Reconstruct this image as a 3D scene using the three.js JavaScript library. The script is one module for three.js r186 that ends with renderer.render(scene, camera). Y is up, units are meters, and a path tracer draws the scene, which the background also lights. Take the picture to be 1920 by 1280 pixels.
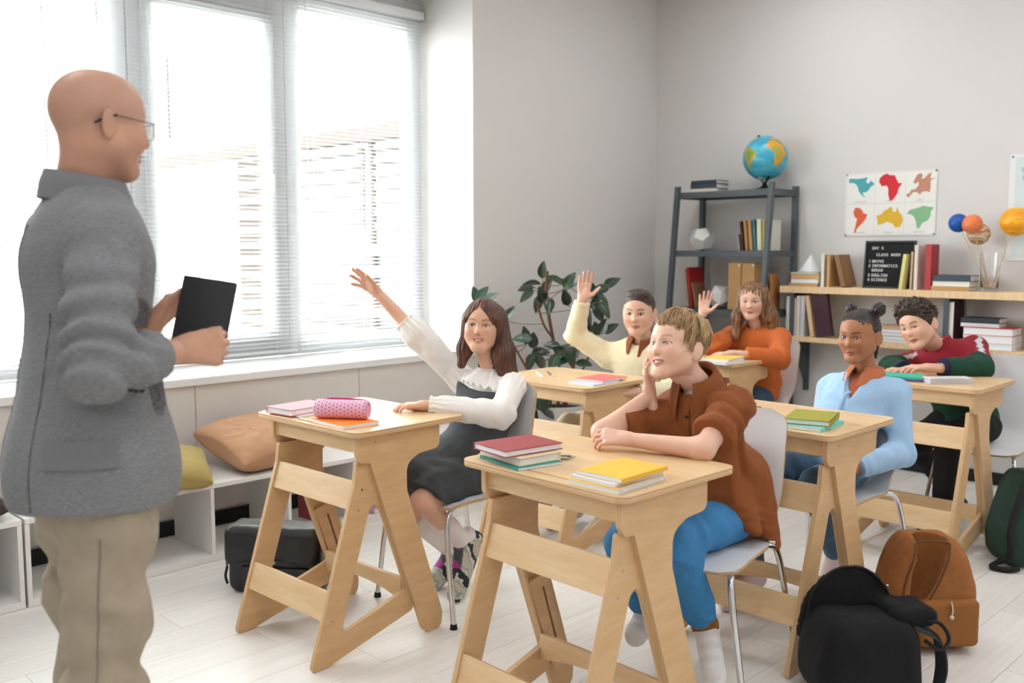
import * as THREE from 'three';
import { mergeGeometries, mergeVertices, toCreasedNormals } from 'three/addons/utils/BufferGeometryUtils.js';
import { RoundedBoxGeometry } from 'three/addons/geometries/RoundedBoxGeometry.js';
import { ImprovedNoise } from 'three/addons/math/ImprovedNoise.js';

import { RectAreaLightUniformsLib } from 'three/addons/lights/RectAreaLightUniformsLib.js';

// ---------- camera, sky, exposure ----------
const scene = new THREE.Scene();
const FOCAL_PX = 1770, PITCH = 5.6 * Math.PI / 180, EYE = 1.42;
const camera = new THREE.PerspectiveCamera(2 * Math.atan(640 / FOCAL_PX) * 180 / Math.PI, 1.5, 0.05, 200);
camera.position.set(0, EYE, 0);
camera.lookAt(Math.SQRT1_2 * Math.cos(PITCH), EYE - Math.sin(PITCH), -Math.SQRT1_2 * Math.cos(PITCH));
camera.focus = 3.45;
camera.userData.fStop = 2.5;
scene.background = new THREE.Color(0.95, 0.985, 1.0);          // bright overcast sky
scene.backgroundIntensity = 9;
const renderer = new THREE.WebGLRenderer({ antialias: true });
renderer.toneMapping = THREE.LinearToneMapping;
renderer.toneMappingExposure = 1.75;
renderer.shadowMap.enabled = true;
const LAMP = 3.4;                                                // radiance of the unseen ceiling lamps, set to even out the room light

// ---------- helpers ----------
function rng(seed) { let a = seed >>> 0; return () => { a = (a + 0x6D2B79F5) >>> 0; let t = a; t = Math.imul(t ^ (t >>> 15), t | 1); t ^= t + Math.imul(t ^ (t >>> 7), t | 61); return ((t ^ (t >>> 14)) >>> 0) / 4294967296; }; }
const perlin = new ImprovedNoise();
const noise = (x, y, z) => perlin.noise(x + 31.7, y + 17.3, z + 5.9);
const fbm = (x, y, z) => noise(x, y, z) * 0.55 + noise(x * 2.1, y * 2.1, z * 2.1) * 0.3 + noise(x * 4.3, y * 4.3, z * 4.3) * 0.15;
const clamp = (v, a, b) => v < a ? a : v > b ? b : v;
const sstep = (a, b, v) => { const t = clamp((v - a) / (b - a), 0, 1); return t * t * (3 - 2 * t); };
const V = (x, y, z) => new THREE.Vector3(x, y, z);
const col = (hex) => new THREE.Color(hex);
const used = new Map();
function numbered(n) { const k = used.get(n) || 0; used.set(n, k + 1); return k ? n + '_' + String(k).padStart(3, '0') : n; }
function dress(o) { o.traverse((m) => { if (m.isMesh) { m.castShadow = true; m.receiveShadow = true; } }); return o; }
function tag(o, label, category, group, kind) { if (label) o.userData.label = label; if (category) o.userData.category = category; if (group) o.userData.group = group; if (kind) o.userData.kind = kind; return o; }
function mesh(name, geo, mat, parent, label) {
  const m = new THREE.Mesh(Array.isArray(geo) ? merge(geo) : geo, mat);
  m.name = parent ? name : numbered(name); m.castShadow = m.receiveShadow = true;
  if (label) m.userData.label = label;
  (parent || scene).add(m); return m;
}
function thing(name, label, category, pos = [0, 0, 0], turn = 0, group) {
  const g = new THREE.Group(); g.name = numbered(name); g.position.set(...pos); g.rotation.y = turn; scene.add(g);
  return tag(g, label, category, group);
}
function struct(name, geo, mat, parent) { const m = mesh(name, geo, mat, parent); if (!parent) m.userData.kind = 'structure'; return m; }
function plain(g) { g = g.index ? g.toNonIndexed() : g; for (const k of Object.keys(g.attributes)) if (!['position', 'normal', 'uv'].includes(k)) g.deleteAttribute(k); if (!g.attributes.uv) g.setAttribute('uv', new THREE.BufferAttribute(new Float32Array(g.attributes.position.count * 2), 2)); g.clearGroups(); return g; }
function merge(list) { return mergeGeometries(list.map(plain)); }
// boxes with uv in metres
function boxUV(g, w, h, d) {
  const p = g.attributes.position, n = g.attributes.normal, uv = g.attributes.uv;
  for (let i = 0; i < p.count; i++) {
    const ax = Math.abs(n.getX(i)), ay = Math.abs(n.getY(i)), az = Math.abs(n.getZ(i));
    if (ax >= ay && ax >= az) uv.setXY(i, p.getZ(i), p.getY(i)); else if (ay >= az) uv.setXY(i, p.getX(i), p.getZ(i)); else uv.setXY(i, p.getX(i), p.getY(i));
  }
  return g;
}
function box(w, h, d, x = 0, y = 0, z = 0) { const g = boxUV(new THREE.BoxGeometry(w, h, d)); return g.translate(x, y, z); }
function boxb(x0, x1, y0, y1, z0, z1) { return box(x1 - x0, y1 - y0, z1 - z0, (x0 + x1) / 2, (y0 + y1) / 2, (z0 + z1) / 2); }
function rbox(w, h, d, r, x = 0, y = 0, z = 0, seg = 2) { return boxUV(new RoundedBoxGeometry(w, h, d, seg, Math.min(r, w / 2.01, h / 2.01, d / 2.01))).translate(x, y, z); }
function cyl(r0, r1, h, x = 0, y = 0, z = 0, n = 20) { return new THREE.CylinderGeometry(r1, r0, h, n).translate(x, y, z); }
function rod(a, b, r, n = 10, r2 = r) {
  const A = V(...a), B = V(...b), L = A.distanceTo(B);
  const g = new THREE.CylinderGeometry(r2, r, L, n); g.translate(0, L / 2, 0);
  g.applyQuaternion(new THREE.Quaternion().setFromUnitVectors(V(0, 1, 0), B.clone().sub(A).normalize())); return g.translate(...a);
}
function tube(pts, r, n = 8, seg = 0, closed = false) { const c = new THREE.CatmullRomCurve3(pts.map((p) => V(...p)), closed, 'centripetal'); return new THREE.TubeGeometry(c, seg || pts.length * 6, r, n, closed); }
function shapeOf(pts) { const s = new THREE.Shape(); pts.forEach((p, i) => i ? s.lineTo(p[0], p[1]) : s.moveTo(p[0], p[1])); s.closePath(); return s; }
// polygon with rounded corners: each point [x, y, radius]
function roundPoly(pts, cls = THREE.Shape) {
  const s = new cls(), n = pts.length;
  for (let i = 0; i < n; i++) {
    const p = V(pts[i][0], pts[i][1], 0), a = V(pts[(i + n - 1) % n][0], pts[(i + n - 1) % n][1], 0).sub(p), b = V(pts[(i + 1) % n][0], pts[(i + 1) % n][1], 0).sub(p);
    const r = pts[i][2] || 0, la = a.length(), lb = b.length();
    if (r <= 0) { i ? s.lineTo(p.x, p.y) : s.moveTo(p.x, p.y); continue; }
    const half = Math.acos(clamp(a.dot(b) / la / lb, -1, 1)) / 2, t = Math.min(r / Math.tan(half), la * 0.49, lb * 0.49);
    const q = p.clone().addScaledVector(a, t / la), e = p.clone().addScaledVector(b, t / lb);
    i ? s.lineTo(q.x, q.y) : s.moveTo(q.x, q.y); s.quadraticCurveTo(p.x, p.y, e.x, e.y);
  }
  s.closePath(); return s;
}
function extrude(shape, depth, bevel = 0, curve = 6) {
  return new THREE.ExtrudeGeometry(shape, { depth: depth - 2 * bevel, bevelEnabled: bevel > 0, bevelThickness: bevel, bevelSize: bevel, bevelOffset: -bevel, bevelSegments: 2, curveSegments: curve }).translate(0, 0, bevel - depth / 2);
}
// ---------- textures ----------
function dataTex(n, m, f, srgb = true) {
  const d = new Uint8Array(n * m * 4);
  for (let j = 0; j < m; j++) for (let i = 0; i < n; i++) { const c = f(i / n, j / m, i, j), k = (j * n + i) * 4; d[k] = clamp(c[0], 0, 255); d[k + 1] = clamp(c[1], 0, 255); d[k + 2] = clamp(c[2], 0, 255); d[k + 3] = c.length > 3 ? c[3] : 255; }
  const t = new THREE.DataTexture(d, n, m); t.magFilter = THREE.LinearFilter; t.minFilter = THREE.LinearMipmapLinearFilter; t.generateMipmaps = true; t.wrapS = t.wrapT = THREE.RepeatWrapping;
  if (srgb) t.colorSpace = THREE.SRGBColorSpace; t.needsUpdate = true; return t;
}
// noise that repeats over the unit square
function tileNoise(u, v, fx, fy, seed) {
  const a = (x, y) => fbm(x * fx, y * fy, seed), s = u, t = v;
  return (a(u, v) * (1 - s) * (1 - t) + a(u - 1, v) * s * (1 - t) + a(u, v - 1) * (1 - s) * t + a(u - 1, v - 1) * s * t);
}
function woodTex(c0, c1, seed, fx = 3, fy = 26, swirl = 0.5) {   // grain runs along u
  return dataTex(256, 256, (u, v) => {
    const w = tileNoise(u, v, 2, 3, seed) * swirl, g = tileNoise(u, v + w * 0.06, fx, fy, seed + 9), f = tileNoise(u, v, 8, 120, seed + 21), m = clamp(0.5 + g * 0.9 + f * 0.45, 0, 1);
    return [0, 1, 2].map((k) => c0[k] + (c1[k] - c0[k]) * m);
  });
}
const scaled = (t, su, sv, rot = 0) => { const c = t.clone(); c.repeat.set(su, sv); c.rotation = rot; c.needsUpdate = true; return c; };
const std = (color, rough = 0.6, extra = {}) => new THREE.MeshStandardMaterial({ color, roughness: rough, ...extra });
// ---------- surfaces of the room ----------
const grainBirch = woodTex([228, 192, 146], [205, 163, 113], 3, 3, 18, 0.8);
const grainBirch2 = woodTex([233, 203, 160], [214, 177, 128], 14, 2, 14, 1.2);
const plyEdge = dataTex(8, 64, (u, v) => { const k = Math.floor(v * 7) % 2; return k ? [192, 150, 106] : [224, 191, 146]; });
const M = {
  wall: std(0xd9d6d3, 0.9), reveal: std(0xd9d6d3, 0.9), sill: std(0xe9e9e7, 0.35), panel: std(0xd6d0ca, 0.75), ceiling: std(0xf2f2f0, 0.9),
  frame: std(0xe6e9eb, 0.35), slat: std(0xeef1f2, 0.45), black: std(0x151517, 0.6), white: std(0xeeeeec, 0.5), cord: std(0xdfe3e4, 0.7),
  birch: std(0xffffff, 0.42, { map: scaled(grainBirch, 1.6, 1.6) }), birchTop: std(0xffffff, 0.34, { map: scaled(grainBirch2, 1.4, 1.4, Math.PI / 2) }), birchBar: std(0xffffff, 0.45, { map: scaled(grainBirch2, 1.8, 1.8) }),
  edge: std(0xffffff, 0.5, { map: scaled(plyEdge, 1, 55) }),
  chrome: std(0xd8d8d8, 0.12, { metalness: 1 }), steel: std(0x4a5257, 0.5), screw: std(0xb9b9b6, 0.3, { metalness: 1 }), rubber: std(0x141414, 0.7),
  paper: std(0xf1eeea, 0.85), glass: new THREE.MeshPhysicalMaterial({ color: 0xffffff, roughness: 0.02, transmission: 1, thickness: 0, ior: 1.5 }),
};
M.wand = new THREE.MeshPhysicalMaterial({ color: 0xf4f6f7, roughness: 0.5, transmission: 0.6, thickness: 0 });
const ROOM = { x0: -3.4, x1: 6.03, z0: -4.45, z1: 2.8, top: 3.4 };
const WIN = { x0: 0.1, x1: 4.107, y0: 0.78, y1: 3.04, zf: -4.97 };   // window recess; its near end is out of view, placed to limit daylight
// floor: pale laminate boards over a screed
{
  const screed = struct('floor', boxb(ROOM.x0 - 0.3, ROOM.x1 + 0.3, -0.2, -0.012, ROOM.z0 - 0.3, ROOM.z1 + 0.3), std(0x9a948c, 0.9));
  const r = rng(5), tones = [];
  for (let k = 0; k < 6; k++) {
    const a = 231 + k * 1.2, g = woodTex([a + 6, a + 3, a - 2], [a - 9, a - 13, a - 19], 40 + k * 7, 3, 22, 0.7);
    tones.push(std(0xffffff, 0.4, { map: scaled(g, 0.8, 2.4) }));
  }
  const W = 0.192, L = 1.285, geos = new Map();
  const board = (len) => { const k = len.toFixed(3); if (!geos.has(k)) { const g = boxUV(new THREE.BoxGeometry(len - 0.0015, 0.012, W - 0.0015)); geos.set(k, g); } return geos.get(k); };
  // boards in view, one by one; the rest of the room is laid with long joined rows
  let row = 0; const rest = [];
  for (let z = ROOM.z0; z < ROOM.z1; z += W, row++) {
    const zc = z + W / 2; let x = ROOM.x0 - ((row * 0.43) % 1) * L;
    while (x < ROOM.x1) {
      const a = Math.max(x, ROOM.x0), b = Math.min(x + L, ROOM.x1); x += L;
      if (b - a < 0.03) continue;
      const f = (q, zz) => q * 0.7071 - zz * 0.7071, s = (q, zz) => q * 0.7071 + zz * 0.7071;
      const depth = f((a + b) / 2, zc), side = s((a + b) / 2, zc);
      if (depth > 2.2 && Math.abs(side) < depth * 0.56 + 0.75) {
        const m = mesh('board', board(b - a), tones[Math.floor(r() * 6)], screed); m.position.set((a + b) / 2, -0.006, zc);
      } else rest.push(box(b - a - 0.0015, 0.012, W - 0.0015, (a + b) / 2, -0.006, zc));
    }
  }
  const o = mesh('boards_out_of_view', rest, tones[2], screed); o.userData.kind = 'stuff';
}
// walls with thickness
{
  const T = 0.62, { x0, x1, z0, z1, top } = ROOM;
  struct('wall_back', boxb(x1, x1 + 0.25, -0.2, top + 0.2, z0 - T, z1 + 0.25), M.wall);
  struct('wall_right', boxb(x0 - 0.25, x1, -0.2, top + 0.2, z1, z1 + 0.25), M.wall);
  struct('wall_front', boxb(x0 - 0.25, x0, -0.2, top + 0.2, z0 - T, z1), M.wall);
  struct('ceiling', boxb(x0 - 0.25, x1 + 0.25, top, top + 0.2, z0 - T, z1 + 0.25), M.ceiling);
  struct('wall_left', [boxb(WIN.x1, x1, -0.2, top, z0 - T, z0), boxb(x0, WIN.x0, -0.2, top, z0 - T, z0), boxb(WIN.x0, WIN.x1, WIN.y1, top, z0 - T, z0), boxb(WIN.x0, WIN.x1, -0.2, WIN.y0 - 0.04, z0 - T, z0)], M.wall);
  // white painted lining of the recess
  struct('trim_1', [boxb(WIN.x1 - 0.004, WIN.x1, WIN.y0, WIN.y1, z0 - T, z0 - 0.001), boxb(WIN.x0, WIN.x1 - 0.004, WIN.y1 - 0.004, WIN.y1, z0 - T, z0 - 0.001)], M.reveal);
  // sill board, with the light panels below it
  const sill = struct('trim_2', rbox(WIN.x1 - WIN.x0, 0.042, T - 0.1 + 0.03, 0.006, (WIN.x0 + WIN.x1) / 2, WIN.y0 - 0.021, z0 - (T - 0.1) / 2 + 0.015), M.sill);
  sill.userData.label = 'white window sill board';
  const panels = thing('trim_3', '', '', [0, 0, 0]); delete panels.userData.label; panels.userData.kind = 'structure';
  let xa = WIN.x1; const cuts = [4.107, 3.19, 2.19, 1.19, 0.1];
  for (let k = 0; k + 1 < cuts.length; k++) mesh('panel', boxb(cuts[k + 1] + 0.002, cuts[k] - 0.002, 0.09, WIN.y0 - 0.044, z0, z0 + 0.012), M.panel, panels);
  struct('baseboard_left', boxb(x0, x1, 0, 0.075, z0, z0 + 0.014), M.black);
  struct('baseboard_back', boxb(x1 - 0.014, x1, 0, 0.075, z0 + 0.014, z1), M.black);
}
// window frames and panes
{
  const zf = WIN.zf, D = 0.07, y0 = WIN.y0, yT = 2.93;
  const bars = (list) => list.map(([a, b, c, d, dz = 0, dd = D]) => rbox(b - a, d - c, dd, 0.006, (a + b) / 2, (c + d) / 2, zf - dd / 2 + dz, 1));
  let n = 0;
  // pane openings from the right: fixed light, opening sash, fixed light ...
  const posts = [[3.985, 4.107], [2.965, 3.175], [2.03, 2.245], [1.03, 1.25], [0.1, 0.22]];
  for (let k = 0; k + 1 < posts.length; k++) {
    const xr = posts[k][0], xl = posts[k + 1][1], sash = k % 2 === 1, g = new THREE.Group(); n++;
    g.name = 'window_' + n; g.userData.kind = 'structure'; scene.add(g);
    const top = sash ? 2.735 : 2.83, bot = sash ? 0.91 : 0.882;
    mesh('window_frame', bars([[xl - 0.105, xl, y0, yT + 0.1], [xl, xr, top, yT + 0.1], [xl, xr, y0, bot], ...(k ? [] : [[xr, xr + 0.122, y0, yT + 0.1]]), ...(k ? [[xr, xr + 0.105, y0, yT + 0.1]] : [])]), M.frame, g);
    if (sash) mesh('sash', bars([[xl - 0.03, xl + 0.03, bot - 0.03, top + 0.035, 0.018, 0.05], [xr - 0.03, xr + 0.03, bot - 0.03, top + 0.035, 0.018, 0.05], [xl + 0.03, xr - 0.03, top - 0.025, top + 0.035, 0.018, 0.05], [xl + 0.03, xr - 0.03, bot - 0.03, bot + 0.025, 0.018, 0.05]]), M.frame, g);
    if (sash) mesh('window_handle', [rbox(0.02, 0.11, 0.012, 0.004, xr - 0.002, 1.85, zf + 0.026), rbox(0.016, 0.1, 0.014, 0.005, xr - 0.002, 1.80, zf + 0.05)], M.white, g);
    mesh('pane', boxb(xl, xr, bot, top, zf - 0.045, zf - 0.04), M.glass, g);
  }
  mesh('wall_above_frame', boxb(WIN.x0, WIN.x1, yT + 0.1, WIN.y1, zf - 0.05, zf), M.reveal).userData.kind = 'structure';
}
// venetian blinds, each slat a part
{
  const slat = (w) => { const s = new THREE.Shape(); const P = 0.0125; s.moveTo(-P, -0.0006); s.quadraticCurveTo(0, 0.0024, P, -0.0006); s.lineTo(P, 0.0); s.quadraticCurveTo(0, 0.0032, -P, 0.0); s.closePath();
    return new THREE.ExtrudeGeometry(s, { depth: w, bevelEnabled: false, curveSegments: 3 }).translate(0, 0, -w / 2).rotateY(Math.PI / 2); };
  const zb = -4.925, labels = ['white venetian blind beside the white reveal of the window', 'white venetian blind in the middle, behind the black notebook', 'white venetian blind behind the bald man in the grey jacket', 'white venetian blind at the near end of the window row'];
  [[3.105, 4.09], [2.15, 3.095], [1.13, 2.14], [0.12, 1.12]].forEach(([a, b], k) => {
    const g = thing('window_blind', labels[k], 'blind', [(a + b) / 2, 0, zb], 0, 'venetian blinds'), w = b - a, geo = slat(w - 0.012);
    mesh('headrail', rbox(w, 0.05, 0.05, 0.004, 0, 2.935, 0, 1), M.frame, g);
    for (let y = 0.845, j = 0; y < 2.90; y += 0.0232, j++) { const m = mesh('slat', geo, M.slat, g); m.position.y = y; m.rotation.x = 0.2 + 0.015 * Math.sin(j * 2.1); }
    mesh('bottom_rail', rbox(w - 0.01, 0.016, 0.028, 0.004, 0, 0.815, 0, 1), M.frame, g);
    for (const f of [-0.36, 0, 0.36]) for (const dz of [-0.014, 0.014]) mesh('ladder_cord', rod([f * w, 0.815, dz], [f * w, 2.92, dz], 0.0011, 5), M.cord, g);
    mesh('tilt_wand', rod([-w / 2 + 0.07, 1.9, 0.03], [-w / 2 + 0.07, 2.9, 0.03], 0.004, 8), M.wand, g);
  });
}

// flat ceiling lamps out of view, placed to light the left wall and room
{
  RectAreaLightUniformsLib.init();
  const glow = new THREE.MeshStandardMaterial({ color: 0xffffff, emissive: 0xfbfcff, emissiveIntensity: LAMP });
  for (const x of [-1.8, 0.6, 3.0, 5.0]) for (const z of [-2.9, -0.6, 1.6]) {
    const t = thing('unseen_ceiling_lamp', 'unseen flat square ceiling lamp above the view, placed to light the walls', 'lamp', [x, ROOM.top, z], 0, 'unseen ceiling lamps');
    mesh('frame', [box(0.64, 0.03, 0.02, 0, -0.015, 0.31), box(0.64, 0.03, 0.02, 0, -0.015, -0.31), box(0.02, 0.03, 0.6, 0.31, -0.015, 0), box(0.02, 0.03, 0.6, -0.31, -0.015, 0)], M.white, t);
    mesh('lamp_panel', box(0.6, 0.012, 0.6, 0, -0.012, 0), glow, t);
    const l = new THREE.RectAreaLight(0xfbfcff, LAMP, 0.6, 0.6); l.position.set(0, -0.02, 0); l.rotation.x = -Math.PI / 2; t.add(l);
  }
}
// ---------- outside: pale buildings across the yard ----------
{
  const stone = std(0xd9d6cd, 0.9), dark = std(0x15181a, 0.25), brown = std(0x3a332b, 0.8), pale = std(0xb9bcbb, 0.9), louvre = std(0x4a4640, 0.7), ground = std(0xc9c6bd, 0.95);
  struct('ground', boxb(-40, 60, -4.2, -4, -70, -5.3), ground);
  // a wing that runs away from the window: louvred bays below a flat roof
  const b = thing('building', 'low grey wing with louvred bays seen through the window', 'building', [0, 0, 0]);
  mesh('wall', boxb(10, 22, -4, 3.42, -24, -7.2), stone, b); mesh('roof_edge', boxb(9.75, 22, 3.25, 3.5, -24.2, -7), brown, b);
  const bay = (z0, z1, y0, y1, m, slats) => { const w = mesh('window', boxb(9.95, 10.0, y0, y1, z0, z1), m, b); for (let y = y0 + 0.12; y < y1; y += slats) mesh('louvre', boxb(9.86, 9.96, y, y + slats * 0.45, z0, z1), louvre, w); };
  bay(-18.0, -16.6, -0.2, 3.2, brown, 0.3); bay(-15.9, -13.6, 1.75, 3.15, dark, 0.24); bay(-15.9, -12.4, -0.6, 1.35, dark, 0.36); bay(-13.2, -11.7, 1.65, 3.1, dark, 0.22); bay(-11.5, -9.4, -0.4, 2.9, dark, 0.3);
  for (const z of [-16.2, -13.4, -12.1, -10.3]) mesh('downpipe', boxb(9.88, 9.98, -4, 3.3, z, z + 0.12), brown, b);
  // a tall block further off
  const a = thing('building', 'tall pale block far behind the blinds', 'building', [0, 0, 0]);
  mesh('wall', boxb(14, 40, -4, 26, -62, -27), stone, a);
  for (let i = 0; i < 6; i++) for (let j = 0; j < 4; j++) { const z = -59 + i * 5.4, y = 0.5 + j * 4.4, w = mesh('window', boxb(13.9, 14.0, y, y + 2.6, z, z + 2.6), dark, a); mesh('frame', [boxb(13.82, 13.92, y, y + 2.6, z + 1.25, z + 1.35), boxb(13.82, 13.92, y + 1.6, y + 1.7, z, z + 2.6), boxb(13.8, 13.95, y - 0.15, y, z - 0.2, z + 2.8)], pale, w); }
}
// ---------- school desks ----------
const DESK_H = 0.80;
function makeDesk(label) {
  const t = thing('school_desk', label, 'desk', [0, 0, 0], 0, 'birch plywood school desks');
  const two = [M.birch, M.edge], top = [M.birchTop, M.edge];
  // top: lower ply, upper ply with a routed pencil groove
  const outline = [[-0.255, -0.315, 0.045], [0.26, -0.315, 0.045], [0.26, 0.315, 0.045], [-0.255, 0.315, 0.045]];
  const lower = extrude(roundPoly(outline), 0.012, 0.0015).rotateX(Math.PI / 2).translate(0, DESK_H - 0.014, 0);
  const up = roundPoly(outline); up.holes.push(roundPoly([[-0.215, -0.17, 0.004], [-0.205, -0.17, 0.004], [-0.205, 0.17, 0.004], [-0.215, 0.17, 0.004]], THREE.Path));
  const upper = extrude(up, 0.008, 0.001).rotateX(Math.PI / 2).translate(0, DESK_H - 0.004, 0);
  mesh('tabletop', lower, top, t); mesh('tabletop_veneer', upper, top, t);
  const outer = () => roundPoly([[-0.233, 0.78, 0.004], [0.147, 0.78, 0.004], [0.147, 0.69, 0.03], [0.05, 0.683, 0.06], [-0.012, 0.655, 0.06], [-0.012, 0.56, 0.08], [0.155, 0.06, 0.05], [0.15, 0, 0.05], [0.064, 0, 0.05], [-0.176, 0.684, 0.012], [-0.212, 0.684, 0.02], [-0.233, 0.712, 0.02]]);
  const inner = () => { const s = roundPoly([[-0.222, 0.69, 0.01], [-0.06, 0.69, 0.03], [-0.045, 0.60, 0.05], [-0.09, 0.46, 0.02], [0.03, 0.10, 0.02], [-0.365, 0, 0.04], [-0.425, 0, 0.05], [-0.231, 0.62, 0.04]]);
    s.holes.push(roundPoly([[-0.144, 0.535, 0.03], [-0.115, 0.50, 0.03], [-0.002, 0.185, 0.03], [-0.035, 0.173, 0.02], [-0.305, 0.095, 0.03], [-0.172, 0.515, 0.03]], THREE.Path)); return s; };
  for (const [zo, zi, side] of [[0.281, 0.263, 1], [-0.231, -0.213, -1]]) {
    const leg = mesh('leg_panel', extrude(outer(), 0.018, 0.0015).translate(0, 0, zo), two, t);
    mesh('leg_frame', extrude(inner(), 0.018, 0.0015).translate(0, 0, zi), two, t);
    // adjusting slot, routed in a facing on the inner side of the rear leg
    const f = roundPoly([[-0.07, 0.40, 0.01], [0.005, 0.42, 0.01], [0.115, 0.09, 0.02], [0.05, 0.07, 0.02]]);
    f.holes.push(roundPoly([[-0.012, 0.375, 0.005], [0.0, 0.372, 0.005], [0.068, 0.165, 0.005], [0.056, 0.165, 0.005]], THREE.Path));
    mesh('slot_facing', extrude(f, 0.016, 0.001).translate(0, 0, zi + side * 0.001), two, leg);
    for (const [x, y] of [[-0.152, 0.752], [-0.201, 0.59], [-0.218, 0.52], [-0.313, 0.223], [-0.333, 0.156], [0.114, 0.045]])
      mesh('screw', cyl(0.0045, 0.004, 0.002, 0, 0, 0, 10).rotateX(Math.PI / 2).translate(x, y, (x > 0.1 || y > 0.7 ? zo : zi) + side * 0.0095), M.screw, leg);
  }
  const w = 0.458, zc = 0.025, tilt = Math.atan2(0.177, 0.563);
  const bar = (h) => extrude(roundPoly([[-w / 2, -h / 2, 0.003], [w / 2, -h / 2, 0.003], [w / 2, h / 2, 0.003], [-w / 2, h / 2, 0.003]]), 0.018, 0.0015).rotateY(Math.PI / 2).rotateZ(-tilt);
  const b2 = [M.birchBar, M.edge];
  mesh('crossbar', bar(0.1).translate(-0.229, 0.572, zc), b2, t); mesh('crossbar', bar(0.1).translate(-0.345, 0.208, zc), b2, t);
  mesh('apron', boxb(-0.222, -0.204, 0.722, 0.78, -0.222, 0.272), M.birchBar, t);
  mesh('book_shelf', boxb(-0.204, 0.13, 0.715, 0.725, -0.222, 0.272), M.birch, t);
  const arch = new THREE.Shape(); arch.moveTo(-w / 2, 0.04); arch.lineTo(w / 2, 0.04); arch.lineTo(w / 2, -0.045); arch.quadraticCurveTo(0, 0.02, -w / 2, -0.045); arch.closePath();
  mesh('stretcher', extrude(arch, 0.018, 0.0015, 10).rotateY(Math.PI / 2).translate(-0.012, 0.185, zc), b2, t);
  return t;
}
const desks = [];
{
  const spots = [[2.09, -2.91, 0.03, 'birch school desk with the pink spotted pencil case on it'], [2.09, -1.745, -0.02, 'birch school desk with two yellow notebooks and a dark red book on it'], [3.42, -3.03, 0.04, 'birch school desk with a coral notebook and two pens, in front of the plant'],
    [3.185, -1.745, 0, 'birch school desk with an olive book, before the child in the blue cardigan'], [4.61, -1.77, 0, 'birch school desk under the folded arms of the child in the red and green jacket'], [4.67, -3.04, 0, 'birch school desk under the forearm of the child in the orange jumper']];
  let proto;
  spots.forEach(([x, z, a, l], i) => {
    let d; if (!i) d = proto = makeDesk(l); else { d = proto.clone(); d.name = numbered('school_desk'); d.userData = { ...proto.userData, label: l }; scene.add(d); }
    d.position.set(x, 0, z); d.rotation.y = a; desks.push(d);
  });
}
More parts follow.
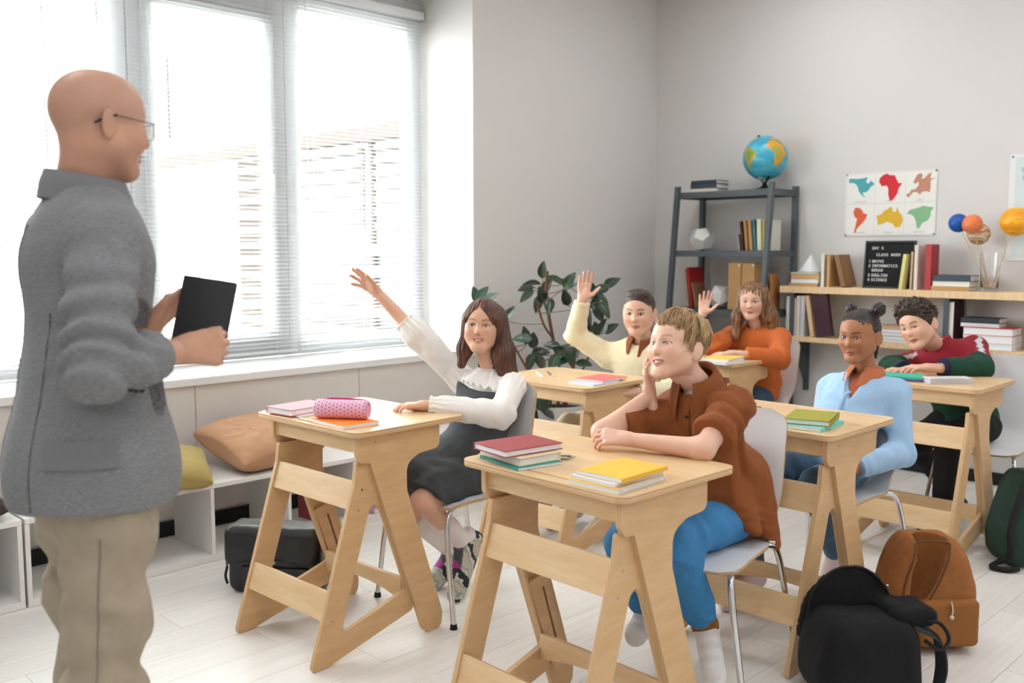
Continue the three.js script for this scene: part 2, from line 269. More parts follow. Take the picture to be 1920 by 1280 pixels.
// ---------- chairs ----------
function makeChair(label) {
  const t = thing('chair', label, 'chair', [0, 0, 0], 0, 'white shell chairs with chrome legs');
  const prof = new THREE.CatmullRomCurve3([V(-0.215, 0.432, 0), V(-0.18, 0.447, 0), V(-0.05, 0.452, 0), V(0.08, 0.446, 0), V(0.155, 0.46, 0), V(0.195, 0.505, 0), V(0.215, 0.58, 0), V(0.24, 0.72, 0), V(0.268, 0.875, 0)]);
  const NS = 44, NW = 14, T = 0.011, top = [], bot = [];
  for (let i = 0; i <= NS; i++) {
    const s = i / NS, p = prof.getPointAt(s), tg = prof.getTangentAt(s), n = V(-tg.y, tg.x, 0);
    let hw = 0.2 - 0.028 * Math.exp(-(((s - 0.5) / 0.09) ** 2)); const e = Math.min(s, 1 - s) * prof.getLength(), R = 0.06; if (e < R) hw -= R - Math.sqrt(R * R - (R - e) ** 2);
    for (let j = 0; j <= NW; j++) { const u = j / NW * 2 - 1, c = (s > 0.5 ? 0.016 : 0.006) * (u * u - 0.4); const q = p.clone().addScaledVector(n, c); q.z = hw * u; top.push(q.clone().addScaledVector(n, T / 2)); bot.push(q.clone().addScaledVector(n, -T / 2)); }
  }
  const W = NW + 1, idx = (i, j) => i * W + j, pos = [], push = (a, b, c) => pos.push(a.x, a.y, a.z, b.x, b.y, b.z, c.x, c.y, c.z);
  for (let i = 0; i < NS; i++) for (let j = 0; j < NW; j++) {
    const a = idx(i, j), b = idx(i + 1, j), c = idx(i + 1, j + 1), d = idx(i, j + 1);
    push(top[a], top[d], top[c]); push(top[a], top[c], top[b]); push(bot[a], bot[c], bot[d]); push(bot[a], bot[b], bot[c]);
  }
  let g = new THREE.BufferGeometry(); g.setAttribute('position', new THREE.Float32BufferAttribute(pos, 3)); g = mergeVertices(g, 1e-5); g.computeVertexNormals(); mesh('seat_shell', g, M.chairWhite, t);
  const rim = []; for (let i = 0; i <= NS; i++) rim.push(idx(i, 0)); for (let j = 1; j <= NW; j++) rim.push(idx(NS, j)); for (let i = NS - 1; i >= 0; i--) rim.push(idx(i, NW)); for (let j = NW - 1; j >= 1; j--) rim.push(idx(0, j));
  pos.length = 0; for (let k = 0; k < rim.length; k++) { const a = rim[k], b = rim[(k + 1) % rim.length]; push(top[a], bot[a], bot[b]); push(top[a], bot[b], top[b]); }
  g = new THREE.BufferGeometry(); g.setAttribute('position', new THREE.Float32BufferAttribute(pos, 3)); g.computeVertexNormals(); mesh('wood_rim', g, M.chairRim, t);
  for (const s of [-1, 1]) {
    mesh('leg', tube([[0.02, 0.428, s * 0.10], [-0.12, 0.43, s * 0.13], [-0.185, 0.425, s * 0.165], [-0.21, 0.39, s * 0.175], [-0.235, 0.016, s * 0.235]], 0.0105, 10, 40), M.chrome, t);
    mesh('leg', tube([[0.02, 0.428, s * 0.10], [0.12, 0.43, s * 0.15], [0.175, 0.425, s * 0.185], [0.2, 0.39, s * 0.195], [0.285, 0.016, s * 0.235]], 0.0105, 10, 40), M.chrome, t);
    for (const x of [-0.235, 0.285]) mesh('foot_cap', cyl(0.015, 0.012, 0.02, x, 0.01, s * 0.235, 12), M.rubber, t);
  }
  mesh('frame_bar', [rod([0.02, 0.428, -0.12], [0.02, 0.428, 0.12], 0.0105), rod([0.02, 0.44, -0.1], [0.02, 0.44, 0.1], 0.006)], M.chrome, t);
  return t;
}
M.chairWhite = std(0xe8e9ea, 0.35); M.chairRim = std(0xc9a57a, 0.5);
{
  const spots = [[2.5, -2.81, 0, 'white chair under the child in the grey pinafore'], [2.60, -1.71, 0.22, 'white chair under the child in the brown shirt'], [3.9, -3.02, 0, 'white chair under the child in the cream jumper'],
    [3.585, -1.75, 0, 'white chair under the child in the blue cardigan'], [4.99, -1.62, 0.1, 'white chair behind the child in the red and green jacket'], [5.03, -3.0, 0, 'white chair behind the child in the orange jumper']];
  let proto;
  spots.forEach(([x, z, a, l], i) => { let d; if (!i) d = proto = makeChair(l); else { d = proto.clone(); d.name = numbered('chair'); d.userData = { ...proto.userData, label: l }; scene.add(d); } d.position.set(x, 0, z); d.rotation.y = a; });
}
// ---------- low white bench with open cubbies under the window ----------
M.benchWhite = std(0xe7e5e1, 0.5);
function bench(x0, x1, dividers, label) {
  const t = thing('storage_bench', label, 'bench', [(x0 + x1) / 2, 0, -4.115], 0, 'white cubby benches'), L = x1 - x0, D = 0.38;
  mesh('seat_board', rbox(L, 0.022, D, 0.002, 0, 0.349, 0, 1), M.benchWhite, t); mesh('base_board', rbox(L, 0.03, D, 0.002, 0, 0.016, 0, 1), M.benchWhite, t);
  for (const x of [x0 + 0.009, ...dividers, x1 - 0.009]) mesh('divider', rbox(0.018, 0.306, D - 0.004, 0.001, x - (x0 + x1) / 2, 0.184, 0, 1), M.benchWhite, t);
  return t;
}
bench(1.21, 4.0, [1.62, 2.005, 2.405, 2.79, 3.19, 3.6], 'long white cubby bench with the ochre and peach cushions on it');
bench(-1.2, 1.2, [-0.8, -0.4, 0, 0.4, 0.8], 'white cubby bench with the dark brown cushion on it');
// ---------- grey steel rack ----------
{
  const t = thing('steel_rack', 'dark grey steel rack with tapering front legs against the wall', 'rack', [0, 0, 0]);
  const zl = -3.98, zr = -3.235, xb = 5.99, sh = [[1.815, 5.66], [1.405, 5.62], [1.0, 5.575], [0.6, 5.535], [0.2, 5.49]];
  for (const z of [zl, zr]) {
    mesh('front_leg', (() => { const g = rbox(0.035, 1.86, 0.035, 0.003); const s = (5.655 - 5.47) / 1.84; const p = g.attributes.position; for (let i = 0; i < p.count; i++) p.setX(i, p.getX(i) + (p.getY(i)) * s); g.computeVertexNormals(); return g.translate(5.5625, 0.93, z); })(), M.steel, t);
    mesh('back_leg', boxb(xb - 0.035, xb, 0, 1.845, z - 0.0175, z + 0.0175), M.steel, t);
  }
  for (const [y, xf] of sh) { mesh('shelf', [boxb(xf + 0.005, xb, y - 0.008, y, zl, zr), boxb(xf - 0.002, xf + 0.012, y - 0.04, y + 0.003, zl, zr), boxb(xb - 0.012, xb, y - 0.04, y + 0.003, zl, zr), boxb(xf, xb, y - 0.04, y + 0.003, zl - 0.012, zl + 0.004), boxb(xf, xb, y - 0.04, y + 0.003, zr - 0.004, zr + 0.012)], M.steel, t); }
}
// ---------- pine wall shelf on dark standards ----------
{
  M.pine = std(0xffffff, 0.55, { map: scaled(woodTex([240, 214, 172], [219, 183, 134], 77, 2, 16, 0.9), 0.9, 2.5, Math.PI / 2) });
  const t = thing('wall_shelf', 'pine wall shelf of two long boards on dark grey brackets', 'shelf', [0, 0, 0]);
  mesh('shelf_board', rbox(0.25, 0.044, 2.75, 0.003, 5.905, 1.15, -1.855, 1), M.pine, t); mesh('shelf_board', rbox(0.25, 0.034, 2.75, 0.003, 5.905, 0.822, -1.8, 1), M.pine, t);
  for (const z of [-3.14, -2.14, -1.1]) { mesh('bracket', [boxb(6.0, 6.03, 0.45, 1.17, z - 0.015, z + 0.015), boxb(5.8, 6.0, 1.108, 1.128, z - 0.012, z + 0.012), boxb(5.8, 6.0, 0.785, 0.805, z - 0.012, z + 0.012), boxb(5.79, 5.82, 0.805, 1.128, z - 0.015, z + 0.015)], M.steel, t);
    mesh('bracket', extrude(shapeOf([[0, 0], [0.18, 0], [0, -0.28]]), 0.02).rotateY(Math.PI).translate(6.0, 0.786, z), M.steel, t); }
}
// ---------- distance fields meshed with surface nets ----------
const cap = (a, b, ra, rb = ra, k = 0.02) => ({ t: 0, a, b, ra, rb, k, l2: Math.max(1e-9, (b[0] - a[0]) ** 2 + (b[1] - a[1]) ** 2 + (b[2] - a[2]) ** 2) });
const ball = (c, r, k = 0.02) => cap(c, c, r, r, k);
// ellipsoid with optional axes [x, y, z] as unit vectors
const ell = (c, r, k = 0.02, ax = null) => ({ t: 1, c, r, k, ax });
const func = (f, k = 0.01) => ({ t: 2, f, k });
function pd(p, x, y, z) {
  if (p.t === 0) {
    const a = p.a, b = p.b, bx = b[0] - a[0], by = b[1] - a[1], bz = b[2] - a[2], px = x - a[0], py = y - a[1], pz = z - a[2];
    let h = (px * bx + py * by + pz * bz) / p.l2; h = h < 0 ? 0 : h > 1 ? 1 : h;
    const dx = px - bx * h, dy = py - by * h, dz = pz - bz * h; return Math.sqrt(dx * dx + dy * dy + dz * dz) - (p.ra + (p.rb - p.ra) * h);
  }
  if (p.t === 1) {
    let dx = x - p.c[0], dy = y - p.c[1], dz = z - p.c[2];
    if (p.ax) { const A = p.ax, ux = dx * A[0][0] + dy * A[0][1] + dz * A[0][2], uy = dx * A[1][0] + dy * A[1][1] + dz * A[1][2], uz = dx * A[2][0] + dy * A[2][1] + dz * A[2][2]; dx = ux; dy = uy; dz = uz; }
    const r = p.r, ax = dx / r[0], ay = dy / r[1], az = dz / r[2], k0 = Math.sqrt(ax * ax + ay * ay + az * az);
    if (k0 < 1e-6) return -Math.min(r[0], r[1], r[2]);
    const bx = ax / r[0], by = ay / r[1], bz = az / r[2]; return k0 * (k0 - 1) / Math.sqrt(bx * bx + by * by + bz * bz);
  }
  return p.f(x, y, z);
}
const smin = (a, b, k) => { const h = k - Math.abs(a - b); return h > 0 ? Math.min(a, b) - h * h / (4 * k) : Math.min(a, b); };
const smax = (a, b, k) => -smin(-a, -b, k);
function evalField(F, x, y, z, list) {
  let d = 1e3; const L = list || F.add;
  for (let i = 0; i < L.length; i++) { const q = pd(L[i], x, y, z); d = i ? smin(d, q, L[i].k) : q; }
  if (F.sub) for (const s of F.sub) d = smax(d, -pd(s, x, y, z), s.k);
  return F.post ? F.post(x, y, z, d) : d;
}
function netMesh(F, h, o = {}) {
  let [lo, hi] = o.box || [null, null];
  if (!lo) { lo = [1e9, 1e9, 1e9]; hi = [-1e9, -1e9, -1e9]; for (const p of F.add) { const pts = p.t === 0 ? [[p.a, p.ra], [p.b, p.rb]] : [[p.c, Math.max(...p.r)]]; for (const [c, r] of pts) for (let k = 0; k < 3; k++) { lo[k] = Math.min(lo[k], c[k] - r); hi[k] = Math.max(hi[k], c[k] + r); } } }
  const pad = o.pad ?? 0.02; lo = lo.map((v) => v - pad); hi = hi.map((v) => v + pad);
  const n = [0, 1, 2].map((k) => Math.ceil((hi[k] - lo[k]) / h) + 1), [nx, ny, nz] = n, g = new Float32Array(nx * ny * nz), B = 6, slack = o.slack ?? 1.5;
  for (let bz = 0; bz < nz; bz += B) for (let by = 0; by < ny; by += B) for (let bx = 0; bx < nx; bx += B) {
    const ex = Math.min(B, nx - bx), ey = Math.min(B, ny - by), ez = Math.min(B, nz - bz), cx = lo[0] + (bx + (ex - 1) / 2) * h, cy = lo[1] + (by + (ey - 1) / 2) * h, cz = lo[2] + (bz + (ez - 1) / 2) * h, R = B * h * 0.87;
    const dc = evalField(F, cx, cy, cz), far = Math.abs(dc) > R * slack + 2 * h + (o.reach || 0.012);
    let list = null;
    if (!far) { let m = 1e3; const ds = F.add.map((p) => { const q = pd(p, cx, cy, cz); m = Math.min(m, q); return q; }); list = F.add.filter((p, i) => ds[i] < m + 2.2 * R * slack + 2 * p.k); }
    for (let k = 0; k < ez; k++) for (let j = 0; j < ey; j++) for (let i = 0; i < ex; i++) {
      const X = bx + i, Y = by + j, Z = bz + k; g[(Z * ny + Y) * nx + X] = far ? dc : evalField(F, lo[0] + X * h, lo[1] + Y * h, lo[2] + Z * h, list);
    }
  }
  const id = new Int32Array(nx * ny * nz).fill(-1), P = [], G = [], I = [], sx = 1, sy = nx, sz = nx * ny, off = [0, sx, sy, sx + sy, sz, sx + sz, sy + sz, sx + sy + sz];
  const E = [[0, 1], [2, 3], [4, 5], [6, 7], [0, 2], [1, 3], [4, 6], [5, 7], [0, 4], [1, 5], [2, 6], [3, 7]];
  for (let z = 0; z < nz - 1; z++) for (let y = 0; y < ny - 1; y++) for (let x = 0; x < nx - 1; x++) {
    const b = z * sz + y * sy + x; let mask = 0; for (let k = 0; k < 8; k++) if (g[b + off[k]] < 0) mask |= 1 << k;
    if (mask === 0 || mask === 255) continue;
    let vx = 0, vy = 0, vz = 0, c = 0;
    for (const [p, q] of E) { const a = mask >> p & 1, d = mask >> q & 1; if (a === d) continue; const ga = g[b + off[p]], gb = g[b + off[q]], t = ga / (ga - gb); vx += (p & 1) + ((q & 1) - (p & 1)) * t; vy += (p >> 1 & 1) + ((q >> 1 & 1) - (p >> 1 & 1)) * t; vz += (p >> 2) + ((q >> 2) - (p >> 2)) * t; c++; }
    let gx = 0, gy = 0, gz = 0; for (let k = 0; k < 8; k++) { const v = g[b + off[k]]; gx += k & 1 ? v : -v; gy += k & 2 ? v : -v; gz += k & 4 ? v : -v; } G.push(gx, gy, gz); id[b] = P.length / 3; P.push(lo[0] + (x + vx / c) * h, lo[1] + (y + vy / c) * h, lo[2] + (z + vz / c) * h);
  }
  for (let z = 1; z < nz - 1; z++) for (let y = 1; y < ny - 1; y++) for (let x = 1; x < nx - 1; x++) {
    const b = z * sz + y * sy + x, s = g[b] < 0;
    const quad = (p, q, r, t, flip) => { if (p < 0 || q < 0 || r < 0 || t < 0) return; flip ? I.push(p, r, q, p, t, r) : I.push(p, q, r, p, r, t); };
    if (s !== g[b + sx] < 0) quad(id[b - sy - sz], id[b - sz], id[b], id[b - sy], !s);
    if (s !== g[b + sy] < 0) quad(id[b - sx - sz], id[b - sx], id[b], id[b - sz], !s);
    if (s !== g[b + sz] < 0) quad(id[b - sx - sy], id[b - sy], id[b], id[b - sx], !s);
  }
  const geo = new THREE.BufferGeometry(), cnt = P.length / 3, N = new Float32Array(P.length), UV = new Float32Array(cnt * 2), C = o.color ? new Float32Array(P.length) : null, e = h * 0.6;
  for (let i = 0; i < cnt; i++) {
    const x = P[3 * i], y = P[3 * i + 1], z = P[3 * i + 2];
    let a = G[3 * i], b = G[3 * i + 1], c = G[3 * i + 2]; const l = Math.hypot(a, b, c) || 1; a /= l; b /= l; c /= l;
    N[3 * i] = a; N[3 * i + 1] = b; N[3 * i + 2] = c; UV[2 * i] = (x + z) * 0.7071 + (x - z) * 0.23; UV[2 * i + 1] = y + (x - z) * 0.31;
    if (C) { const q = o.color(x, y, z, a, b, c); C[3 * i] = q[0]; C[3 * i + 1] = q[1]; C[3 * i + 2] = q[2]; }
  }
  geo.setAttribute('position', new THREE.Float32BufferAttribute(P, 3)); geo.setAttribute('normal', new THREE.BufferAttribute(N, 3)); geo.setAttribute('uv', new THREE.BufferAttribute(UV, 2)); if (C) geo.setAttribute('color', new THREE.BufferAttribute(C, 3));
  geo.setIndex(I); return geo;
}
// first point where a ray from outside meets the field
function hit(F, o, d) { let t = 0; for (let i = 0; i < 200; i++) { const q = evalField(F, o[0] + d[0] * t, o[1] + d[1] * t, o[2] + d[2] * t); if (q < 0.0008) break; t += Math.max(q * 0.6, 0.0006); if (t > 3) return null; } return [o[0] + d[0] * t, o[1] + d[1] * t, o[2] + d[2] * t]; }
// merge indexed geometries that share position, normal, uv (and colour)
function join(list) { return mergeGeometries(list, false); }
const add3 = (a, b, s = 1) => [a[0] + b[0] * s, a[1] + b[1] * s, a[2] + b[2] * s], sub3 = (a, b) => [a[0] - b[0], a[1] - b[1], a[2] - b[2]], mix3 = (a, b, t) => [a[0] + (b[0] - a[0]) * t, a[1] + (b[1] - a[1]) * t, a[2] + (b[2] - a[2]) * t];
const dot3 = (a, b) => a[0] * b[0] + a[1] * b[1] + a[2] * b[2], len3 = (a) => Math.hypot(a[0], a[1], a[2]), nrm = (a) => { const l = len3(a) || 1; return [a[0] / l, a[1] / l, a[2] / l]; }, cross3 = (a, b) => [a[1] * b[2] - a[2] * b[1], a[2] * b[0] - a[0] * b[2], a[0] * b[1] - a[1] * b[0]];
// frame: origin, x (to the left-hand side), y up, z forward
function frame(o, fwd, up) { const z = nrm(fwd), x = nrm(cross3(up, z)), y = cross3(z, x); return { o, x, y, z, w: (p, s = 1) => [0, 1, 2].map((k) => o[k] + (x[k] * p[0] + y[k] * p[1] + z[k] * p[2]) * s), l: (p) => { const d = sub3(p, o); return [dot3(d, x), dot3(d, y), dot3(d, z)]; } }; }
// ---------- books ----------
const bookMat = new Map();
const cover = (hex, rough = 0.6) => { const k = hex + '|' + rough; if (!bookMat.has(k)) bookMat.set(k, std(hex, rough)); return bookMat.get(k); };
M.pages = std(0xffffff, 0.85, { map: (() => { const t = dataTex(8, 128, (u, v, i, j) => { const c = 236 + ((j * 37) % 11) - 5; return [c, c - 4, c - 12]; }); t.repeat.set(1, 60); return t; })() });
M.pagesWhite = std(0xf0f0f2, 0.8);
// lying flat: spine along z at -x; w across (x), t thick (y), l long (z)
function book(label, hex, w, t, l, pos, turn = 0, o = {}) {
  const g = thing(o.name || 'book', label, o.category || 'book', pos, 0, o.group), c = Math.min(0.0028, t * 0.18), m = cover(hex, o.rough ?? 0.6);
  const sp = o.soft ? 0.0012 : c, h = t / 2;
  mesh('cover', [rbox(w, sp, l, 0.0008, 0, sp / 2, 0, 1), rbox(w, sp, l, 0.0008, 0, t - sp / 2, 0, 1), ...(o.open ? [] : [rbox(sp, t, l, 0.0008, -w / 2 + sp / 2, h, 0, 1)])], m, g);
  const ins = o.soft ? 0.001 : 0.004;
  mesh('pages', boxUV(new THREE.BoxGeometry(w - ins - sp, t - 2 * sp, l - 2 * ins)).translate(-ins / 2 + sp / 2, h, 0), o.white ? M.pagesWhite : M.pages, g);
  if (o.stand) g.quaternion.setFromEuler(new THREE.Euler(0, 0, 0)); g.rotation.y = turn; return g;
}
// standing on the shelf, spine to the room (-x): t along z, h tall, d deep; lean about x
function standing(label, hex, t, h, d, z, y, x, o = {}) {
  const g = book(label, hex, d, t, h, [0, 0, 0], 0, o), q = new THREE.Quaternion().setFromAxisAngle(V(1, 0, 0), -Math.PI / 2);
  if (o.flip) q.premultiply(new THREE.Quaternion().setFromAxisAngle(V(0, 1, 0), Math.PI));
  q.premultiply(new THREE.Quaternion().setFromAxisAngle(V(1, 0, 0), o.lean || 0)); g.quaternion.copy(q);
  // rest the lowest corner on the shelf
  g.updateMatrixWorld(true); const b = new THREE.Box3().setFromObject(g); g.position.set(x + d / 2 - (b.min.x + b.max.x) / 2 * 1, y - b.min.y, z - (b.min.z + b.max.z) / 2); return g;
}
const T = DESK_H;
// first desk
book('loose white sheets under the pink book', 0xf3f3f4, 0.16, 0.004, 0.215, [1.945, T, -3.105], 0.12, { name: 'paper_stack', category: 'papers', soft: true, white: true, open: true });
book('pink hardback with a crimson spine on white sheets', 0xd98a94, 0.15, 0.024, 0.2, [1.945, T + 0.0045, -3.09], -1.45, { rough: 0.5, white: true });
book('orange and white notebook under the spotted pencil case', 0xff8a2a, 0.15, 0.014, 0.21, [1.93, T, -2.775], -0.03, { name: 'notebook', category: 'notebook', soft: true, white: true, open: true });
{
  const g = thing('pencil_case', 'pink pencil case with dark dots and a magenta zip', 'pencil case', [1.935, T + 0.0145, -2.80], -0.95);
  const dots = dataTex(128, 128, (u, v) => { const a = (u * 8) % 1 - 0.5, b = (v * 8 + (Math.floor(u * 8) % 2) * 0.5) % 1 - 0.5; return a * a + b * b < 0.022 ? [120, 50, 95] : [244, 190, 214]; });
  const F = { add: [func((x, y, z) => { const r = Math.hypot(y - 0.034, z) - 0.034 + 0.002 * fbm(x * 40, y * 40, z * 30); return smax(r, Math.abs(x) - 0.098, 0.012); }, 0.01)] };
  const body = netMesh(F, 0.0035, { box: [[-0.11, -0.01, -0.045], [0.11, 0.08, 0.045]], pad: 0.005 }), uv = body.attributes.uv, p = body.attributes.position;
  for (let i = 0; i < p.count; i++) uv.setXY(i, p.getX(i) * 9, Math.atan2(p.getZ(i), p.getY(i) - 0.034) * 0.034 * 9);
  mesh('body', body, std(0xffffff, 0.75, { map: dots }), g);
  mesh('end_panel', cyl(0.030, 0.030, 0.003, 0, 0, 0, 28).rotateZ(Math.PI / 2).translate(0.099, 0.034, 0), std(0xe3a6c4, 0.7), g, 'plain pink round end');
  mesh('zip', tube([[-0.095, 0.055, -0.016], [-0.05, 0.0675, -0.012], [0, 0.069, -0.010], [0.05, 0.0675, -0.008], [0.092, 0.062, -0.006], [0.1, 0.048, -0.006]], 0.0045, 8), std(0xc01f6c, 0.6), g, 'magenta zip');
}
{ const p = tag(mesh('pencil', [rod([0, 0.0035, 0], [0, 0.0035, 0.2], 0.0035, 6), rod([0, 0.0035, 0.2], [0, 0.0035, 0.218], 0.0035, 6, 0.0006)], std(0xf0e2c4, 0.5)), 'pale pencil lying by the front edge of the desk with the pencil case', 'pencil'); p.position.set(1.862, T, -2.96); }
// second desk
book('teal notebook at the bottom of the stack with the red book', 0x2f9a94, 0.155, 0.008, 0.205, [1.945, T, -1.91], -0.2, { name: 'notebook', category: 'notebook', soft: true, white: true });
book('cream hardback between the red book and the teal notebook', 0xe6d3ac, 0.15, 0.024, 0.205, [1.955, T + 0.0085, -1.925], -0.14 + Math.PI, {});
book('dark red hardback on top of a cream book', 0x9c3b40, 0.16, 0.02, 0.21, [1.95, T + 0.033, -1.925], -1.72, { white: true });
for (const [k, x, a, c] of [['silver ballpoint pen beside the red book', 2.02, -0.95, 0xb8b2a6], ['dark brown pen beside the red book', 2.04, -0.86, 0x5b4a3c]]) { const g = thing('pen', k, 'pen', [x, T, -1.87], a); mesh('barrel', rod([-0.06, 0.005, 0], [0.055, 0.005, 0], 0.0045, 12), std(c, 0.3, { metalness: 0.6 }), g); mesh('tip', rod([0.055, 0.005, 0], [0.072, 0.005, 0], 0.0042, 12, 0.0008), M.screw, g); mesh('clip', rbox(0.035, 0.0015, 0.003, 0.0005, -0.04, 0.0105, 0, 1), M.screw, g); }
{
  const g = book('yellow spiral bound notebook with white wire coils', 0xf0c24a, 0.165, 0.014, 0.21, [1.945, T, -1.55], 0.0, { name: 'notebook', category: 'notebook', soft: true, white: true, open: true });
  g.rotation.y = Math.PI / 2 + 0.03;
  for (let k = 0; k < 22; k++) mesh('coil', new THREE.TorusGeometry(0.0085, 0.0011, 5, 14).translate(-0.0815, 0.007, -0.097 + k * 0.0092), M.white, g);
  book('white notebook between the two yellow notebooks', 0xe9e9ee, 0.15, 0.009, 0.205, [1.955, T + 0.0145, -1.555], Math.PI / 2 - 0.02, { name: 'notebook', category: 'notebook', soft: true, white: true });
  book('plain yellow notebook on top of the spiral notebook', 0xf2bd3f, 0.155, 0.012, 0.205, [1.968, T + 0.024, -1.55], Math.PI / 2 + 0.02, { name: 'notebook', category: 'notebook', soft: true, white: true });
}
// third desk
book('pale blue folder under the coral notebook', 0xc3d3ea, 0.15, 0.007, 0.2, [3.35, T, -2.81], -1.55, { name: 'folder', category: 'folder', soft: true, white: true });
book('coral red notebook on a pale blue folder', 0xf0706a, 0.155, 0.009, 0.205, [3.43, T + 0.0075, -2.83], -1.5, { name: 'notebook', category: 'notebook', soft: true });
for (const [k, x, z, a, c] of [['white pen nearest the girl with long straight hair, on the plant side desk', 3.365, -3.175, 0.95, 0xdcdcd8], ['black pen on the desk with the coral notebook', 3.405, -3.14, 0.9, 0x2a2a2c]]) { const g = thing('pen', k, 'pen', [x, T, z], a); mesh('barrel', rod([-0.07, 0.005, 0], [0.06, 0.005, 0], 0.0048, 12), std(c, 0.35), g); mesh('tip', rod([-0.07, 0.005, 0], [-0.088, 0.005, 0], 0.0046, 12, 0.001), M.white, g); }
// fourth desk
book('mint green notebook under the olive book', 0x7fd6cb, 0.155, 0.014, 0.205, [3.065, T, -1.575], Math.PI / 2 + 0.08, { name: 'notebook', category: 'notebook', soft: true, white: true });
book('olive green hardback on a mint notebook', 0x9a972c, 0.155, 0.02, 0.21, [3.09, T + 0.0145, -1.585], Math.PI / 2 + 0.3, { white: true });
book('small plum book on a brown case', 0x8e3f52, 0.08, 0.014, 0.11, [3.19, T + 0.0095, -1.93], 0.5, { white: true });
tag(mesh('phone_case', rbox(0.15, 0.009, 0.085, 0.004), std(0x8a6844, 0.6)), 'brown flat case under the small plum book', 'case').position.set(3.185, T + 0.0045, -1.925);
{ const p = tag(mesh('pencil', [rod([0, 0.0035, 0], [0, 0.0035, 0.15], 0.0035, 6), rod([0, 0.0035, 0.15], [0, 0.0035, 0.165], 0.0035, 6, 0.0006)], std(0xf2ece0, 0.5)), 'white pencil beside the mint notebook', 'pencil'); p.position.set(2.965, T, -1.70); }
// fifth desk
book('purple notebook under the teal notebook', 0x6f4a86, 0.15, 0.01, 0.205, [4.47, T, -1.85], 0.35, { name: 'notebook', category: 'notebook', soft: true, white: true });
book('teal green notebook beside the clear pencil box', 0x37b59c, 0.15, 0.012, 0.205, [4.475, T + 0.0105, -1.855], 0.3, { name: 'notebook', category: 'notebook', soft: true, white: true });
{
  const g = thing('pencil_box', 'frosted clear pencil box on the desk', 'pencil box', [4.50, T, -1.64], -0.75), fr = new THREE.MeshPhysicalMaterial({ color: 0xf4f4f6, roughness: 0.45, transmission: 0.55, thickness: 0 });
  mesh('box_body', [rbox(0.2, 0.003, 0.07, 0.001, 0, 0.0015, 0, 1), rbox(0.2, 0.022, 0.003, 0.001, 0, 0.011, 0.0335, 1), rbox(0.2, 0.022, 0.003, 0.001, 0, 0.011, -0.0335, 1), rbox(0.003, 0.022, 0.064, 0.001, 0.0985, 0.011, 0, 1), rbox(0.003, 0.022, 0.064, 0.001, -0.0985, 0.011, 0, 1)], fr, g);
  mesh('lid', rbox(0.204, 0.006, 0.074, 0.002, 0, 0.0255, 0, 1), fr, g); mesh('pencil', rod([-0.08, 0.008, 0.005], [0.075, 0.008, -0.004], 0.004, 8), std(0x6d6a68, 0.6), g);
}
// sixth desk
book('white exercise book under the pale yellow notebook', 0xececee, 0.155, 0.018, 0.205, [4.45, T, -2.82], -1.5, { name: 'notebook', category: 'notebook', soft: true, white: true });
book('pale yellow notebook on a white exercise book', 0xf6cf5c, 0.16, 0.01, 0.21, [4.475, T + 0.0185, -2.828], -1.42, { name: 'notebook', category: 'notebook', soft: true });
// ---------- things on the pine shelf ----------
const UP1 = 1.172, LO1 = 0.839;
{
  let y = UP1; [[0xc79a63, 0.022, 'tan book at the bottom of the stack under the white pyramid'], [0xe9e7e2, 0.027, 'white book in the stack under the white pyramid'], [0xcfa46e, 0.03, 'light tan book in the stack under the white pyramid'], [0x6d8a5c, 0.016, 'green book right under the white pyramid']].forEach(([c, t, l], k) => { book(l, c, 0.15, t, 0.2, [5.88, y, -3.07 + 0.004 * (k % 3)], Math.PI * (k % 2) + 0.02 * k, { white: k === 1, group: 'books stacked under the pyramid' }); y += t + 0.0004; });
  const pg = new THREE.ConeGeometry(0.08, 0.115, 4, 1).rotateY(0.5).translate(0, 0.0575, 0); tag(mesh('pyramid', pg.toNonIndexed(), std(0xe9e9ea, 0.7)), 'white four sided pyramid model on a green book', 'model').position.set(5.885, y, -3.06);
}
standing('cream standing book beside the pyramid stack', 0xe4e2cf, 0.026, 0.215, 0.15, -2.945, UP1, 5.82, {});
standing('tan standing book next to the cream one', 0xc79a66, 0.026, 0.21, 0.15, -2.905, UP1, 5.82, {});
standing('brown book leaning towards the letter board', 0x8f6a42, 0.036, 0.21, 0.15, -2.825, UP1, 5.82, { lean: -0.26 });
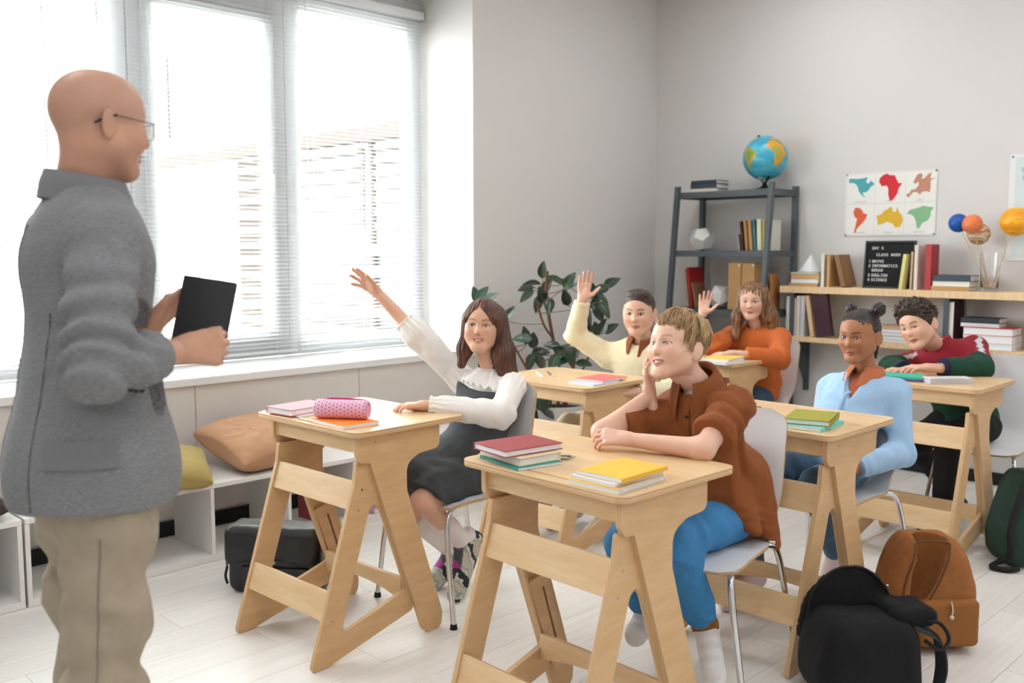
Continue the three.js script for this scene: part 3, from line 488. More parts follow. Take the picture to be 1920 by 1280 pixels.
{
  const c = document.createElement('canvas'); c.width = 512; c.height = 488; const k = c.getContext('2d');
  k.fillStyle = '#17181a'; k.fillRect(0, 0, 512, 488); k.fillStyle = '#0e0f10'; for (let y = 8; y < 488; y += 10) k.fillRect(0, y, 512, 3);
  k.fillStyle = '#e9e9e6'; k.font = 'bold 40px monospace'; const put = (s, x, y, sp = 26) => { [...s].forEach((ch, i) => k.fillText(ch, x + i * sp, y)); };
  put('DAY 5', 55, 76); put('CLASS WORK', 108, 150, 27); put('1', 28, 222); put('MATHS', 68, 222); put('2', 28, 272); put('INFORMATICS', 68, 272); put('BREAK', 68, 322); put('3', 28, 378); put('ENGLISH', 68, 378); put('4', 28, 428); put('SCIENCE', 68, 428);
  const tx = new THREE.CanvasTexture(c); tx.colorSpace = THREE.SRGBColorSpace; tx.flipY = true;
  const g = thing('letter_board', 'black letter board with a white class timetable', 'letter board', [5.875, UP1, -2.535]); g.rotation.z = -0.1;
  mesh('frame', [rbox(0.018, 0.3, 0.012, 0.001, 0, 0.15, -0.154, 1), rbox(0.018, 0.3, 0.012, 0.001, 0, 0.15, 0.154, 1), rbox(0.018, 0.012, 0.3, 0.001, 0, 0.006, 0, 1), rbox(0.018, 0.012, 0.3, 0.001, 0, 0.294, 0, 1)], std(0x101012, 0.5), g);
  const face = new THREE.PlaneGeometry(0.297, 0.278).rotateY(-Math.PI / 2).translate(-0.002, 0.15, 0); mesh('felt', face, std(0xffffff, 0.9, { map: tx }), g, 'black felt with white letters');
  mesh('back', box(0.008, 0.278, 0.297, 0.004, 0.15, 0), M.black, g);
}
standing('pale yellow book leaning on the letter board', 0xe2d98f, 0.024, 0.215, 0.065, -2.405, UP1, 5.785, { lean: 0.11 });
standing('light wood coloured thin book before the red book', 0xcdb093, 0.014, 0.23, 0.15, -2.362, UP1, 5.81, { lean: 0.02 });
standing('off white tall book beside the red book', 0xe0d4ca, 0.024, 0.27, 0.17, -2.338, UP1, 5.815, {});
{ const b = standing('large red book standing with its cover to the room', 0xb4373c, 0.04, 0.275, 0.11, -2.262, UP1, 5.81, {}); }
{ let y = UP1; [[0xc79a5c, 0.026, 'tan book at the bottom of the stack beside the vase'], [0xe4deb8, 0.03, 'pale yellow book in the stack beside the vase'], [0x3d4a58, 0.036, 'slate blue book on the stack beside the vase']].forEach(([c, t, l], k) => { book(l, c, 0.15, t, 0.215, [5.86, y, -2.125 + 0.005 * k], Math.PI * (k === 1 ? 1 : 0) + 0.02, { group: 'books stacked beside the vase' }); y += t + 0.0004; }); }
// vase with planet balls
{
  const solid = new THREE.MeshPhysicalMaterial({ color: 0xffffff, roughness: 0.03, transmission: 1, thickness: 0.004, ior: 1.45 });
  const v = tag(mesh('glass_vase', new THREE.LatheGeometry([[0, 0.0], [0.04, 0.0], [0.046, 0.006], [0.05, 0.1], [0.058, 0.225], [0.0555, 0.225], [0.0475, 0.1], [0.043, 0.018], [0, 0.016]].map(([a, b]) => new THREE.Vector2(a, b)), 40), solid), 'clear glass vase holding planet balls on sticks', 'vase'); v.position.set(5.87, UP1, -1.93);
  const planet = (label, r, c, top, bottom, tex) => {
    const g = thing('planet_ball', label, 'planet model', [c[0], c[1], c[2]], 0, 'planet balls on sticks');
    mesh('ball', new THREE.SphereGeometry(r, 40, 28), tex, g);
    const a = sub3(bottom, c), L = len3(a), d = nrm(a); mesh('stick', rod([d[0] * r * 0.95, d[1] * r * 0.95, d[2] * r * 0.95], a, 0.0022, 6), std(0xd9b77c, 0.6), g);
  };
  const marble = (cols, fy, seed) => std(0xffffff, 0.45, { map: dataTex(128, 64, (u, v) => { const n = clamp(0.5 + fbm(Math.cos(u * 6.283) * 1.2, v * fy + 0.4 * fbm(Math.sin(u * 6.283) * 2, v * 6, seed), seed) * 1.1, 0, 0.999) * (cols.length - 1), i = Math.floor(n), f = n - i; return [0, 1, 2].map((k) => cols[i][k] + (cols[i + 1][k] - cols[i][k]) * f); }) });
  planet('glossy deep blue planet ball', 0.055, [5.83, 1.572, -2.105], 0, [5.868, 1.2, -1.945], marble([[10, 60, 140], [20, 95, 185], [15, 75, 160]], 4, 3));
  planet('orange and grey planet ball', 0.056, [5.77, 1.562, -2.005], 0, [5.862, 1.2, -1.935], marble([[190, 178, 160], [226, 120, 70], [232, 128, 72], [205, 140, 105]], 3, 8));
  planet('banded cream and brown planet ball', 0.064, [5.897, 1.508, -2.012], 0, [5.878, 1.2, -1.94], marble([[228, 205, 170], [176, 120, 70], [235, 222, 198], [190, 140, 92]], 9, 12));
  planet('large amber yellow planet ball', 0.082, [5.85, 1.575, -1.80], 0, [5.872, 1.2, -1.915], marble([[240, 170, 20], [236, 150, 10], [250, 190, 40], [205, 125, 20]], 6, 21));
}
// lower board
{ let z = -3.185; [[0xd8d4cc, 0.024, 0.265], [0xcfcac2, 0.02, 0.26], [0xdcc9ae, 0.022, 0.255], [0xe3d3d2, 0.024, 0.27], [0xc9c9cd, 0.03, 0.27]].forEach(([c, t, h], k) => { standing(['grey white magazine file next to the dark bracket', 'pale grey binder in the row of binders', 'sand coloured binder in the row of binders', 'pinkish white binder in the row of binders', 'light grey spiral binder beside the leaning tan book'][k], c, t, h, 0.19, z + t / 2, LO1, 5.80, { white: true, soft: true, name: 'binder', category: 'binder' }); z += t + 0.003; }); }
standing('tan leaning book beside the plum book', 0xdcb98c, 0.032, 0.275, 0.17, -3.015, LO1, 5.80, { lean: -0.17 });
{ const b = standing('large plum book leaning with its cover to the room', 0x3a1220, 0.11, 0.275, 0.03, -2.925, LO1, 5.79, { lean: -0.17 }); }
{ let y = LO1; for (let k = 0; k < 5; k++) { book(['lowest of the flat white books behind the two children', 'second flat white book behind the two children', 'third flat white book behind the two children', 'fourth flat white book behind the two children', 'tan topped book on the flat white books'][k], k === 4 ? 0xc9ab82 : [0xe4e2de, 0xd9d9da][k % 2], 0.16, 0.021, 0.22, [5.87, y, -2.47 + 0.004 * (k % 2)], Math.PI * (k % 2), { white: true, group: 'flat white books' }); y += 0.0214; } }
standing('dark plum book with cream pages standing beside the stack', 0x3b1420, 0.05, 0.27, 0.16, -2.12, LO1, 5.80, { flip: true });
{ let y = LO1; [[0xe0d3bd, 0.04, 'cream hardback at the bottom of the tall stack'], [0xe6e4df, 0.042, 'white hardback in the tall stack'], [0xc5443c, 0.045, 'red covered book in the tall stack'], [0xd9dde0, 0.022, 'grey white book in the tall stack'], [0x2b333b, 0.03, 'charcoal book on top of the tall stack']].forEach(([c, t, l], k) => { book(l, c, k < 3 ? 0.19 : 0.15, t, k < 3 ? 0.27 : 0.21, [5.87, y, k < 3 ? -1.90 : -1.95], Math.PI * (k < 3 ? 1 : 0) + 0.03, { white: k < 4, group: 'tall stack of books' }); y += t + 0.0004; }); }
// ---------- things on the steel rack ----------
{ let y = 1.8185; [[0xdcd5c2, 0.026, 'cream book at the bottom of the stack on the steel rack'], [0x3a4652, 0.032, 'slate book in the stack on the steel rack'], [0x323d49, 0.024, 'dark slate book on top of the stack on the steel rack']].forEach(([c, t, l], k) => { book(l, c, 0.16, t, 0.215, [5.80, y, -3.815 + 0.004 * k], 0.05 - 0.04 * k, { group: 'books on top of the rack' }); y += t + 0.0004; }); }
{
  const W = 512, H = 256, c = document.createElement('canvas'); c.width = W; c.height = H; const k = c.getContext('2d'); k.fillStyle = '#3fa9c6'; k.fillRect(0, 0, W, H);
  const r = rng(9); for (let i = 0; i < 500; i++) { k.fillStyle = ['rgba(110,200,215,.25)', 'rgba(40,140,180,.25)'][i % 2]; k.beginPath(); k.ellipse(r() * W, r() * H, 10 + r() * 26, 5 + r() * 10, 0, 0, 7); k.fill(); }
  const land = (pts, f) => { k.fillStyle = f; k.beginPath(); pts.forEach(([lon, lat], i) => { const x = (lon + 180) / 360 * W, y = (90 - lat) / 180 * H; i ? k.lineTo(x, y) : k.moveTo(x, y); }); k.closePath(); k.fill(); k.strokeStyle = '#8a8f3a'; k.lineWidth = 1.2; k.stroke(); };
  const SA = [[-80, 8], [-72, 12], [-60, 9], [-50, 0], [-35, -6], [-40, -20], [-48, -28], [-58, -38], [-66, -46], [-70, -54], [-74, -48], [-72, -30], [-76, -14], [-81, -4]], AF = [[-17, 14], [-10, 30], [0, 36], [10, 37], [25, 32], [34, 29], [43, 12], [51, 11], [40, -5], [38, -18], [30, -32], [20, -35], [13, -20], [9, 0], [-5, 5]];
  land(SA, '#b7a548'); land(SA.map(([a, b]) => [-58 + (a + 58) * 0.55, -8 + (b + 8) * 0.5]), '#7fa04a'); land(AF, '#d9a032'); land(AF.map(([a, b]) => [18 + (a - 18) * 0.5, 0 + b * 0.45]), '#a6a545');
  land([[-165, 65], [-130, 70], [-95, 72], [-62, 58], [-55, 48], [-75, 38], [-81, 26], [-97, 20], [-86, 14], [-80, 8], [-95, 15], [-112, 28], [-124, 42], [-135, 58]], '#c2b04e'); land([[-10, 37], [-8, 44], [0, 50], [10, 56], [25, 70], [60, 72], [110, 76], [170, 68], [140, 50], [122, 32], [108, 14], [100, 4], [92, 22], [78, 8], [68, 24], [50, 28], [36, 34], [28, 40], [12, 42]], '#c9a84a'); land([[114, -22], [130, -12], [142, -11], [153, -27], [146, -38], [130, -32], [116, -34]], '#d8963a'); land([[-180, -78], [180, -78], [180, -90], [-180, -90]], '#e6ecec');
  const tx = new THREE.CanvasTexture(c); tx.colorSpace = THREE.SRGBColorSpace;
  const g = thing('globe', 'blue terrestrial globe on a dark stand on top of the rack', 'globe', [5.83, 1.8185, -3.39]);
  const C = [0, 0.217, 0], tilt = 0.41; const s = mesh('sphere', new THREE.SphereGeometry(0.15, 56, 40), std(0xffffff, 0.35, { map: tx }), g); s.position.set(...C); s.rotation.set(0, -0.1, 0); s.rotation.order = 'ZYX'; s.rotation.z = -0.3; s.rotation.y = 3.9;
  const dk = std(0x231b18, 0.4), arc = [], ax = nrm([0.34, 1, -0.34]);
  for (let a = -0.25; a <= 1.0; a += 0.125) { const th = Math.PI * (0.5 - 0.0) + a * Math.PI * 0.5; arc.push([Math.cos(th + 0.2) * -0.115, 0.217 - Math.abs(Math.sin(th + 0.2)) * 0.162, Math.cos(th + 0.2) * 0.115]); }
  mesh('meridian_arm', tube([[-0.07, 0.086, 0.07], [-0.045, 0.063, 0.045], [0, 0.052, 0], [0.045, 0.063, -0.045], [0.07, 0.09, -0.07]], 0.007, 8), dk, g);
  mesh('stand', new THREE.LatheGeometry([[0, 0], [0.082, 0], [0.08, 0.008], [0.045, 0.016], [0.02, 0.03], [0.012, 0.05], [0, 0.055]].map(([a, b]) => new THREE.Vector2(a, b)), 36), dk, g);
  mesh('pole_cap', new THREE.SphereGeometry(0.009, 12, 8).translate(-0.035, 0.217 + 0.146, -0.035), dk, g);
}
{ const g = new THREE.DodecahedronGeometry(0.092).rotateX(0.4).rotateY(0.3); tag(mesh('dodecahedron', g, std(0xe2e0dd, 0.75)), 'white twelve sided solid on the rack', 'model').position.set(5.80, 1.41 + 0.0795, -3.865); }
{ const specs = [['small grey notebook leaning on the books of the rack', 0xa09c98, 0.012, 0.11, -0.16], ['dark maroon book on the rack', 0x4a2320, 0.016, 0.2, -0.12], ['ochre book on the rack beside the maroon one', 0xb98648, 0.024, 0.205, -0.11], ['light brown book on the rack', 0xc89a5e, 0.024, 0.205, -0.1], ['teal book on the rack', 0x2b7f96, 0.02, 0.21, -0.09], ['pale cream book beside the teal one', 0xe0dcb4, 0.034, 0.21, -0.05], ['dull yellow thin book behind the rack leg', 0xcdbb7a, 0.014, 0.2, 0], ['off white thick book at the end of the rack row', 0xd9d6cc, 0.034, 0.205, 0]]; let z = -3.525; specs.forEach(([l, c, t, h, lean]) => { standing(l, c, t, h, 0.15, z + t / 2, 1.409, 5.72, { lean: lean, white: true }); z += t + 0.006 + Math.abs(lean) * 0.04; }); }
standing('tan thin book at the end of the lower rack shelf', 0xc9b091, 0.02, 0.27, 0.16, -3.925, 1.004, 5.70, { lean: -0.12 });
standing('bright red book leaning on the lower rack shelf', 0xb3242c, 0.022, 0.285, 0.18, -3.885, 1.004, 5.68, { lean: -0.14 });
standing('brown notebook leaning against the red book on the rack', 0x8f6b4a, 0.014, 0.18, 0.13, -3.835, 1.004, 5.66, { lean: -0.2 });
{ const g = new THREE.IcosahedronGeometry(0.09).rotateX(0.7).rotateZ(0.35); g.computeBoundingBox(); tag(mesh('icosahedron', g, std(0xdcdad8, 0.75)), 'white twenty sided solid on the lower rack shelf', 'model').position.set(5.74, 1.0045 - g.boundingBox.min.y, -3.665); }
for (const [k, z] of [['cardboard magazine file beside the white solid', -3.515], ['cardboard magazine file next to its twin on the rack', -3.41]]) {
  const g = thing('magazine_file', k, 'file box', [5.80, 1.0045, z], 0, 'cardboard magazine files'), m = std(0xc39a66, 0.8), w = 0.098;
  mesh('file_body', [box(0.004, 0.32, w, -0.12, 0.16, 0), box(0.24, 0.004, w, 0, 0.002, 0), box(0.004, 0.2, w, 0.12, 0.1, 0), ...[-1, 1].map((s) => extrude(shapeOf([[-0.12, 0], [0.12, 0], [0.12, 0.2], [0.0, 0.32], [-0.12, 0.32]]), 0.003).translate(0, 0, s * (w / 2 - 0.0015)))], m, g);
  mesh('label_clip', box(0.003, 0.018, 0.012, -0.1235, 0.306, w / 2 - 0.012), M.white, g);
}
{ const g = thing('folder', 'slanted brown cardboard folder at the end of the rack', 'folder', [5.82, 1.0045, -3.285]); mesh('folder_sheet', extrude(shapeOf([[-0.1, 0], [0.1, 0], [0.1, 0.17], [0.03, 0.25], [-0.1, 0.25]]), 0.012).rotateY(0.25), std(0xa9743f, 0.8), g); }
// ---------- posters ----------
{
  const c = document.createElement('canvas'); c.width = 1024; c.height = 716; const k = c.getContext('2d'); k.fillStyle = '#e9e8e2'; k.fillRect(0, 0, 1024, 716); k.strokeStyle = '#b4b5b0'; k.lineWidth = 2;
  for (const x of [12, 345, 680, 1012]) { k.beginPath(); k.moveTo(x, 10); k.lineTo(x, 706); k.stroke(); } for (const y of [10, 346, 358, 706]) { k.beginPath(); k.moveTo(12, y); k.lineTo(1012, y); k.stroke(); }
  // outlines traced as fractions of one cell
  const cell = (i, j, f, pts) => { k.fillStyle = f; k.beginPath(); pts.forEach(([x, y], n) => { const X = 12 + i * 334 + x * 334, Y = 12 + j * 348 + y * 336; n ? k.lineTo(X, Y) : k.moveTo(X, Y); }); k.closePath(); k.fill(); };
  cell(0, 0, '#4fa7ab', [[0.06, 0.14], [0.2, 0.13], [0.4, 0.15], [0.62, 0.13], [0.68, 0.1], [0.72, 0.16], [0.66, 0.24], [0.72, 0.32], [0.8, 0.3], [0.8, 0.23], [0.9, 0.28], [0.97, 0.36], [0.84, 0.44], [0.76, 0.56], [0.66, 0.62], [0.56, 0.62], [0.6, 0.72], [0.68, 0.8], [0.62, 0.78], [0.5, 0.68], [0.42, 0.56], [0.38, 0.42], [0.28, 0.3], [0.16, 0.27], [0.08, 0.3]]);
  cell(1, 0, '#d22f36', [[0.12, 0.3], [0.14, 0.16], [0.26, 0.06], [0.4, 0.02], [0.46, 0.08], [0.64, 0.09], [0.7, 0.22], [0.78, 0.36], [0.9, 0.36], [0.78, 0.54], [0.76, 0.68], [0.66, 0.84], [0.58, 0.93], [0.5, 0.93], [0.44, 0.72], [0.44, 0.54], [0.38, 0.42], [0.22, 0.44]]);
  cell(2, 0, '#c08a72', [[0.08, 0.84], [0.04, 0.74], [0.16, 0.7], [0.2, 0.6], [0.34, 0.58], [0.44, 0.46], [0.42, 0.34], [0.34, 0.42], [0.26, 0.36], [0.36, 0.14], [0.48, 0.06], [0.56, 0.14], [0.52, 0.26], [0.62, 0.24], [0.72, 0.12], [0.84, 0.06], [0.8, 0.26], [0.98, 0.24], [0.82, 0.32], [0.82, 0.56], [0.8, 0.7], [0.66, 0.66], [0.54, 0.7], [0.48, 0.78], [0.4, 0.68], [0.26, 0.68], [0.16, 0.82]]);
  cell(0, 1, '#dd6440', [[0.26, 0.24], [0.32, 0.1], [0.46, 0.1], [0.58, 0.2], [0.6, 0.28], [0.76, 0.34], [0.7, 0.5], [0.6, 0.62], [0.5, 0.72], [0.4, 0.82], [0.36, 0.98], [0.31, 0.92], [0.36, 0.66], [0.4, 0.48], [0.3, 0.4]]);
  cell(1, 1, '#dcb33a', [[0.06, 0.4], [0.24, 0.34], [0.36, 0.2], [0.46, 0.18], [0.5, 0.1], [0.62, 0.14], [0.6, 0.24], [0.72, 0.28], [0.76, 0.1], [0.82, 0.26], [0.94, 0.42], [0.98, 0.56], [0.88, 0.78], [0.72, 0.8], [0.62, 0.66], [0.44, 0.6], [0.26, 0.68], [0.12, 0.7], [0.12, 0.56]]); cell(1, 1, '#dcd59a', [[0.8, 0.88], [0.86, 0.88], [0.84, 0.95]]);
  cell(2, 1, '#86b98c', [[0.08, 0.36], [0.18, 0.22], [0.44, 0.16], [0.62, 0.1], [0.8, 0.14], [0.96, 0.16], [0.86, 0.3], [0.86, 0.42], [0.78, 0.58], [0.6, 0.66], [0.52, 0.82], [0.48, 0.86], [0.42, 0.78], [0.4, 0.62], [0.32, 0.44], [0.2, 0.36]]);
  k.fillStyle = '#8d8e8a'; k.font = '20px sans-serif'; k.textAlign = 'center'; [['NORTH AMERICA', 0, 0], ['AFRICA', 1, 0], ['EUROPE', 2, 0], ['SOUTH AMERICA', 0, 1], ['AUSTRALIA', 1, 1], ['ANTARCTICA', 2, 1]].forEach(([s, i, j]) => k.fillText(s, 12 + i * 334 + 165, 336 + j * 352));
  const tx = new THREE.CanvasTexture(c); tx.colorSpace = THREE.SRGBColorSpace;
  const g = thing('map_poster', 'white poster of six coloured continents pinned to the wall', 'poster', [6.026, 1.7085, -2.607]); g.rotation.x = 0;
  mesh('sheet', new THREE.PlaneGeometry(0.59, 0.405).rotateY(-Math.PI / 2), std(0xffffff, 0.85, { map: tx }), g);
  for (const y of [-0.195, 0.195]) for (const z of [-0.287, 0.287]) mesh('pin', new THREE.SphereGeometry(0.006, 10, 8).translate(-0.003, y, z), std(0x6f8f92, 0.5), g);
  const d = document.createElement('canvas'); d.width = 256; d.height = 360; const q = d.getContext('2d'); q.fillStyle = '#e3e6e4'; q.fillRect(0, 0, 256, 360); q.fillStyle = '#d2dcdd'; q.fillRect(16, 12, 240, 336);
  const r = rng(4); for (let i = 0; i < 60; i++) { q.fillStyle = ['#a9bdae', '#b4c3b4', '#c2cbb8'][i % 3]; q.beginPath(); q.ellipse(40 + r() * 40, 45 + r() * 40, 4 + r() * 9, 3 + r() * 7, 0, 0, 7); q.fill(); } q.fillStyle = '#c5d2d4'; q.fillRect(20, 200, 236, 2);
  const t2 = new THREE.CanvasTexture(d); t2.colorSpace = THREE.SRGBColorSpace;
  const h = thing('wall_chart', 'pale blue wall chart beside the amber ball', 'poster', [6.026, 1.66, -1.65]); mesh('sheet', new THREE.PlaneGeometry(0.5, 0.62).rotateY(-Math.PI / 2), std(0xffffff, 0.85, { map: t2 }), h); mesh('pin', new THREE.SphereGeometry(0.006, 10, 8).translate(-0.003, 0.295, -0.235), std(0x6f8f92, 0.5), h);
}
// ---------- cushions ----------
function cushion(label, hex, w, h, t, pos, rot, seed, o = {}) {
  const F = { add: [func((x, y, z) => { const u = x / (w / 2), v = z / (h / 2), e = Math.max(0, 1 - Math.pow(Math.abs(u), 3.2)) * Math.max(0, 1 - Math.pow(Math.abs(v), 3.2)), th = t / 2 * Math.pow(e, 0.42) * (1 + 0.12 * fbm(x * 7, seed, z * 7)) + 0.004; const cr = 0.006 * noise(x * 18 + 4 * noise(x * 6, z * 6, seed), z * 14, seed) ; const pin = 1 - 0.06 * (1 - u * u) * 0 - 0.05 * Math.abs(Math.abs(u) - Math.abs(v)); return Math.max((Math.abs(y) - th - cr) * 0.55, (Math.abs(x) - w / 2 * pin) * 0.9, (Math.abs(z) - h / 2 * pin) * 0.9); }, 0.01)] };
  const g = netMesh(F, 0.0075, { box: [[-w / 2, -t / 2 - 0.02, -h / 2], [w / 2, t / 2 + 0.02, h / 2]], pad: 0.02 });
  const m = tag(mesh('cushion', g, std(hex, 0.9)), label, 'cushion'); m.position.set(...pos); m.rotation.set(...rot); return m;
}
cushion('peach linen cushion leaning by the wall on the white bench', 0xbe9270, 0.48, 0.42, 0.17, [2.375, 0.478, -4.14], [0.26, 0.12, 0.02], 3);
cushion('ochre yellow cushion on the white bench', 0xa8935a, 0.42, 0.38, 0.12, [1.83, 0.45, -4.07], [0.2, -0.35, -0.06], 8);
cushion('dark brown flat seat cushion on the white bench', 0x40352f, 0.62, 0.36, 0.11, [0.86, 0.415, -4.11], [0, 0, 0], 13);
cushion('dark taupe pillow on the brown seat cushion', 0x4a403a, 0.44, 0.4, 0.12, [0.82, 0.58, -4.13], [0.25, 0.2, 0], 17);
// books in the bench cubbies
book('pink folder standing in the bench cubby', 0xb0545c, 0.012, 0.2, 0.22, [2.63, 0.0315, -4.08], 0.1, { soft: true });
book('small pale pink album lying in the bench cubby', 0xd9b3b8, 0.14, 0.03, 0.2, [2.98, 0.0315, -4.05], 0.1, {});
book('pastel book on the pale pink album in the bench cubby', 0xc9a9b5, 0.13, 0.03, 0.19, [2.98, 0.062, -4.05], 0.2, {});
// ---------- joints of the seven people, in metres ----------
const JOINTS = {teacher: {head: [0.833, 1.681, -2.088], neck: [0.81, 1.552, -2.121], chest: [0.778, 1.358, -2.141], pelvis: [0.783, 0.943, -2.064], shR: [0.784, 1.443, -1.962], shL: [0.813, 1.443, -2.273], elR: [0.702, 1.192, -1.824], wrR: [0.913, 1.202, -1.927], elL: [0.934, 1.196, -2.303], wrL: [0.924, 1.232, -2.105], hipR: [0.774, 0.904, -1.968], hipL: [0.786, 0.871, -2.165]},
  girl: {head: [2.622, 1.101, -2.791], neck: [2.682, 0.895, -2.787], chest: [2.685, 0.773, -2.795], shR: [2.643, 0.87, -2.936], shL: [2.665, 0.87, -2.659], elR: [2.521, 1.058, -3.084], wrR: [2.414, 1.235, -3.216], wrL: [2.299, 0.822, -2.762], elL: [2.503, 0.788, -2.567], pelvis: [2.56, 0.535, -2.82], hipR: [2.53, 0.53, -2.9], hipL: [2.53, 0.53, -2.74], kneeR: [2.17, 0.52, -2.95], kneeL: [2.232, 0.469, -2.709], ankR: [2.6, 0.13, -2.95], ankL: [2.471, 0.243, -2.737], toeR: [2.5, 0.04, -2.95], toeL: [2.397, 0.082, -2.703]},
  boy: {head: [2.512, 1.098, -1.764], neck: [2.588, 0.974, -1.727], chest: [2.616, 0.769, -1.699], shR: [2.576, 0.872, -1.839], shL: [2.578, 0.921, -1.587], elR: [2.333, 0.831, -1.919], wrR: [2.49, 0.943, -1.849], elL: [2.349, 0.829, -1.548], wrL: [2.277, 0.837, -1.763], pelvis: [2.7, 0.53, -1.75], hipR: [2.66, 0.53, -1.83], hipL: [2.67, 0.53, -1.66], kneeR: [2.39, 0.461, -1.854], kneeL: [2.32, 0.53, -1.64], ankR: [2.499, 0.207, -1.851], ankL: [2.524, 0.21, -1.642], toeR: [2.407, 0.168, -1.825], toeL: [2.475, 0.087, -1.575]},
  cardi: {head: [3.723, 1.061, -1.712], neck: [3.79, 0.894, -1.707], chest: [3.798, 0.701, -1.715], shR: [3.82, 0.823, -1.867], shL: [3.799, 0.832, -1.59], elR: [3.75, 0.592, -1.89], wrR: [3.573, 0.525, -1.774], elL: [3.751, 0.6, -1.535], wrL: [3.515, 0.56, -1.623], pelvis: [3.66, 0.53, -1.78], hipR: [3.63, 0.53, -1.86], hipL: [3.63, 0.53, -1.7], kneeR: [3.25, 0.52, -1.9], kneeL: [3.32, 0.52, -1.68], ankR: [3.3, 0.12, -1.93], ankL: [3.704, 0.136, -1.774], toeR: [3.16, 0.04, -1.95], toeL: [3.695, 0.035, -1.799]},
  cream: {head: [3.844, 1.092, -2.931], neck: [3.896, 0.946, -2.944], chest: [3.897, 0.777, -2.977], shR: [3.857, 0.856, -3.141], shL: [3.902, 0.871, -2.771], elR: [3.742, 0.968, -3.272], wrR: [3.737, 1.153, -3.218], elL: [3.816, 0.718, -2.694], wrL: [3.564, 0.741, -2.737], pelvis: [3.95, 0.53, -3.03], hipR: [3.92, 0.53, -3.11], hipL: [3.92, 0.53, -2.95], kneeR: [3.55, 0.52, -3.14], kneeL: [3.56, 0.52, -2.95], ankR: [3.6, 0.1, -3.16], ankL: [3.62, 0.1, -2.93], toeR: [3.46, 0.04, -3.17], toeL: [3.47, 0.04, -2.92]},
  orange: {head: [4.984, 1.109, -2.959], neck: [5.047, 0.946, -2.959], chest: [5.082, 0.781, -2.957], shR: [5.055, 0.878, -3.14], shL: [5.047, 0.888, -2.809], elR: [4.735, 0.853, -3.073], wrR: [4.708, 1.034, -3.125], elL: [4.822, 0.803, -2.68], wrL: [4.621, 0.832, -2.857], pelvis: [5.1, 0.53, -3.02], hipR: [5.07, 0.53, -3.1], hipL: [5.07, 0.53, -2.94], kneeR: [4.7, 0.52, -3.12], kneeL: [4.71, 0.52, -2.9], ankR: [4.75, 0.1, -3.13], ankL: [4.76, 0.1, -2.9], toeR: [4.6, 0.04, -3.13], toeL: [4.61, 0.04, -2.9]},
  red: {head: [4.824, 1.029, -1.914], neck: [5.033, 0.912, -1.888], chest: [5.177, 0.789, -1.868], shR: [5.146, 0.805, -2.045], shL: [5.139, 0.901, -1.752], elR: [4.783, 0.81, -2.024], wrR: [4.706, 0.808, -1.916], elL: [4.905, 0.834, -1.636], wrL: [4.671, 0.842, -1.786], pelvis: [5.02, 0.53, -1.72], hipR: [4.99, 0.53, -1.81], hipL: [4.99, 0.53, -1.64], kneeR: [4.864, 0.428, -1.932], kneeL: [4.6, 0.53, -1.66], ankR: [5.17, 0.159, -1.874], ankL: [4.72, 0.09, -1.72], toeR: [5.322, 0.035, -1.846], toeL: [4.58, 0.04, -1.72]}};
// ---------- people: shared anatomy ----------
const lin = (hex) => { const c = new THREE.Color(hex); return [c.r, c.g, c.b]; };
function placed(geo, fr, s = 1) { const m = new THREE.Matrix4().makeBasis(V(...fr.x), V(...fr.y), V(...fr.z)).setPosition(...fr.o); return geo.scale(s, s, s).applyMatrix4(m); }
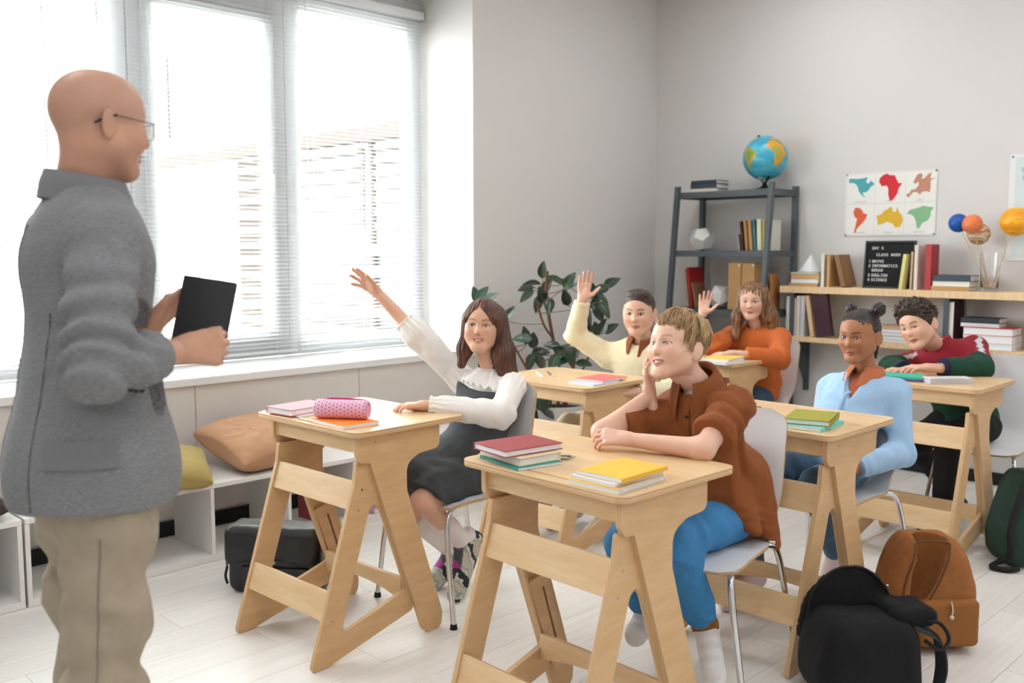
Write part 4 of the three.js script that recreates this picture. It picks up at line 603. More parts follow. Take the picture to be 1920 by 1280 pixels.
// head in its own axes: x to the left ear, y up, z out of the face; about 0.23 m from chin to crown
function headField(o) {
  const j = o.jaw ?? 1, sm = o.smile ?? 0, kid = o.kid ?? 1, eo = o.eyeOpen ?? (0.0058 + 0.0012 * kid), add = [
    ell([0, 0.035, -0.012], [0.076, 0.088, 0.097], 0.03), ell([0, 0.042, 0.030], [0.062, 0.058, 0.058], 0.04), ell([0, -0.025, 0.033], [0.061 * j, 0.07, 0.057], 0.04), ell([0, -0.035, 0.0], [0.062 * j, 0.05, 0.06], 0.03),
    ell([0, -0.094, 0.066], [0.022 * j, 0.016, 0.017], 0.028), ball([0, -0.026, 0.1 - 0.006 * kid], 0.0112 - 0.0012 * kid, 0.01)];
  for (const s of [-1, 1]) add.push(cap([s * 0.054 * j, -0.045, 0.006], [s * 0.018, -0.093, 0.058], 0.019, 0.016, 0.03), ball([s * 0.037 * j, -0.024, 0.060], 0.024, 0.03), cap([s * 0.010, 0.024, 0.082], [s * 0.044, 0.024, 0.062], 0.008, 0.007, 0.016), ball([s * (0.0115 - 0.001 * kid), -0.029, 0.091 - 0.004 * kid], 0.0074 - 0.0006 * kid, 0.008),
    ell([s * 0.0835, -0.002, -0.012], [0.0068, 0.034, 0.0215], 0.004, [[0.86, 0, s * 0.5], [0, 1, 0], [s * -0.5, 0, 0.86]]),
    cap([s * (0.021 + 0.004 * sm), -0.0605 + 0.0045 * sm, 0.0775], [s * 0.004, -0.0555, 0.0895], 0.0035, 0.0052, 0.005), cap([s * (0.02 + 0.004 * sm), -0.0615 + 0.004 * sm, 0.077], [s * 0.004, -0.0665 - 0.002 * sm, 0.087], 0.0035, 0.0062, 0.005));
  add.push(cap([0, 0.016, 0.083 - 0.002 * kid], [0, -0.022, 0.1 - 0.007 * kid], 0.0068, 0.0088, 0.014), cap([0, -0.045, -0.022], o.neckTo, 0.052 * (o.neckR ?? 1), 0.056 * (o.neckR ?? 1), 0.03));
  const lids = []; for (const s of [-1, 1]) lids.push(ball([s * 0.032, 0.004, 0.0725], 0.0152, 0.006));
  const sub = []; for (const s of [-1, 1]) sub.push(ell([s * 0.0325, 0.004, 0.096], [0.019, 0.0125, 0.014], 0.014), ball([s * 0.0055, -0.0365, 0.097 - 0.006 * kid], 0.003, 0.004), ell([s * 0.0905, 0.001, -0.002], [0.0035, 0.017, 0.009], 0.003, [[0.86, 0, s * 0.5], [0, 1, 0], [s * -0.5, 0, 0.86]]));
  const slot = ell([0, -0.0608 + 0.001 * sm, 0.092], [0.019 + 0.004 * sm, 0.0011 + 0.0034 * Math.max(0, sm), 0.014], 0.002);
  const open = [-1, 1].map((s) => ell([s * 0.032, 0.0038, 0.0895], [0.0152, eo, 0.012], 0.0012));
  return { add, sub, post: (x, y, z, d) => {
    if (z > 0.03 && y > -0.03 && y < 0.04) { for (const l of lids) d = smin(d, pd(l, x, y, z), 0.005); for (const q of open) d = smax(d, -pd(q, x, y, z), 0.0015); }
    if (z > 0.05 && y < -0.03) { const up = sm * 0.006 * Math.min(1, (x / 0.022) ** 2); d = smax(d, -pd(slot, x, y - up, z), 0.002); }
    return d;
  } };
}
function skinTint(o) {
  const sk = lin(o.skin), lip = lin(o.lips), brow = lin(o.brow), blush = lin(o.blush || o.skin), sm = o.smile ?? 0, br = o.browY ?? 0.0275;
  return (x, y, z) => {
    let c = sk.slice(); const n = 1 + 0.05 * fbm(x * 60, y * 60, z * 60); c = c.map((v) => v * n); const mixc = (t, q) => { c = c.map((v, k) => v + (q[k] - v) * t); };
    if (z > 0.02) {
      mixc(0.35 * Math.exp(-(((Math.abs(x) - 0.038) / 0.018) ** 2) - (((y + 0.022) / 0.016) ** 2)), blush); mixc(0.3 * Math.exp(-((x / 0.012) ** 2) - (((y + 0.028) / 0.011) ** 2)), blush);
      const up = sm * 0.006 * Math.min(1, (x / 0.022) ** 2), ly = y + 0.061 - up, w = 0.025 + 0.003 * sm;
      if (Math.abs(x) < w && z > 0.066) { const e = 1 - (x / w) ** 2; mixc(sstep(0.0115, 0.0075, Math.abs(ly + 0.0005) / Math.max(0.35, Math.sqrt(Math.max(e, 0)))) * 0.8, lip); if (sm > 0.3 && Math.abs(ly) < 0.0035 * e && z < 0.084) c = lin(0x6b2a28); }
      const ax = Math.abs(x), by = br + 0.0055 * Math.sin(clamp((ax - 0.012) / 0.04, 0, 1) * 2.6) - 0.002; if (ax > 0.010 && ax < 0.052 && z > 0.035) mixc(sstep(0.0052, 0.0018, Math.abs(y - by)) * sstep(0.008, 0.016, ax) * sstep(0.054, 0.042, ax) * (o.browA ?? 0.8), brow);
      for (const s of [-1, 1]) { const ex = x - s * 0.032, ey = y - 0.0038, q = Math.hypot(ex / 0.016, ey / ((o.eyeOpen ?? (0.0058 + 0.0012 * (o.kid ?? 1))) + 0.001)); if (ey > -0.0005 && q > 0.86 && q < 1.18 && z > 0.066) mixc(0.75, lin(0x2a1a14)); }
    }
    if (o.stubble) { const t = clamp(sstep(-0.01, 0.03, y + 0.35 * (0.03 - z)), 0, 1) * 0.22 * (0.8 + 0.5 * noise(x * 300, y * 300, z * 300)); mixc(t, lin(0x6b6765)); mixc(0.2 * sstep(-0.03, -0.06, y) * sstep(-0.01, 0.03, z), lin(0x77685f)); }
    return c;
  };
}
// hand: wrist at 0, fingers along +y, palm faces +z, thumb at +x for side = 1
function handField(side, o) {
  const add = [], base = [[0.030, 0.088, 0.070], [0.0105, 0.092, 0.078], [-0.0095, 0.088, 0.072], [-0.0285, 0.080, 0.056]], curl = o.curl || [0.15, 0.25, 0.15], spread = o.spread ?? 0.08;
  base.forEach(([bx, by, L], i) => {
    const cu = o.curls ? o.curls[i] : curl, sp = (1.5 - i) * spread, k = side; add.push(cap([bx * k * 0.45, 0.004, -0.002], [bx * k, by, 0], 0.0135, 0.0105, 0.014));
    let p = [bx * k, by, 0], a = 0, r = 0.0092; [0.46, 0.3, 0.24].forEach((f, n) => { a += cu[n]; const l = L * f, q = [p[0] + Math.sin(sp) * k * l * Math.cos(a), p[1] + Math.cos(a) * Math.cos(sp) * l, p[2] + Math.sin(a) * l]; const r2 = r - 0.0008; add.push(cap(p, q, r * (i === 3 ? 0.87 : 1), r2 * (i === 3 ? 0.87 : 1), n ? 0.003 : 0.006)); p = q; r = r2; });
  });
  const t = o.thumb || [0.72, 0.62, 0.3], d1 = nrm([t[0] * side, t[1], t[2]]), d2 = nrm([d1[0] * 0.75, d1[1] + 0.35, d1[2] + (o.thumbBend ?? 0.1)]), p0 = [0.017 * side, 0.022, 0.006], p1 = add3(p0, d1, 0.045), p2 = add3(p1, d2, 0.032), p3 = add3(p2, d2, 0.022);
  add.push(cap(p0, p1, 0.0155, 0.0115, 0.014), cap(p1, p2, 0.0108, 0.0095, 0.004), cap(p2, p3, 0.0095, 0.0078, 0.003), ell([0.018 * side, 0.04, 0.008], [0.018, 0.03, 0.012], 0.014), cap([0, 0.02, 0], [0, -0.045, 0], 0.021, o.wr ?? 0.024, 0.02));
  return { add };
}
function torsoPrims(J, s, g, wide = 1) {
  const up = nrm(sub3(J.neck, J.pelvis)), lat = nrm(sub3(J.shL, J.shR)), f = nrm(cross3(lat, up)), lat2 = cross3(up, f), ax = [lat2, up, f], hw = len3(sub3(J.shL, J.shR)) / 2, at = (t) => mix3(J.pelvis, J.neck, t);
  return [ell(at(0.02), [0.145 * s * wide + g, 0.11 * s + g, 0.115 * s + g], 0.05, ax), ell(at(0.38), [0.128 * s * wide + g, 0.15 * s + g, 0.098 * s + g], 0.06, ax), ell(at(0.72), [Math.min(hw * 0.92, 0.16 * s) + g, 0.13 * s + g, 0.1 * s + g], 0.06, ax), cap(J.shR, add3(mix3(J.shR, J.neck, 0.8), up, -0.035 * s), 0.046 * s + g, 0.04 * s + g, 0.05), cap(J.shL, add3(mix3(J.shL, J.neck, 0.8), up, -0.035 * s), 0.046 * s + g, 0.04 * s + g, 0.05)];
}
const armPrims = (J, d, s, g, k = 0.025) => [cap(J['sh' + d], J['el' + d], 0.047 * s + g, 0.038 * s + g, k), cap(J['el' + d], J['wr' + d], 0.038 * s + g, 0.025 * s + g, k)];
const legPrims = (J, d, s, g, k = 0.03) => J['knee' + d] ? [cap(J['hip' + d], J['knee' + d], 0.078 * s + g, 0.055 * s + g, k), cap(J['knee' + d], J['ank' + d], 0.055 * s + g, 0.034 * s + g, k)] : [];
M.teeth = std(0xeee8dd, 0.3);
M.eye = new THREE.MeshPhysicalMaterial({ vertexColors: true, roughness: 0.12, clearcoat: 1, clearcoatRoughness: 0.05 });
function eyeGeo(iris, gaze) {
  const g = new THREE.SphereGeometry(0.0137, 36, 26), p = g.attributes.position, c = new Float32Array(p.count * 3), ir = lin(iris), d = nrm(gaze);
  for (let i = 0; i < p.count; i++) { const v = nrm([p.getX(i), p.getY(i), p.getZ(i)]), a = Math.acos(clamp(dot3(v, d), -1, 1)); const q = a < 0.2 ? [0.006, 0.006, 0.006] : a < 0.46 ? ir.map((t) => t * (0.7 + 0.5 * sstep(0.2, 0.42, a))) : a < 0.53 ? ir.map((t) => t * 0.3) : [0.78, 0.75, 0.72]; c.set(q, 3 * i); }
  g.setAttribute('color', new THREE.BufferAttribute(c, 3)); return g;
}
function person(label, J, o) {
  const s = o.s, base = [J.pelvis[0], 0, J.pelvis[2]], g = thing('person', label, 'person', base);
  const put = (name, geo, mat, parent = g, lab) => mesh(name, geo.translate(-base[0], -base[1], -base[2]), mat, parent, lab);
  const HF = frame(J.head, o.face, o.up || [0, 1, 0]), hs = o.headScale; o.neckTo = HF.l(add3(J.neck, [0, 0.0, 0])).map((v) => v / hs); o.neckTo[2] -= 0.0;
  const tint = skinTint(o), sk = lin(o.skin), flat = (x, y, z) => { const n = 1 + 0.05 * fbm(x * 25, y * 25, z * 25); return sk.map((v) => v * n); };
  const hand = (d) => { const h = o.hands[d]; const zf = nrm(h.dir), fr = { o: J['wr' + d], y: zf }; fr.z = nrm(sub3(h.palm, zf.map((v) => v * dot3(h.palm, zf)))); fr.x = cross3(fr.y, fr.z); const G = netMesh(handField(d === 'R' ? 1 : -1, h), o.res?.hand ?? 0.0032, { pad: 0.008, color: (x, y, z) => { const q = flat(x, y, z), e = sstep(0.1, 0.17, y) * 0.22; return [q[0] * (1 - e * 0.1), q[1] * (1 - e), q[2] * (1 - e)]; } }); return placed(G, fr, o.handScale ?? 0.86); };
  const head = placed(netMesh(headField(o), o.res?.head ?? 0.0026, { box: [[-0.106, -0.16, -0.125], [0.106, 0.135, 0.125]], pad: 0.0, color: tint, slack: 1.7 }), HF, hs);
  const body = netMesh({ add: [...torsoPrims(J, s, -0.012), cap(J.neck, HF.w([0, -0.06, -0.02], hs), 0.05 * s, 0.047 * s, 0.03), ...armPrims(J, 'R', s, 0), ...armPrims(J, 'L', s, 0), ...legPrims(J, 'R', s, -0.004), ...legPrims(J, 'L', s, -0.004), ...(o.extra || [])] }, o.res?.body ?? 0.011, { color: flat });
  put('body', join([head, body, ...['R', 'L'].filter((d) => o.hands[d]).map(hand)]), o.skinMat || M.skin);
  if (o.iris) for (const e of [-1, 1]) { const G = eyeGeo(o.iris, o.gaze || [0, 0.02, 1]).translate(e * 0.032, 0.004, 0.0725); put('eye', placed(G, HF, hs), M.eye); }
  if ((o.smile ?? 0) > 0.3) { const up = 0.004 * o.smile; put('teeth', placed(netMesh({ add: [func((x, y, z) => { const e = up * Math.min(1, (x / 0.022) ** 2), d1 = Math.hypot(x / 0.0235, (z - 0.062) / 0.0245) - 1; return Math.max(d1 * 0.02, Math.abs(y + 0.0595 - e) - 0.0042) - 0.0006 + 0.0004 * Math.max(0, Math.cos(x * 830)); }, 0.01)] }, 0.0016, { box: [[-0.026, -0.07, 0.045], [0.026, -0.05, 0.092]], pad: 0.002 }), HF, hs), M.teeth); }
  return { g, J, HF, hs, s, put, base, o };
}
M.skin = new THREE.MeshPhysicalMaterial({ vertexColors: true, roughness: 0.5, sheen: 0.15, sheenRoughness: 0.6, sheenColor: new THREE.Color(1, 0.6, 0.5) });
const weave = dataTex(128, 128, (u, v, i, j) => { const c = 128 + 46 * Math.sin((i + j) * 0.785) * Math.sin((i - j) * 0.785) + 60 * tileNoise(u, v, 9, 9, 2); return [c, c, c]; }, false);
const heather = dataTex(256, 256, (u, v) => { const n = 0.5 + 0.75 * tileNoise(u, v, 14, 60, 5) + 0.5 * tileNoise(u, v, 50, 50, 8), c = 150 + 105 * clamp(n, 0, 1); return [c, c, c]; });
const vc = (rough = 0.85, extra = {}) => new THREE.MeshPhysicalMaterial({ vertexColors: true, roughness: rough, bumpMap: scaled(weave, 14, 14), bumpScale: 0.0007, ...extra });
// soft creases round a bent joint, and a general looseness of cloth
const crease = (c, ax, r, amp, freq) => ({ c, ax: nrm(ax), r, amp, freq });
function folds(list, amp = 0.0025, f = 9) { return (x, y, z) => { let q = amp * fbm(x * f, y * f * 0.8, z * f) + amp * 1.1 * (0.35 - Math.abs(noise(x * f * 1.3 + 7, y * f * 0.9 + 2.5 * noise(x * 4, y * 4, z * 4), z * f * 1.3))); for (const k of list) { const dx = x - k.c[0], dy = y - k.c[1], dz = z - k.c[2], w = Math.exp(-(dx * dx + dy * dy + dz * dz) / (k.r * k.r)); if (w > 0.02) q += k.amp * w * Math.sin((dx * k.ax[0] + dy * k.ax[1] + dz * k.ax[2]) * k.freq + 2.6 * noise(x * 9, y * 9, z * 9)); } return q; }; }
const cloth = (hex, vary = 0.06, f = 60) => { const c = lin(hex); return (x, y, z) => { const n = 1 + vary * fbm(x * f, y * f, z * f) * 2; return c.map((v) => v * n); }; };
// turned-down collar round a neck: c centre, up, fwd; opening at the front
function collar(c, up, fwd, r1, r2, hi, lo, gap, point, thick = 0.004) {
  const fr = frame(c, fwd, up), N = 48, rows = [[r1 * 1.02, hi - 0.012], [r1, hi], [r1 + 0.006, hi + 0.003], [(r1 + r2) / 2 + 0.005, (hi + lo) / 2 + 0.006], [r2, lo]], P = [], I = [];
  for (let i = 0; i <= N; i++) { const a = gap + (2 * Math.PI - 2 * gap) * i / N, fr2 = Math.pow(Math.max(0, Math.cos(a)), 3); rows.forEach(([r, h], k) => { const dr = k === rows.length - 1 ? point * fr2 : k === 3 ? point * 0.4 * fr2 : 0, rr = r * (1 + 0.06 * Math.cos(a)), hh = h - dr - (1 + Math.cos(a)) * 0.5 * (0.03); P.push(fr.w([Math.sin(a) * rr, hh, Math.cos(a) * rr + (k > 2 ? dr * 0.25 : 0)])); }); }
  const R = rows.length; for (let i = 0; i < N; i++) for (let k = 0; k + 1 < R; k++) { const a = i * R + k, b = a + 1, d = a + R, e = d + 1; I.push(a, d, b, b, d, e); }
  const g = new THREE.BufferGeometry(); g.setAttribute('position', new THREE.Float32BufferAttribute(P.flat(), 3)); g.setIndex(I); g.computeVertexNormals();
  const n = g.attributes.normal, p = g.attributes.position, q = p.clone(), m = n.clone(); for (let i = 0; i < q.count; i++) { q.setXYZ(i, p.getX(i) - n.getX(i) * thick, p.getY(i) - n.getY(i) * thick, p.getZ(i) - n.getZ(i) * thick); m.setXYZ(i, -n.getX(i), -n.getY(i), -n.getZ(i)); }
  const h = new THREE.BufferGeometry(); h.setAttribute('position', q); h.setAttribute('normal', m); const J2 = []; for (let i = 0; i < I.length; i += 3) J2.push(I[i], I[i + 2], I[i + 1]); h.setIndex(J2); const out = join([g, h]); return out;
}
// tapering locks of hair along polylines
function locks(list, r0, sides = 5, seg = 9) {
  const out = []; for (const [pts, w = 1] of list) { const c = new THREE.CatmullRomCurve3(pts.map((p) => V(...p))), g = new THREE.TubeGeometry(c, seg, r0 * w, sides, false), p = g.attributes.position, R = sides + 1; for (let i = 0; i <= seg; i++) { const t = i / seg, k = Math.max(0.08, Math.min(1, 3 * t + 0.4) * (1 - t ** 3)), o = c.getPointAt(t); for (let j = 0; j < R; j++) { const n = i * R + j; p.setXYZ(n, o.x + (p.getX(n) - o.x) * k, o.y + (p.getY(n) - o.y) * k, o.z + (p.getZ(n) - o.z) * k); } } out.push(g); }
  const m = mergeGeometries(out); m.computeVertexNormals(); return m;
}
function hairTint(hex, hex2, f = 120, along = 0.12) { const a = lin(hex), b = lin(hex2); return (x, y, z) => { const t = clamp(0.5 + 1.3 * noise(x * f, y * f * along, z * f) + 0.5 * noise(x * f * 2.3, y * f * along, z * f * 2.3), 0, 1); return a.map((v, k) => v + (b[k] - v) * t); }; }
M.hair = vc(0.42, { bumpMap: null, sheen: 0.2, sheenRoughness: 0.4, side: THREE.DoubleSide });
// ---------- the man with the notebook ----------
const CAM_R = [0.7071, 0, 0.7071], CAM_F = [0.7071, 0, -0.7071];
{
  const J = JOINTS.teacher; for (const d of ['R', 'L']) { J['knee' + d] = [J['hip' + d][0] + (d === 'R' ? -0.02 : 0.03), 0.5, J['hip' + d][2] - 0.02]; J['ank' + d] = [J['hip' + d][0] - 0.05, 0.09, J['hip' + d][2] - 0.03]; }
  const face = nrm([1, -0.05, 0.0]);
  const P = person('bald man in a grey jacket holding a black notebook', J, { s: 1.1, kid: 0, headScale: 0.97, face, skin: 0xcc9a80, lips: 0xa8675a, brow: 0x7a5a48, blush: 0xb4644f, browA: 0.4, stubble: true, iris: 0x5a6a70, smile: 0, jaw: 1.06, neckR: 1.12, handScale: 1.0, res: { head: 0.0028, hand: 0.0032, body: 0.014 },
    hands: { R: { dir: [0.75, 0.02, 0.2], palm: [0.5, -0.1, -0.8], curl: [1.0, 1.3, 0.8], spread: 0.02, thumb: [0.35, 0.85, 0.35], thumbBend: 0.5 }, L: { dir: [0.45, 0.45, 0.1], palm: [0.5, -0.2, 0.7], curl: [0.5, 0.6, 0.4], thumb: [0.35, 0.95, 0.1] } } });
  const { HF, hs, put } = P;
  // jacket
  const wool = cloth(0xa3a4a8, 0.03, 20);
  const fwd = nrm([0.93, 0, 0.3]), lat = nrm(cross3([0, 1, 0], fwd));
  const F = folds([crease(J.elR, sub3(J.elR, J.shR), 0.11, 0.011, 105), crease(mix3(J.shR, J.elR, 0.62), sub3(J.elR, J.shR), 0.1, 0.008, 95), crease(mix3(J.elR, J.wrR, 0.4), sub3(J.wrR, J.elR), 0.08, 0.005, 110), crease(add3(J.shR, [-0.05, -0.12, -0.02]), [0.3, 1, 0.2], 0.1, 0.003, 60)], 0.004, 7);
  const hem = 0.885, cen = mix3(J.pelvis, J.neck, 0.4), cuffA = mix3(J.elR, J.wrR, 0.74), cuffN = nrm(sub3(J.wrR, J.elR)), cuffB = mix3(J.elL, J.wrL, 0.8), cuffM = nrm(sub3(J.wrL, J.elL));
  const skirt = [ell([J.pelvis[0] - 0.005, 0.93, J.pelvis[2]], [0.165, 0.26, 0.205], 0.08, [fwd, [0, 1, 0], lat])];
  const jacket = { add: [...torsoPrims(J, 1.12, 0.024, 1.05), ...skirt, ...armPrims(J, 'R', 1.12, 0.02, 0.014), ...armPrims(J, 'L', 1.12, 0.018, 0.03)],
    post: (x, y, z, d) => { d += F(x, y, z); d = smax(d, hem + 0.01 * Math.sin((x + z) * 9) - y, 0.006); d = Math.max(d, dot3(sub3([x, y, z], cuffA), cuffN) - 0 - 9 * Math.max(0, 0.09 - Math.hypot(x - cuffA[0], y - cuffA[1], z - cuffA[2]) < 0 ? 1 : 0)); return d; } };
  jacket.post = (x, y, z, d) => { d += F(x, y, z); d = smax(d, hem + 0.008 * Math.sin((x + z) * 9) - y, 0.008); const a = sub3([x, y, z], cuffA), b = sub3([x, y, z], cuffB); if (len3(a) < 0.13) d = smax(d, dot3(a, cuffN), 0.004); if (len3(b) < 0.13) d = smax(d, dot3(b, cuffM), 0.004); const v = sub3([x, y, z], J.neck), ff = dot3(v, fwd); if (y > J.neck[1] - 0.05 && len3(v) < 0.12) d = smax(d, 0.07 - Math.hypot(v[0], v[2]), 0.006); return d; };
  put('jacket', netMesh(jacket, 0.0062, { color: wool, box: [[0.36, 0.86, -2.62], [1.16, 1.6, -1.7]], pad: 0.02 }), vc(0.92, { map: scaled(heather, 7, 7) }), undefined, 'grey wool jacket');
  put('jacket_collar', collar(add3(J.neck, [0.0, -0.012, 0.0]), [0, 1, 0], fwd, 0.075, 0.098, 0.045, -0.012, 0.5, 0.04, 0.005).translate(0, 0, 0), std(0xa3a4a8, 0.92, { map: scaled(heather, 7, 7) }));
  put('shirt', netMesh({ add: [cap(add3(J.neck, [0, -0.03, 0]), add3(J.neck, [0.012, 0.035, 0.0]), 0.066, 0.06)] }, 0.006, {}), std(0xd6a83c, 0.85), undefined, 'mustard yellow shirt neck');
  // seams, flap, buttons laid on the cloth
  const line = (pts, r = 0.0016) => tube(pts, r, 5, pts.length * 3), dark = std(0x505157, 0.95), horn = std(0x17171a, 0.35);
  const trace = (from, dir, ys) => ys.map((y) => hit(jacket, [from[0] - dir[0] * 0.6, y, from[2] - dir[2] * 0.6], dir)).filter(Boolean);
  const ys = []; for (let y = 0.9; y < 1.5; y += 0.03) ys.push(y);
  put('back_seam', line(trace(cen, fwd, ys)), dark);
  const side = nrm(add3(lat.map((v) => v), fwd, 0.55)).map((v) => -v), s1 = trace(cen, nrm(add3(lat, fwd, 0.75)), ys.filter((y) => y < 1.3)); if (s1.length > 2) put('side_seam', line(s1, 0.0013), dark);
  const fl = []; for (let i = 0; i <= 8; i++) for (let j = 0; j <= 3; j++) { const t = i / 8, a = 0.12 - 0.62 * t, dir = nrm([-lat[0] * -1 * Math.cos(a) + fwd[0] * Math.sin(a) * -1, 0, -lat[2] * -1 * Math.cos(a) + fwd[2] * Math.sin(a) * -1]); fl.push([dir, 1.045 - 0.055 * (j / 3)]); }
  const flap = fl.map(([d, y]) => { const q = hit(jacket, [cen[0] - d[0] * 0.6, y, cen[2] - d[2] * 0.6], d); return q ? add3(q, d, -0.0045) : [cen[0], y, cen[2]]; }), FI = []; for (let i = 0; i < 8; i++) for (let j = 0; j < 3; j++) { const a = i * 4 + j; FI.push(a, a + 4, a + 1, a + 1, a + 4, a + 5); }
  const fg = new THREE.BufferGeometry(); fg.setAttribute('position', new THREE.Float32BufferAttribute(flap.flat(), 3)); fg.setIndex(FI); fg.computeVertexNormals(); put('pocket_flap', fg, std(0xa3a4a8, 0.92, { map: scaled(heather, 7, 7), side: THREE.DoubleSide }));
  for (let k = 0; k < 3; k++) { const q = add3(add3(mix3(J.elR, J.wrR, 0.5 + 0.075 * k), [-0.3 * 0.0, -0.046, 0.0]), nrm(sub3([0, 0, 0], CAM_F)), 0.034); const w = hit(jacket, add3(q, nrm([-0.5, -0.45, 0.6]), 0.15), nrm([0.5, 0.45, -0.6])); if (w) put('cuff_button', new THREE.SphereGeometry(0.006, 12, 8).translate(...w), horn); }
  // trousers and shoes
  const twill = cloth(0xa79a86, 0.05, 40), TF = folds([crease(J.kneeR, [0.2, 1, 0], 0.2, 0.013, 40), crease(add3(J.hipR, [0.02, -0.18, 0.03]), [0.6, 1, 0.3], 0.16, 0.014, 42), crease(add3(J.hipL, [-0.05, -0.2, 0]), [0.6, 1, -0.3], 0.15, 0.013, 44), crease(add3(J.kneeR, [0, -0.15, 0]), [0.5, 1, -0.2], 0.16, 0.011, 46)], 0.009, 6);
  const trF = { add: [ell([J.pelvis[0], 0.9, J.pelvis[2]], [0.125, 0.13, 0.165], 0.05, [fwd, [0, 1, 0], lat]), ...['R', 'L'].flatMap((d) => [cap(J['hip' + d], J['knee' + d], 0.099, 0.078, 0.035), cap(J['knee' + d], J['ank' + d], 0.078, 0.07, 0.03)])], post: (x, y, z, d) => smax(d + TF(x, y, z), 0.035 - y, 0.004) }; put('trousers', netMesh(trF, 0.0085, { color: twill }), vc(0.9), undefined, 'beige twill trousers');
  { const sd = nrm(add3(lat, fwd, 0.25)), pts = []; for (let y = 0.84; y > 0.12; y -= 0.03) { const c = y > 0.5 ? mix3(J.kneeR, J.hipR, (y - 0.5) / (J.hipR[1] - 0.5)) : mix3(J.ankR, J.kneeR, (y - 0.09) / 0.41), q = hit(trF, [c[0] - sd[0] * 0.4, y, c[2] - sd[2] * 0.4], sd); if (q) pts.push(q); } if (pts.length > 3) put('side_seam', tube(pts, 0.0022, 5, 60), std(0x8c8070, 0.95)); }
  for (const d of ['R', 'L']) put('shoe', netMesh({ add: [ell(add3(J['ank' + d], [0.05, -0.045, 0.015]), [0.13, 0.045, 0.045], 0.02, [fwd, [0, 1, 0], lat]), cap(add3(J['ank' + d], [0, 0.0, 0]), add3(J['ank' + d], [0, -0.05, 0]), 0.045, 0.045, 0.02)], post: (x, y, z, dd) => smax(dd, 0.002 - y, 0.004) }, 0.008), std(0x4a3a30, 0.5));
  // glasses
  { const gl = new THREE.Group(); gl.name = 'glasses'; gl.userData.label = 'thin rectangular glasses with dark temple tips'; P.g.add(gl); const wire = std(0x4c4a4a, 0.3, { metalness: 0.7 }), tip = std(0x141417, 0.45), L = (p) => HF.w(p.map((v) => v * hs)), sub = (n, geo, m) => put(n, geo, m, gl);
    for (const s of [-1, 1]) { sub('temple', tube([[s * 0.066, 0.012, 0.098], [s * 0.077, 0.014, 0.06], [s * 0.082, 0.018, 0.01]].map(L), 0.0012, 6), wire); sub('temple_tip', tube([[s * 0.082, 0.0185, 0.006], [s * 0.0835, 0.014, -0.012], [s * 0.082, -0.004, -0.042]].map(L), 0.0026, 8), tip);
      const rim = []; for (let k = 0; k < 20; k++) { const a = k / 20 * 6.2832, c = Math.cos(a), q = Math.sin(a); rim.push(L([s * (0.035 + 0.027 * Math.sign(c) * Math.pow(Math.abs(c), 0.5)), -0.003 + 0.017 * Math.sign(q) * Math.pow(Math.abs(q), 0.5), 0.1 - 0.004 * Math.abs(c)])); }
      sub('rim', tube(rim, 0.0009, 6, 60, true), wire); const lens = new THREE.BufferGeometry(), v = [L([s * 0.035, -0.003, 0.101]), ...rim], id = []; for (let k = 1; k <= 20; k++) id.push(0, k, k % 20 + 1); lens.setAttribute('position', new THREE.Float32BufferAttribute(v.flat(), 3)); lens.setIndex(id); lens.computeVertexNormals(); sub('lens', lens, M.glass); }
    sub('bridge', tube([[-0.01, 0.003, 0.103], [0, 0.007, 0.107], [0.01, 0.003, 0.103]].map(L), 0.001, 6), wire); }
}
// black notebook in the man's hands
{
  const g = thing('notebook', 'black hardback notebook held upright by the man', 'notebook', [0.985, 1.185, -1.985]);
  const a = nrm(sub3([0.995, 1.36, -2.02], [0.925, 1.235, -1.955])), b = nrm(sub3([1.09, 1.36, -2.02], [0.995, 1.36, -2.02]));
  const y = nrm([0.30, 0.95, -0.12]), z0 = nrm([-0.62, 0.12, 0.75]), x = nrm(cross3(y, z0)), z = cross3(x, y);
  g.setRotationFromMatrix(new THREE.Matrix4().makeBasis(V(...x), V(...y), V(...z)));
  const w = 0.118, h = 0.175, t = 0.014; mesh('cover', [rbox(w, h, 0.002, 0.0009, 0, h / 2, t / 2, 1), rbox(w, h, 0.002, 0.0009, 0, h / 2, -t / 2, 1), rbox(0.003, h, t, 0.001, -w / 2 + 0.001, h / 2, 0, 1)], std(0x15181c, 0.45), g); mesh('pages', box(w - 0.005, h - 0.005, t - 0.003, 0.0, h / 2, 0), std(0xc9b4b4, 0.8), g);
}
// ---------- helpers for clothes ----------
function planeCut(c, n, reach) { return (p, d, soft = 0.004) => { const v = sub3(p, c); return len3(v) < reach ? smax(d, dot3(v, n), soft) : d; }; }
function shoeGeo(J, d, s, h = 0.006) {
  const a = J['ank' + d], t = J['toe' + d], f = nrm(sub3(t, a)), up = nrm(sub3(J['knee' + d], a)), heel = add3(a, f, -0.035 * s), sole = nrm(sub3(add3(t, f, 0), heel));
  return { F: { add: [cap(add3(a, up, 0.01), add3(heel, up, -0.045 * s), 0.036 * s, 0.036 * s, 0.02), cap(add3(heel, up, -0.05 * s), t, 0.035 * s, 0.032 * s, 0.02), cap(add3(a, f, 0.02 * s), t, 0.036 * s, 0.03 * s, 0.02), ball(add3(t, f, 0.02 * s), 0.03 * s, 0.02)] }, a, t, f, up, heel };
}
